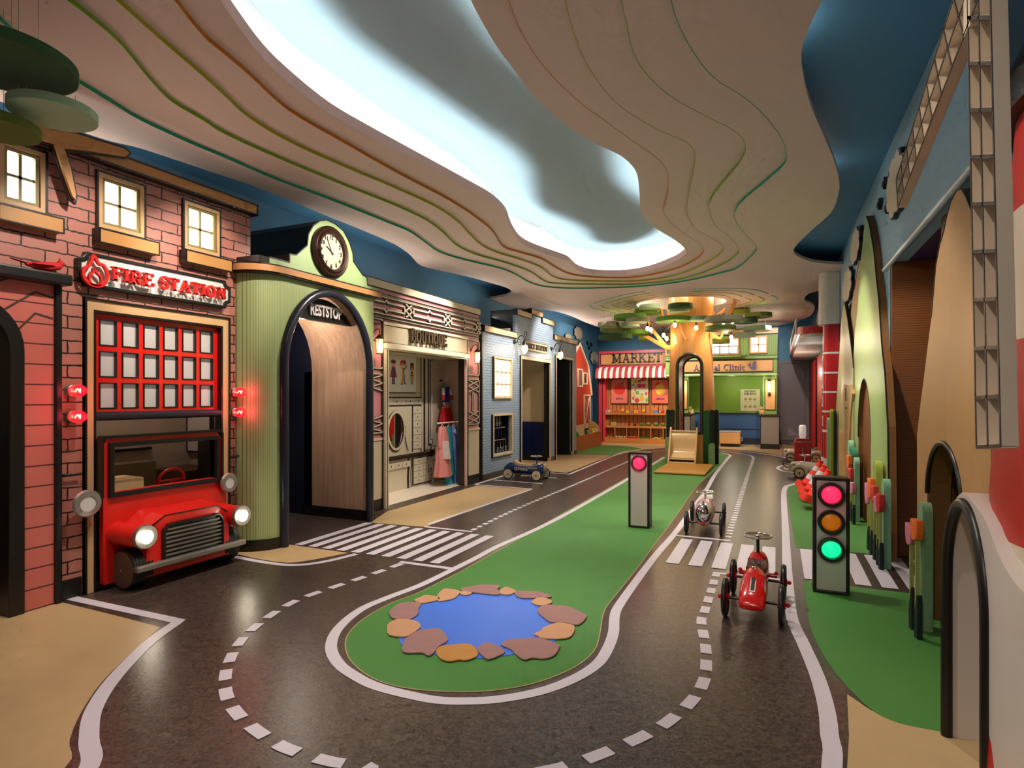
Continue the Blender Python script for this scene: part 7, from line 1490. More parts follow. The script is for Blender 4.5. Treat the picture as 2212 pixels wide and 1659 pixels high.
# slide
PLY = wood_mat('birch_ply', '#d9b077', '#c99a5c', 'Z', .6, .4)
sd = thing('toddler_slide', 'small birch plywood slide with two round rungs at the tree arch', 'slide', (-1.5, 10.7, 0))
lx, rx = onZ(1447, 1006)[0], onZ(1508, 1006)[0]; fy = onZ(1470, 1005)[1]; fx0 = onZ(1442, 1005)[0]; fx1 = onZ(1502, 1006)[0]
by = TY-.45; zt_ = onY(1465, 925, by)[1]
for xx in (fx0, fx1):
    q = [(fy, 0), (fy, .10), (fy+.03, .16), (by-.08, zt_-.02), (by-.04, zt_+.01), (by, zt_-.02), (by+.02, zt_-.1), (by+.02, 0)]
    b = MB(); b.prism('x', xx-.015, xx+.015, cr(q, True, 3)); b.build('side_panel', PLY, sd, bevel=.004)
b = MB(); pts = [(fy+.05, .13), (fy+.12, .15), (fy+.25, .24), (by-.10, zt_-.13), (by-.02, zt_-.08), (by+.1, zt_-.08)]; pts = cr(pts, False, 4)
n = len(pts); b.add([(fx0+.015, p[0], p[1]) for p in pts]+[(fx1-.015, p[0], p[1]) for p in pts]+[(fx0+.015, p[0], p[1]-.012) for p in pts]+[(fx1-.015, p[0], p[1]-.012) for p in pts],
  [(i, i+1, i+1+n, i+n) for i in range(n-1)]+[(i+2*n, i+3*n, i+1+3*n, i+1+2*n) for i in range(n-1)]+[(0, n, 3*n, 2*n)]); b.build('slide_bed', mat('glossy_birch', '#e0c08c', .25), sd, smooth=60)
for yy, zz__ in [(fy+.03, .04), (fy+.06, .10), (by-.03, zt_-.05)]:
    b = MB(); b.tube([(fx0, yy, zz__), (fx1, yy, zz__)], .014, 10); b.build('rung', mat('glossy_birch', '#e0c08c', .25), sd, smooth=60)
mp_ = LZ([(1412,1026),(1519.6,1029),(1531,1012),(1513,1005.5),(1412,1003)])
m0_, m1_ = min(p[0] for p in mp_), max(p[0] for p in mp_); ya, yb_ = mp_[0][1]+.02, fy-.02
mx0 = onZ(1408, 1026)[0]; mx1 = onZ(1520, 1029)[0]
b = MB(); b.box(mx0, mx1+.02, onZ(1519, 1029)[1], fy-.015, 0.002, .045); b.build('landing_mat', mat('tan_vinyl_mat', '#b98336', .5), label='tan vinyl landing mat lying in front of the small slide', cat='mat', bevel=.02, seg=3)
# ================================================================== right side cut-out landscape
HX = .745
def outl(name, label, cat, pts, X0, X1, face, side, parent=None, holes=(), rim=True):
    t = thing(name, label, cat, (X0, sum(p[0] for p in pts)/len(pts), 0))
    b = MB(); b.prism('x', X0+.006, X1, pts, holes); b.build('side_board', side, t)
    b = MB(); b.prism('x', X0, X0+.006, pts, holes); b.build('front_face', face, t)
    if rim:
        b = MB(); b.stroke('x', X0-.003, X0+.004, [p for p in pts if p[1] > .02], .008); b.build('black_edge', BLACK, t)
    return t
HG = mat('hill_green_laminate', '#9bb573', .32, vary=.03); HSIDE = mat('hill_brown_edge', '#7a5226', .5)
gl_ = LX([(1834,1000),(1838,870),(1842,800),(1846.4,717.7),(1852,672),(1857.9,580),(1864.7,511.6),(1869,472)], HX); gr_ = LX([(1872,467),(1878.5,489),(1886.5,534.5),(1892,592),(1898,649),(1903.7,740.6),(1910.8,804),(1917.5,922),(1919,1060)], HX)
Yl = gl_[0][0]+.15; Yr = gr_[-1][0]-.01
gpts = [(Yl, 0)]+gl_+gr_+[(Yr, .45), (Yr-.01, 0)]
ad0, ad1 = onX(1881, 1100, HX)[0], onX(1853.5, 1100, HX)[0]; adt = onX(1865, 818, HX)[1]
hole = [(ad0, -.001)]+[( (ad0+ad1)/2-(ad1-ad0)/2*math.cos(math.pi*i/16), .80+(adt-.80)*math.sin(math.pi*i/16)) for i in range(17)]+[(ad1, -.001)]
gp2 = [(Yr-.01, 0)]+[(Yr, .45)]+gr_[::-1]+gl_[::-1]+[(Yl, 0)]+hole[::-1]
hill = outl('green_hill_cutout', 'tall pale green hill cut-out with an arched brown doorway', 'cut-out', gp2, HX, WX-.002, HG, HSIDE, rim=False)
b = MB(); b.stroke('x', HX-.003, HX+.004, (gr_+[(Yr, .45), (Yr-.01, 0)]), .012); b.stroke('x', HX-.003, HX+.004, hole[1:-1], .010); b.build('black_edge', BLACK, hill)
b = MB(); b.box(HX+.035, WX-.003, ad0, ad1, 0, adt); b.build('brown_door_panel', mat('brown_oak_panel', '#74421c', .45), hill)
# tan wooden hill beside the windmill
TANG = stripe_mat('grooved_oak', '#bf9660', '#9a7440', 'Y', .009, .25, .45, .4)
tl_ = LX([(1981,1055),(1981,939),(1988.5,871.5),(1998.6,794),(2005,740),(2012,686),(2018,620),(2022,574),(2030,530),(2039,500),(2046,465),(2054,436),(2066,413)], HX); tr_ = LX([(2077,408),(2087,425),(2098,452),(2110,520),(2120,620),(2132,760),(2140,900)], HX)
a0_, a1_ = onX(2080, 1100, HX)[0], onX(2003, 1100, HX)[0]; at_z = onX(2038, 957, HX)[1]
hole = [(a1_, 0)]+[((a0_+a1_)/2+(a1_-a0_)/2*math.cos(math.pi*i/18), .68+(at_z-.68)*math.sin(math.pi*i/18)) for i in range(19)]+[(a0_, 0)]
tp = [(tl_[0][0]+.0, 0)]+tl_+tr_+[(tr_[-1][0], 0)]+hole[::-1]
tp = [(tl_[0][0], 0)]+tl_+tr_+[(tr_[-1][0]-.0, 0)]+hole[::-1]
th_ = outl('oak_hill_cutout', 'tall grooved oak hill cut-out with a child sized arched opening', 'cut-out', tp, HX, WX+.05, TANG, HSIDE, rim=False)
b = MB(); b.tube([(HX, p[0], p[1]) for p in hole[1:-1]], .012, 8); b.build('arch_rim', BLACK, th_, smooth=60)
b = MB(); b.stroke('x', HX-.003, HX+.004, tl_[5:]+tr_[:4], .006); b.build('black_edge', BLACK, th_)
# hills further back
q = LX([(1860,560),(1857.5,565),(1853,588),(1848,620),(1842,650),(1836,700),(1832,760),(1830,860)], WX-.025); q = [(q[0][0], 0)]+q+[(q[-1][0], 0)]
outl('tan_hill_cutout', 'tan hill cut-out behind the pale green hill', 'cut-out', q, WX-.03, WX-.002, mat('tan_hill', '#c39a66', .45), HSIDE)
q = LX([(1843,775),(1832,690),(1825,652),(1821,665),(1818,690),(1815.5,740)], WX-.06); q = [(q[0][0]-.05, 0)]+[(q[0][0]-.05, q[0][1]-.1)]+q+[(q[-1][0]+.8, .7), (q[-1][0]+.8, 0)]
outl('pale_hill_cutout', 'pale straw green hill cut-out with a black edge beside the red pillar', 'cut-out', q, WX-.065, WX-.032, mat('straw_green', '#b7ab77', .35), BLACK)
# clouds and birds
WXL = WX-.003
for (cx, cy, rx_, ry_, lab) in [(1835.5, 617, 9, 33, 'cream cloud cut-out above the black edged hill'), (1853.5, 532, 9, 33, 'cream cloud cut-out left of the green hill top'), (1772, 685, 3, 16, 'small far cream cloud cut-out over the canopy'), (1944, 398, 17, 62, 'large cream cloud cut-out behind the windmill sail tip')]:
    c = onX(cx, cy, WXL); e = onX(cx-rx_, cy, WXL); cloud('x', WXL, -1, c[0], c[1], abs(e[0]-c[0]), ry_/FPX*(ray(cx, cy).dot(FW))*WXL/ray(cx, cy).x, lab, 'clouds on the right wall')
for (cx, cy, lab) in [(1864, 497, 'single black bird cut-out beside the green hill top'), (1905, 441, 'near left black bird cut-out under the sail'), (1922, 449, 'lowest black bird cut-out under the sail'), (1917, 396, 'upper black bird cut-out left of the sail'), (1928, 386, 'black bird cut-out nearest the sail')]:
    c = onX(cx, cy, WXL); bird('x', WXL, -1, c[0], c[1], .075, .045, lab, 'birds on the right wall')
# felt shrubs and tulips
SH = [(1997,1318,1088,.09,'sage2','speckled sage felt shrub board beside the oak hill arch'),(1912,1198,1036,.09,'mint','mint felt shrub board at the near foot of the green hill'),(1895,1150,997,.13,'lime','olive lime felt shrub board behind the tulips'),
 (1880,1128,1080,.10,'teal','low green felt shrub board behind the middle tulips'),(1848,1105,989,.09,'mint','mint felt shrub board left of the hill doorway'),(1842,1085,968,.13,'teal','teal felt shrub board behind the mint one'),(1836,1070,952,.10,'mint','tall pale mint felt shrub board by the plywood cut-out')]
for (px, yb_, yt, w_, c, lab) in SH:
    X = .69; y0 = onX(px, yb_, X)[0]; z1 = onX(px, yt, X)[1]
    slabup('felt_shrub', lab, c, X+.015, y0+w_*.6, 0, z1, w_*1.2, .045, math.pi/2, None)
for k, (px, yt, c, lab) in enumerate([(1815.5, 890, 'dk', 'dark felt shrub board behind the plywood animals'), (1818, 888, 'lime', 'lime felt shrub board behind the plywood animals'), (1813.5, 912, 'mint', 'mint felt shrub board behind the plywood animals')]):
    y0 = 8.75+.12*k; X = .70-.03*k; slabup('felt_shrub', lab, c, X, y0, 0, onX(px, yt, X)[1], .09, .035, math.pi/2, None)
TC = {'pink': mat('tulip_pink', '#cf7f96', .75, bump=.2), 'orange': mat('tulip_orange', '#e3702a', .75, bump=.2), 'red': mat('tulip_red', '#c93a35', .75, bump=.2)}
STEM = mat('stem_olive', '#98a255', .7); LEAFD = mat('leaf_bottle_green', '#10261f', .8)
def RZ_(x, y): return Matrix.Translation((x, y, 0)) @ Matrix.Rotation(math.radians(-80), 4, 'Z') @ Matrix.Translation((-x, -y, 0))
def tulip(x, y, zt_, zb_, w_, c, leafh, label):
    t = thing('felt_tulip', label, 'tulip', (x, y, 0), group=None)
    hgt = zt_-zb_; q = [(x-w_*.35, zb_+hgt*.1), (x-w_*.5, zb_+hgt*.4), (x-w_*.5, zt_), (x-w_*.2, zt_-hgt*.14), (x, zt_), (x+w_*.2, zt_-hgt*.14), (x+w_*.5, zt_), (x+w_*.5, zb_+hgt*.4), (x+w_*.35, zb_+hgt*.1), (x, zb_)]
    b = MB(); b.prism('y', y-.018, y+.018, q); b.xf(RZ_(x, y)); b.build('flower_head', TC[c], t, bevel=.005)
    b = MB(); b.box(x-.008, x+.008, y-.012, y+.012, 0, zb_+.03); b.build('stem', STEM, t)
    b = MB(); b.prism('y', y-.012, y+.012, [(x-.006, 0), (x+.035, 0), (x+.035, leafh-.03), (x+.026, leafh), (x+.012, leafh-.03), (x-.006, .1)]); b.xf(RZ_(x, y)); b.build('leaf', LEAFD, t, bevel=.003)
TL = [(1969,1290,1130,1178,'pink','pink felt tulip, left of the near pair by the oak hill'),(1981,1310,1121.6,1168.6,'orange','orange felt tulip, right of the near pair by the oak hill'),
 (1876,1160,1043,1090,'pink','pink felt tulip, leftmost of the middle tulip row'),(1882,1165,1033,1077,'orange','orange felt tulip, tallest of the middle tulip row'),(1889,1170,1049,1086,'red','red felt tulip behind the orange one in the middle row'),(1896,1182,1072,1108,'pink','short pink felt tulip in the middle row'),(1901.5,1191,1067,1107,'red','nearest red felt tulip of the middle row'),
 (1835,1078,983,1013,'orange','orange felt tulip, farthest one near the plywood animals'),(1838.5,1088,1011,1040,'red','red felt tulip among the far tulips'),(1843,1098,1042,1068,'pink','pink felt tulip, nearest of the far tulips')]
for (px, yb_, yt, yh, c, lab) in TL:
    X = .64 if px > 1960 else .66; y0 = onX(px, yb_, X)[0]; sc_ = 1.0
    tulip(X, y0, onX(px, yt, X)[1], onX(px, yh, X)[1],   .075, c, .22 if px > 1960 else .19, lab)
# plywood animal cut-outs
APX = .72
tall = LX([(1822,831),(1830,834),(1838,831),(1841,850),(1838,880),(1836,905),(1835,930),(1833,960),(1829,1000),(1827,1028),(1820,1030),(1813,1010),(1811.5,965),(1811,937),(1815,930),(1821,936),(1825,912),(1822,888),(1820,858)], APX)
t = thing('plywood_animal', 'tall pale plywood animal cut-out with slot windows by the red pillar', 'cut-out', (APX, 8.5, 0)); b = MB(); tall[9] = (tall[9][0], 0); tall[10] = (tall[10][0], 0)
h1_ = LX([(1824.5,838),(1832.5,838),(1833,866),(1825.5,866)], APX); h2_ = LX([(1826,879),(1831,879),(1831,884),(1826,884)], APX)
b.prism('x', APX, APX+.03, tall, [h1_, h2_]); b.build('ply_board', mat('pale_ply_face', '#bf9560', .45), t)
b = MB(); b.prism('x', APX+.03, APX+.045, tall); b.build('brown_backing', mat('brown_ply_back', '#6e431a', .5), t)
small = LX([(1812,960),(1816,958),(1820,962),(1819,985),(1822,1005),(1823,1030),(1814,1035),(1812,1000)], APX-.05)
# ================================================================== windmill
wmx, wmy = 1.27, 2.12
wm = thing('windmill', 'red and white striped windmill tower with lattice sails and a white arched doorway', 'windmill', (wmx, wmy, 0))
MR = mat('windmill_red', '#b31a0d', .42); MW_ = mat('windmill_white', '#cdbfa6', .35)
zz_ = [0, .30, .62, .98, 1.40, 1.75, 2.1]
bands = [(0, .42, MR, 'red_band'), (.42, .80, MW_, 'white_band'), (.80, 1.36, MR, 'red_band'), (1.36, 1.74, MW_, 'white_band'), (1.74, 2.02, MR, 'red_band')]
def wr(z): return .735-.055*z
for (za, zb_, m_, nm) in bands:
    b = MB(); b.lathe([(wr(za), za), (wr((za+zb_)/2), (za+zb_)/2), (wr(zb_), zb_)], (wmx, wmy, 0), 'z', 72); b.build(nm, m_, wm, smooth=40)
b = MB(); b.lathe([(wr(2.02)+.04, 2.02), (wr(2.02)+.05, 2.10), (.5, 2.5), (.2, 2.75), (0, 2.8)], (wmx, wmy, 0), 'z', 48); b.build('black_cap', BLACK, wm, smooth=40)
# portal
PX_ = .55; py0, py1 = onX(2135, 1500, PX_)[0], onX(2043, 1500, PX_)[0]
ptop = onX(2085, 1075, PX_)[1]; pw = arch(py0-.012, py1, 0, .55, ptop, 20); 
b = MB(); outer_ = [(py0-.30, 0)]+cr([(py0-.30, .72), (py0-.18, .735), (py0-.08, .775), (py0+.02, .84), (py0+.11, ptop-.01), (py0+.20, ptop+.012), (py0+.27, ptop+.012)], False, 4)[:-1]+[((py0+py1)/2+(py1-py0)/2*math.cos(math.radians(a)), .55+(ptop+.012-.55)*math.sin(math.radians(a))) for a in range(70, -1, -10)]+[(py1+.004, 0)]
hole = [(py1-.012, 0)]+[((py0+py1)/2+(py1-py0-.024)/2*math.cos(math.pi*i/20), .55+(ptop-.02-.55)*math.sin(math.pi*i/20)) for i in range(21)]+[(py0+.012, 0)]
b.prism('x', PX_, PX_+.62, outer_+hole); b.build('white_portal', mat('portal_white', '#cfc6bc', .35), wm, smooth=30)
b = MB(); b.tube([(PX_, p[0], p[1]) for p in hole], .018, 10); b.build('portal_rim', BLACK, wm, smooth=60)
b = MB(); b.box(PX_+.5, PX_+.52, py0, py1, 0, ptop); b.box(PX_+.015, PX_+.5, py0+.002, py0+.010, 0, .6); b.build('inner_panel', mat('portal_beige', '#c3b193', .45), wm)
ct_ = MB(); ct_.prism('x', .3, 1.25, [(py1+.002, -.1), (py1+.002, .55)]+[((py0+py1)/2+(py1-py0+.0)/2*math.cos(math.pi*i/12), .55+(ptop-.55)*math.sin(math.pi*i/12)) for i in range(1, 12)]+[(py0-.002, .55), (py0-.002, -.1)]); co = ct_.build('cutter', MR)
for o_ in [x for x in bpy.data.objects if x.parent == wm and x.name.split('.')[0] in ('red_band', 'white_band')]:
    md = o_.modifiers.new('door', 'BOOLEAN'); md.object = co; md.operation = 'DIFFERENCE'; md.solver = 'EXACT'
bpy.context.view_layer.update(); dg = bpy.context.evaluated_depsgraph_get()
for o_ in [x for x in bpy.data.objects if x.parent == wm and x.name.split('.')[0] in ('red_band', 'white_band')]:
    nm_ = bpy.data.meshes.new_from_object(o_.evaluated_get(dg)); o_.modifiers.clear(); o_.data = nm_
bpy.data.objects.remove(co)
# sails : deep lattice boards in a plane in front of the tower
SX = .475; SD = .032
def P_s(x, y): return onX(x, y, SX)
SLW = mat('sail_cream', '#cbbba6', .45); SLK = mat('sail_dark_edge', '#3b342c', .45)
def sail(c00, c01, c10, c11, nr, label):
    """corners (Y, Z): start left, start right, end left, end right"""
    L2 = lambda a, c, t: (a[0]+(c[0]-a[0])*t, a[1]+(c[1]-a[1])*t)
    root = wm
    b = MB(); e = MB()
    def bar(p, q, wd):
        b.stroke('x', SX+.002, SX+SD, [p, q], wd); e.stroke('x', SX, SX+.002, [p, q], wd)
    bar(c00, c10, .008); bar(c01, c11, .008); bar(L2(c00, c01, .5), L2(c10, c11, .5), .008)
    for k in range(nr+1): bar(L2(c00, c10, k/nr), L2(c01, c11, k/nr), .009)
    s_ = e.build('sail_front_edge', SLK, wm); s_['label'] = label
    b.prism('x', SX+SD, SX+SD+.003, [c00, c01, c11, c10]); b.build('sail_lattice', SLW, s_)
a0s = P_s(2088, -60); a1s = P_s(2137, -60); sail(a0s, a1s, P_s(2108, 966), P_s(2160, 963), 10, 'upright lattice sail hanging down beside the oak hill')
u0 = P_s(2064, -110); u1 = P_s(2108, -60)
sail(P_s(2083, -80), P_s(2110, 2), P_s(1935, 388), P_s(1939, 448), 9, 'slanting lattice sail reaching up left to the ceiling')
b = MB(); hub = (SX-.02, 1.98, 2.42); b.lathe([(.05, 0), (.06, .04), (.05, .3)], hub, 'x', 20); b.build('hub', SLW, wm, smooth=40)
for yy, zz in [((P_s(2112, 0)[0]), 2.3)]:
    b = MB(); b.box(SX+.0, SX+.03, hub[1]-.03, hub[1]+.03, 2.2, 2.75); b.build('sail_arm', SLW, wm)
# ================================================================== petrol station
PR = mat('station_red', '#b3161a', .3, coat=.2); PWH = mat('station_white', '#d3cbbf', .6); PBK = mat('station_panel', '#7b4a4a', .4)
gp = thing('station_pillar', 'red pillar with white bands and a wide white head beside the pump', 'pillar', (.74, 9.5, 0))
gx0_, gx1_, gy0, gy1 = .60, WX-.005, 9.28, 9.52
def rr(x0, x1, y0, y1, r, n=6):
    p = []
    for (cx, cy, a0) in [(x1-.001, y0+.001, 0), (x0+r, y0+r, 270), (x0+r, y1-r, 180), (x1-.001, y1, 0)]:
        if a0 == 0: p.append((cx, cy))
        else: p += [(cx+r*math.cos(math.radians(a0-90*i/n)), cy+r*math.sin(math.radians(a0-90*i/n))) for i in range(n+1)]
    return p
def pz(y, x=1800): return onY(x, y, gy0)[1]
segs = [(pz(700), pz(760.0)), (pz(764), pz(803)), (pz(807), pz(845)), (pz(849), pz(887)), (pz(891), pz(929)), (pz(934), pz(991))]
for (zt_, zb_) in segs: b = MB(); b.prism('z', zb_, zt_, rr(gx0_, gx1_, gy0, gy1, .07)); b.build('red_section', PR, gp, smooth=40)
for i in range(5):
    b = MB(); b.prism('z', segs[i+1][0], segs[i][1], rr(gx0_-.004, gx1_, gy0-.004, gy1, .07)); b.build('white_band', PWH, gp, smooth=40)
    if i: b = MB(); b.box(gx0_-.006, gx0_, gy0+.10, gy1-.03, (segs[i][0]+segs[i][1])/2-.07, (segs[i][0]+segs[i][1])/2+.07); o = b.build('gauge_plate', PWH, gp); b = MB(); b.box(gx0_-.009, gx0_-.005, gy0+.13, gy1-.06, (segs[i][0]+segs[i][1])/2-.035, (segs[i][0]+segs[i][1])/2+.035); b.build('gauge_dial', BLACK, o)
b = MB(); b.prism('z', segs[0][0], S0-.002, rr(gx0_-.05, gx1_, gy0-.05, gy1+.05, .11)); b.build('white_head', PWH, gp, smooth=40)
b = MB(); b.prism('z', 0, segs[5][1], rr(gx0_-.02, gx1_, gy0-.02, gy1+.02, .05)); b.build('white_foot', PWH, gp, smooth=40)
cn = thing('station_canopy', 'red edged white canopy with rounded corner over the beige cars', 'canopy', (.55, 12, 2.1))
cx0_ = .30; cy0_ = 9.95; cy1_ = 16.25; cz0 = 2.13; co_ = rr(cx0_, WX-.004, cy0_, cy1_, .25, 8)
b = MB(); b.prism('z', cz0+.03, cz0+.145, co_); b.build('red_fascia', PR, cn)
b = MB(); b.prism('z', cz0-.02, cz0+.03, rr(cx0_+.04, WX-.004, cy0_+.04, cy1_-.04, .22, 8)); b.build('white_underside', PWH, cn)
b = MB(); b.box(cx0_-.025, cx0_-.003, cy0_+.35, cy1_-1.0, cz0+.05, cz0+.30); cs_ = b.build('sign_board', mat('canopy_sign_white', '#c9c5c8', .4), cn)
for k in range(9): b = MB(); yk = cy0_+.55+.32*k; b.stroke('x', cx0_-.030, cx0_-.025, [(yk, cz0+.1), (yk+.1, cz0+.24), (yk+.2, cz0+.1)], .025); b.build('sign_mark', BLACK, cs_)
# red doorways in the right wall beyond the pillar
for k, (ya, yb_) in enumerate([(11.8, 13.45), (13.75, 16.2)]):
    t = thing('red_door', ['glossy red door panel nearer the pillar in the right wall', 'glossy red door panel farther away in the right wall'][k], 'door', (WX-.05, (ya+yb_)/2, 0))
    b = MB(); b.box(WX-.045, WX-.005, ya, yb_, 0, 2.0); b.build('panel', mat('deep_gloss_red', '#e0161a', .45), t); b = MB(); frame(b, 'x', WX-.06, WX-.005, ya-.05, yb_+.04, -.0, 2.04, .05); b.build('dark_frame', BLACK, t)
b = MB(); b.box(WX-.03, WX-.004, 11.6, 16.3, 0, 2.08); b.build('trim_3', mat('deep_red_wall', '#7e0f14', .4), kind='structure')
# pump
pu = thing('petrol_pump', 'red toy petrol pump with milky globe and curved hose', 'petrol pump', (.40, 11.0, 0)); px_, py_ = .40, 11.0
b = MB(); b.prism('z', .03, .46, [(px_+x, py_+y) for x, y in [(-.115,-.09),(.115,-.09),(.125,-.08),(.125,.08),(.115,.09),(-.115,.09),(-.125,.08),(-.125,-.08)]]); b.build('body', PR, pu, bevel=.01)
b = MB(); b.box(px_-.13, px_+.13, py_-.1, py_+.1, .44, .455); b.box(px_-.128, px_+.128, py_-.095, py_+.095, 0, .035); b.build('chrome_trim', CHROME, pu, bevel=.004)
b = MB(); b.prism('y', py_-.09, py_+.09, [(px_-.12, .455), (px_+.12, .455), (px_+.10, .505), (px_-.10, .505)]); b.build('shoulder', PR, pu, bevel=.01)
b = MB(); b.lathe([(.045, .50), (.045, .53), (.055, .55), (.055, .70), (.04, .725), (0, .73)], (px_, py_, 0), 'z', 20); b.build('globe', mat('milky_globe', '#dccfc6', .15, emit=.35), pu, smooth=60)
b = MB(); b.tube(cr([(px_-.005, py_-.10, .36), (px_+.0, py_-.105, .28), (px_+.01, py_-.11, .2)], False, 4), [.006]*3+[.009]*3+[.009]*3 if False else .009, 8); b.build('nozzle', CHROME, pu, smooth=60)
b = MB(); b.tube(cr([(px_+.01, py_-.11, .2), (px_+.0, py_-.13, .09), (px_-.12, py_-.16, .012), (px_-.26, py_-.2, .03), (px_-.30, py_-.22, .12), (px_-.22, py_-.2, .19), (px_-.10, py_-.15, .17)], False, 6), .007, 8); b.build('hose', BLACK, pu, smooth=60)
b = MB(); b.tube([(px_+.35, py_+.05, 0), (px_+.35, py_+.05, .48), (px_+.33, py_+.05, .52)], .014, 8); b.tube([(px_+.38, py_+.05, .05), (px_+.36, py_+.05, .5)], .006, 6); b.build('air_hose_post', CHROME, label='slim chrome air hose post behind the beige cars', cat='post', smooth=60)
# traffic lights
def traffic(x0, x1, y0, dpt, h, lens, label):
    t = thing('traffic_light', label, 'traffic light', ((x0+x1)/2, y0+dpt/2, 0))
    b = MB(); frame(b, 'y', y0, y0+dpt, x0, x1, 0.001, h, .020); b.build('black_frame', BLACK, t, bevel=.006)
    b = MB(); b.box(x0+.019, x1-.019, y0+.008, y0+dpt-.004, .019, h-.019); b.build('grey_panel', mat('traffic_panel', '#c4bab2', .45), t)
    cx_ = (x0+x1)/2
    for (zc, m_, rim) in lens:
        R = .074; b = MB(); n = 32; rng = []
        b.lathe([(R*.70, .004), (R*.95, -.004 if rim > 1 else .0), (R, .004), (R, .012), (R*.68, .012)] if rim < 2 else [(R*.70, .006), (R*.74, -.028), (R*.98, -.028), (R, -.02), (R, .012), (R*.68, .012)], (cx_, y0, zc), 'y', 36)
        o = b.build('lens_ring', BLACK if rim > 1 else mat('dark_red_ring', '#5a0d18', .35), t, smooth=30)
        rl = R*.72; b = MB(); b.lathe([(rl, .0), (rl*.8, -.006), (rl*.4, -.010), (0, -.011)], (cx_, y0+.004, zc), 'y', 32); b.build('glowing_lens', m_, o, smooth=60)
LRED = mat('lens_red', '#ff2f50', .3, emit=1.9, ecol='#ff2248', vary=0); LORG = mat('lens_amber', '#c9700f', .3, emit=.22, ecol='#ff9020', vary=0); LGRN = mat('lens_green', '#20d48c', .3, emit=1.3, ecol='#10e890', vary=0)
traffic(.205, .403, 4.06, .12, .708, [(.605, LRED, 2), (.438, LORG, 2), (.273, LGRN, 2)], 'three lamp toy traffic light on the right green lawn')
lamp('traffic_glow', (.3, 3.93, .605), .25, (1, .1, .25), .04); lamp('traffic_glow', (.3, 3.93, .273), .15, (.1, 1, .5), .04)
traffic(-1.243, -1.050, 5.38, .13, .692, [(.592, LRED, 1)], 'single lamp toy traffic light on the green island'); lamp('traffic_glow', (-1.147, 5.25, .592), .2, (1, .1, .25), .04)
# cones
CO_ = mat('cone_orange_red', '#e8301c', .55); CW_ = mat('cone_white', '#cfc9cc', .5)
for k, (cx_, cy_, lab) in enumerate([(.335, 8.05, 'farthest orange and white traffic cone leaning on the lawn'), (.345, 7.55, 'middle orange and white traffic cone leaning on the lawn'), (.35, 7.08, 'nearest orange and white traffic cone half hidden by the traffic light')]):
    t = thing('traffic_cone', lab, 'traffic cone', (0, 0, 0))
    b = MB(); b.prism('z', 0, .08, rr(-.13, .13, -.13, .13, .045)); b.build('base', CO_, t, bevel=.015)
    prf = [(.075, .07), (.066, .12), (.058, .17), (.050, .22), (.042, .27), (.034, .32), (.026, .37), (.022, .385)]
    for j in range(5):
        zb_ = .08+.060*j; zt_ = zb_+.060; ra, rb = .085-.0115*j, .085-.0115*(j+1)
        b = MB(); b.lathe([(ra, zb_), (rb, zt_)], (0, 0, 0), 'z', 24); b.build('cone_band', CW_ if j % 2 else CO_, t, smooth=60)
    b = MB(); b.lathe([(.027, .375), (.033, .38), (.033, .40), (.022, .405), (.020, .38), (0, .378)], (0, 0, 0), 'z', 20); b.build('cone_tip', CO_, t, smooth=60)
    tilt = math.radians(24); t.rotation_euler = (0, tilt, math.radians(8)); t.location = (cx_, cy_, .13*math.sin(tilt)+.002)
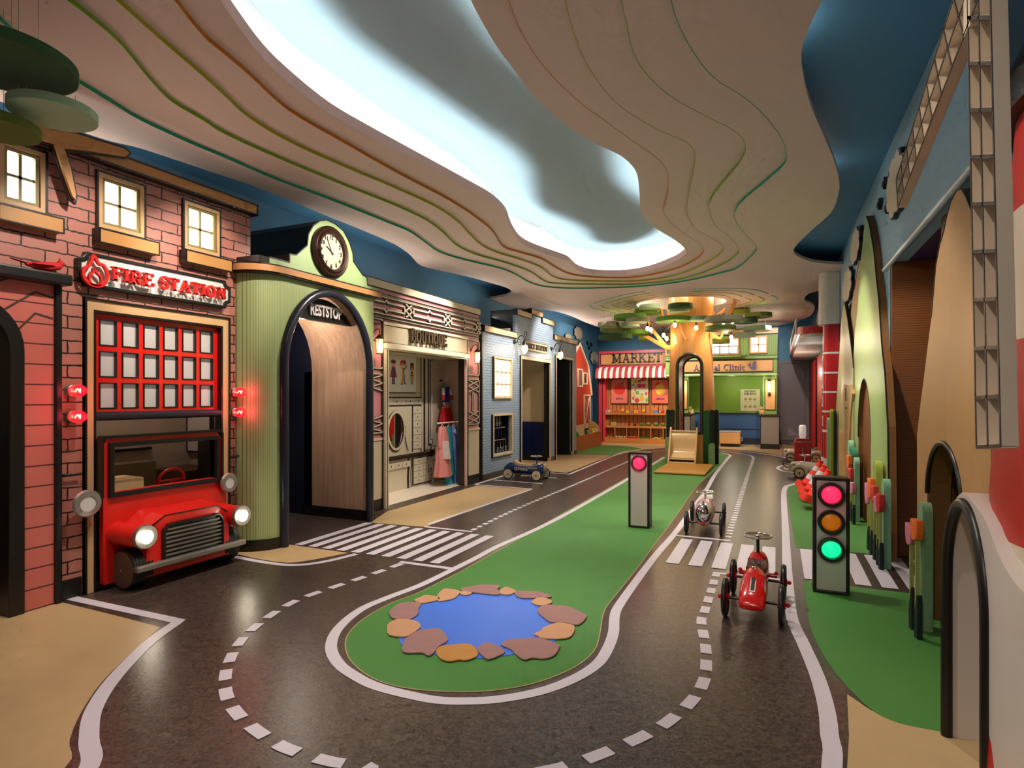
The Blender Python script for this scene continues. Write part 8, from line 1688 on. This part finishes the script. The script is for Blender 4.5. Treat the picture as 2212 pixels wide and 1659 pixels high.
# ================================================================== ride-on cars
def car(name, label, cat, body, paint, wheelm, rimm, wb, track, wr_, wt, loc, rot, sw=(0, .3, .075), extra=None, spoke=False, seat=None, fend=False):
    """local frame: +y forward, wheels at y=0 (rear) and y=wb (front)"""
    t = thing(name, label, cat, (0, 0, 0))
    n = 24; b = MB(); vs = []
    for (y, hw, z0, z1, e) in body:
        for k in range(n):
            a = 2*math.pi*k/n; c, s_ = math.cos(a), math.sin(a)
            vs.append((hw*math.copysign(abs(c)**e, c), y, (z0+z1)/2+(z1-z0)/2*math.copysign(abs(s_)**e, s_)))
    m = len(body); b.add(vs, [(i*n+k, i*n+(k+1) % n, (i+1)*n+(k+1) % n, (i+1)*n+k) for i in range(m-1) for k in range(n)]+[tuple(range(n)), tuple(range((m-1)*n, m*n))])
    bo = b.build('body', paint, t, smooth=50)
    for y in (0, wb):
        ax = MB(); ax.tube([(-track/2, y, wr_), (track/2, y, wr_)], .008, 8); ax.build('axle', BLACK, t, smooth=60)
        for s_ in (-1, 1):
            x = s_*track/2; q = MB()
            q.tube([(x, y+(wr_-wt)*math.cos(2*math.pi*i/28), wr_+(wr_-wt)*math.sin(2*math.pi*i/28)) for i in range(28)], wt, 8, True)
            wh = q.build('wheel', wheelm, t, smooth=60)
            q = MB()
            if spoke:
                for j in range(4): a = math.pi/2*j+.4; q.tube([(x, y, wr_), (x, y+(wr_-wt)*math.cos(a), wr_+(wr_-wt)*math.sin(a))], .007, 6)
                q.lathe([(.022, -.02), (.022, .02)], (x, y, wr_), 'x', 12); q.ball((x+s_*.03, y, wr_), .012)
            else: q.lathe([(0, -.012), (.012, -.014), (wr_-wt*1.6, -.008), (wr_-wt*1.6, .008), (.012, .014), (0, .012)], (x, y, wr_), 'x', 24)
            q.build('wheel_disc', rimm, wh, smooth=40)
            if not spoke: q = MB(); q.ball((x+s_*.013, y, wr_), .008, .012, .012); q.build('hub_nut', BLACK, wh)
    sy, sz, sr = sw
    q = MB(); q.tube([(sr*math.cos(2*math.pi*i/28), sy+sr*math.sin(2*math.pi*i/28), sz) for i in range(28)], .007, 8, True)
    for j in range(3): a = 2*math.pi*j/3+.5; q.tube([(0, sy, sz-.004), (sr*math.cos(a), sy+sr*math.sin(a), sz)], .005, 6)
    q.ball((0, sy, sz), .014, .014, .008); swo = q.build('steering_wheel', CHROME, t, smooth=60)
    zb = [bb for bb in body if bb[0] <= sy][-1][3]
    q = MB(); q.tube([(0, sy, sz), (0, sy+.01, zb-.02)], .009, 8); q.lathe([(.016, -.02), (.008, 0)], (0, sy, sz), 'z', 10); q.build('steering_column', BLACK if spoke else paint, t, smooth=60)
    if extra: extra(t)
    t.location = loc; t.rotation_euler = (0, 0, rot); return t
RCAR = mat('racer_red', '#c4120c', .18, coat=.6)
def redx(t):
    q = MB(); q.prism('x', -.052, .052, cr([(.215, .226), (.235, .185), (.30, .172), (.35, .20), (.365, .240), (.29, .214)], True, 3)); q.build('seat_hollow', mat('seat_dark_red', '#4a1a10', .5), t)
    q = MB(); q.lathe([(.016, .0), (.014, .006), (0, .008)], (0, .165, .236), 'z', 18, sx=1.2); q.build('filler_cap', CHROME, t, smooth=60)
    nm = textmb('1', .185, .003, lambda u, v, w_: (u, -.005+v*.93, .188+v*.31+w_), off=.006, sx=.95); nm.build('number_outline', mat('number_white', '#d8cfc8', .4), t)
    nm = textmb('1', .170, .003, lambda u, v, w_: (u, -.005+v*.93, .190+v*.31+w_), off=.001, sx=.95); nm.build('number', BLACK, t)
    for y in (.42,):
        for s_ in (-1, 1): q = MB(); q.tube([(s_*.05, y, .135), (s_*.105, y, .135)], .013, 8); q.ball((s_*.10, y, .15), .012); q.build('suspension_arm', RCAR, t, smooth=60)
    q = MB(); q.tube([(-.12, .42, .107), (.12, .42, .107)], .005, 6); q.build('steering_rod', CHROME, t)
car('ride_on_racer', 'glossy red ride-on racer with number 1 on its tail, seen from behind', 'toy car',
    [(-.13,.050,.098,.120,.7),(-.12,.062,.090,.135,.7),(-.06,.068,.080,.168,.75),(.02,.070,.072,.200,.8),(.10,.070,.068,.228,.85),(.17,.068,.066,.240,.9),(.21,.066,.066,.225,.9),(.26,.064,.066,.205,.85),(.34,.064,.066,.225,.85),(.40,.062,.068,.268,.9),(.45,.060,.07,.272,.9),(.52,.055,.075,.245,.9),(.58,.048,.082,.215,.9),(.60,.035,.10,.19,.9)],
    RCAR, mat('racer_tyre', '#16151a', .35), RCAR, .42, .28, .104, .0145, (-.115, 3.42, 0), math.radians(-2), sw=(.40, .368, .076), extra=redx, spoke=True)
PKC = mat('racer_pink', '#c99a9a', .22, coat=.5)
def pinkx(t):
    q = MB(); q.lathe([(0, .055), (.03, .052), (.058, .03), (.070, 0)], (0, .575, .185), 'y', 28, sx=1.0, sy=1.3); q.build('chrome_grille', CHROME, t, smooth=60)
    q = MB(); q.tube([(0, .57, .27), (0, .60, .285), (0, .60, .30)], .008, 8); q.build('mascot', CHROME, t, smooth=60)
    q = MB(); q.box(-.022, .022, .640, .646, .105, .12); q.build('red_badge', mat('badge_red', '#c41a1a', .4), t)
    q = MB(); q.prism('x', -.05, .05, cr([(.03, .20), (.02, .30), (.05, .30), (.1, .24)], True, 3)); q.build('white_seat_back', WHITEP, t, bevel=.01)
    q = MB(); q.lathe([(.022, .0), (.02, .006), (0, .008)], (0, .30, .262), 'z', 18); q.build('filler_cap', CHROME, t, smooth=60)
car('ride_on_racer', 'pink ride-on racer with domed chrome grille facing the viewer on the right lane', 'toy car',
    [(-.12,.02,.11,.15,.9),(-.08,.05,.09,.20,.9),(0,.070,.075,.235,.9),(.10,.078,.07,.235,.9),(.25,.082,.068,.262,.9),(.40,.084,.068,.285,.9),(.52,.080,.072,.285,.9),(.57,.076,.078,.280,.9),(.585,.066,.09,.270,.9)],
    PKC, mat('racer_tyre', '#16151a', .35), mat('pink_rim', '#7a5258', .4), .55, .29, .098, .0145, (-.598, 5.93, 0), math.pi+math.radians(2), sw=(.36, .335, .075), extra=pinkx)
BC = mat('police_blue', '#0e2f66', .22, coat=.5); CRR = mat('cream_wheel', '#cdbf9f', .4)
def polx(t):
    q = MB(); q.prism('x', -.05, .05, cr([(.05, .205), (.03, .26), (.06, .262), (.12, .222), (.34, .212), (.34, .195), (.1, .195)], True, 3)); q.build('cream_seat', mat('seat_cream', '#cbb083', .45), t, bevel=.006)
    for s_ in (-1, 1):
        q = textmb('POLICE', .052, .002, lambda u, v, w_: (s_*(.0815+w_), .20+s_*u, .148+v), off=.002, sx=.85); q.build('lettering', mat('decal_white', '#d6d3cc', .4), t)
        q = MB(); q.prism('x', s_*.080, s_*.083, [(.10-s_*.01, .175), (.075-s_*.01, .165), (.078-s_*.01, .135), (.10-s_*.01, .12), (.122-s_*.01, .135), (.125-s_*.01, .165)]); o = q.build('shield_emblem', mat('decal_white', '#d6d3cc', .4), t)
        q = MB(); q.prism('x', s_*.083, s_*.085, ell(.10-s_*.01, .15, .013, .015, 12)); q.build('emblem_star', mat('badge_red', '#c41a1a', .4), o)
        q = MB(); q.box(s_*.078, s_*.082, .28, .42, .158, .185) if s_ > 0 else q.box(-.082, -.078, .28, .42, .158, .185); q.build('silver_panel', SILVER, t)
    q = MB(); q.lathe([(0, .03), (.04, .02), (.055, 0)], (0, .50, .16), 'y', 20, sy=1.2); q.build('chrome_grille', CHROME, t, smooth=60)
    for s_ in (-1, 1): q = MB(); q.ball((s_*.05, .44, .225), .018, .03, .018); q.build('headlight', CHROME, t, smooth=60)
car('ride_on_police_car', 'dark blue POLICE ride-on car with cream wheels parked by the station', 'toy car',
    [(-.14,.02,.115,.15,.9),(-.10,.055,.10,.19,.85),(-.04,.072,.085,.225,.85),(.05,.080,.075,.225,.85),(.12,.082,.072,.205,.85),(.30,.082,.07,.212,.85),(.42,.078,.072,.232,.85),(.48,.070,.08,.228,.85),(.51,.055,.10,.21,.9)],
    BC, mat('police_tyre', '#1d1a18', .4), CRR, .45, .33, .079, .008, (-3.56, 7.965, 0), -math.pi/2+math.radians(-1.5), sw=(.38, .335, .085), extra=polx)
BEI = mat('ride_beige', '#bdb098', .22, coat=.5)
def beix(t):
    for y in (0, .42):
        for s_ in (-1, 1):
            q = MB(); pts = [(s_*.125, y+.098*math.cos(math.radians(a)), .078+.098*math.sin(math.radians(a))) for a in range(10, 176, 15)]
            q.tube([(p[0], p[1], p[2]) for p in pts], .026, 8, flat=.35); q.build('mudguard', mat('mudguard_beige', '#a8997f', .25, coat=.4), t, smooth=60)
    q = MB(); q.prism('x', -.05, .05, cr([(.02, .20), (-.03, .262), (.0, .265), (.06, .225), (.2, .215), (.2, .195)], True, 3)); q.build('brown_seat', mat('seat_taupe', '#857662', .45), t, bevel=.005)
    q = MB(); q.box(-.06, .06, .545, .555, .09, .20); q.tube([(-.12, .56, .085), (.12, .56, .085)], .008, 8); q.build('chrome_bumper', CHROME, t)
    for s_ in (-1, 1): q = MB(); q.ball((s_*.07, .50, .20), .026, .03, .026); q.build('headlight', mat('ride_beige', '#bdb098', .22), t, smooth=60)
bb = [(-.16,.02,.10,.14,.9),(-.12,.06,.085,.185,.85),(-.05,.09,.07,.225,.85),(.05,.095,.065,.225,.85),(.16,.095,.062,.215,.85),(.28,.092,.062,.235,.85),(.40,.08,.065,.238,.85),(.50,.07,.075,.225,.85),(.55,.05,.09,.19,.9)]
ba = car('ride_on_car', 'glossy beige ride-on car nearer the viewer, half behind the red pillar', 'toy car', bb, BEI, mat('police_tyre', '#1d1a18', .4), mat('khaki_wheel', '#a39263', .4), .42, .25, .074, .008, (.80-.0, 9.80, 0), math.pi/2, sw=(.34, .33, .075), extra=beix)
bb2 = copy_tree(ba); bb2['label'] = 'glossy beige ride-on car farther away, behind the petrol pump'; bb2.location = (.66, 12.15, 0)
ba.location = (.73, 9.80, 0)
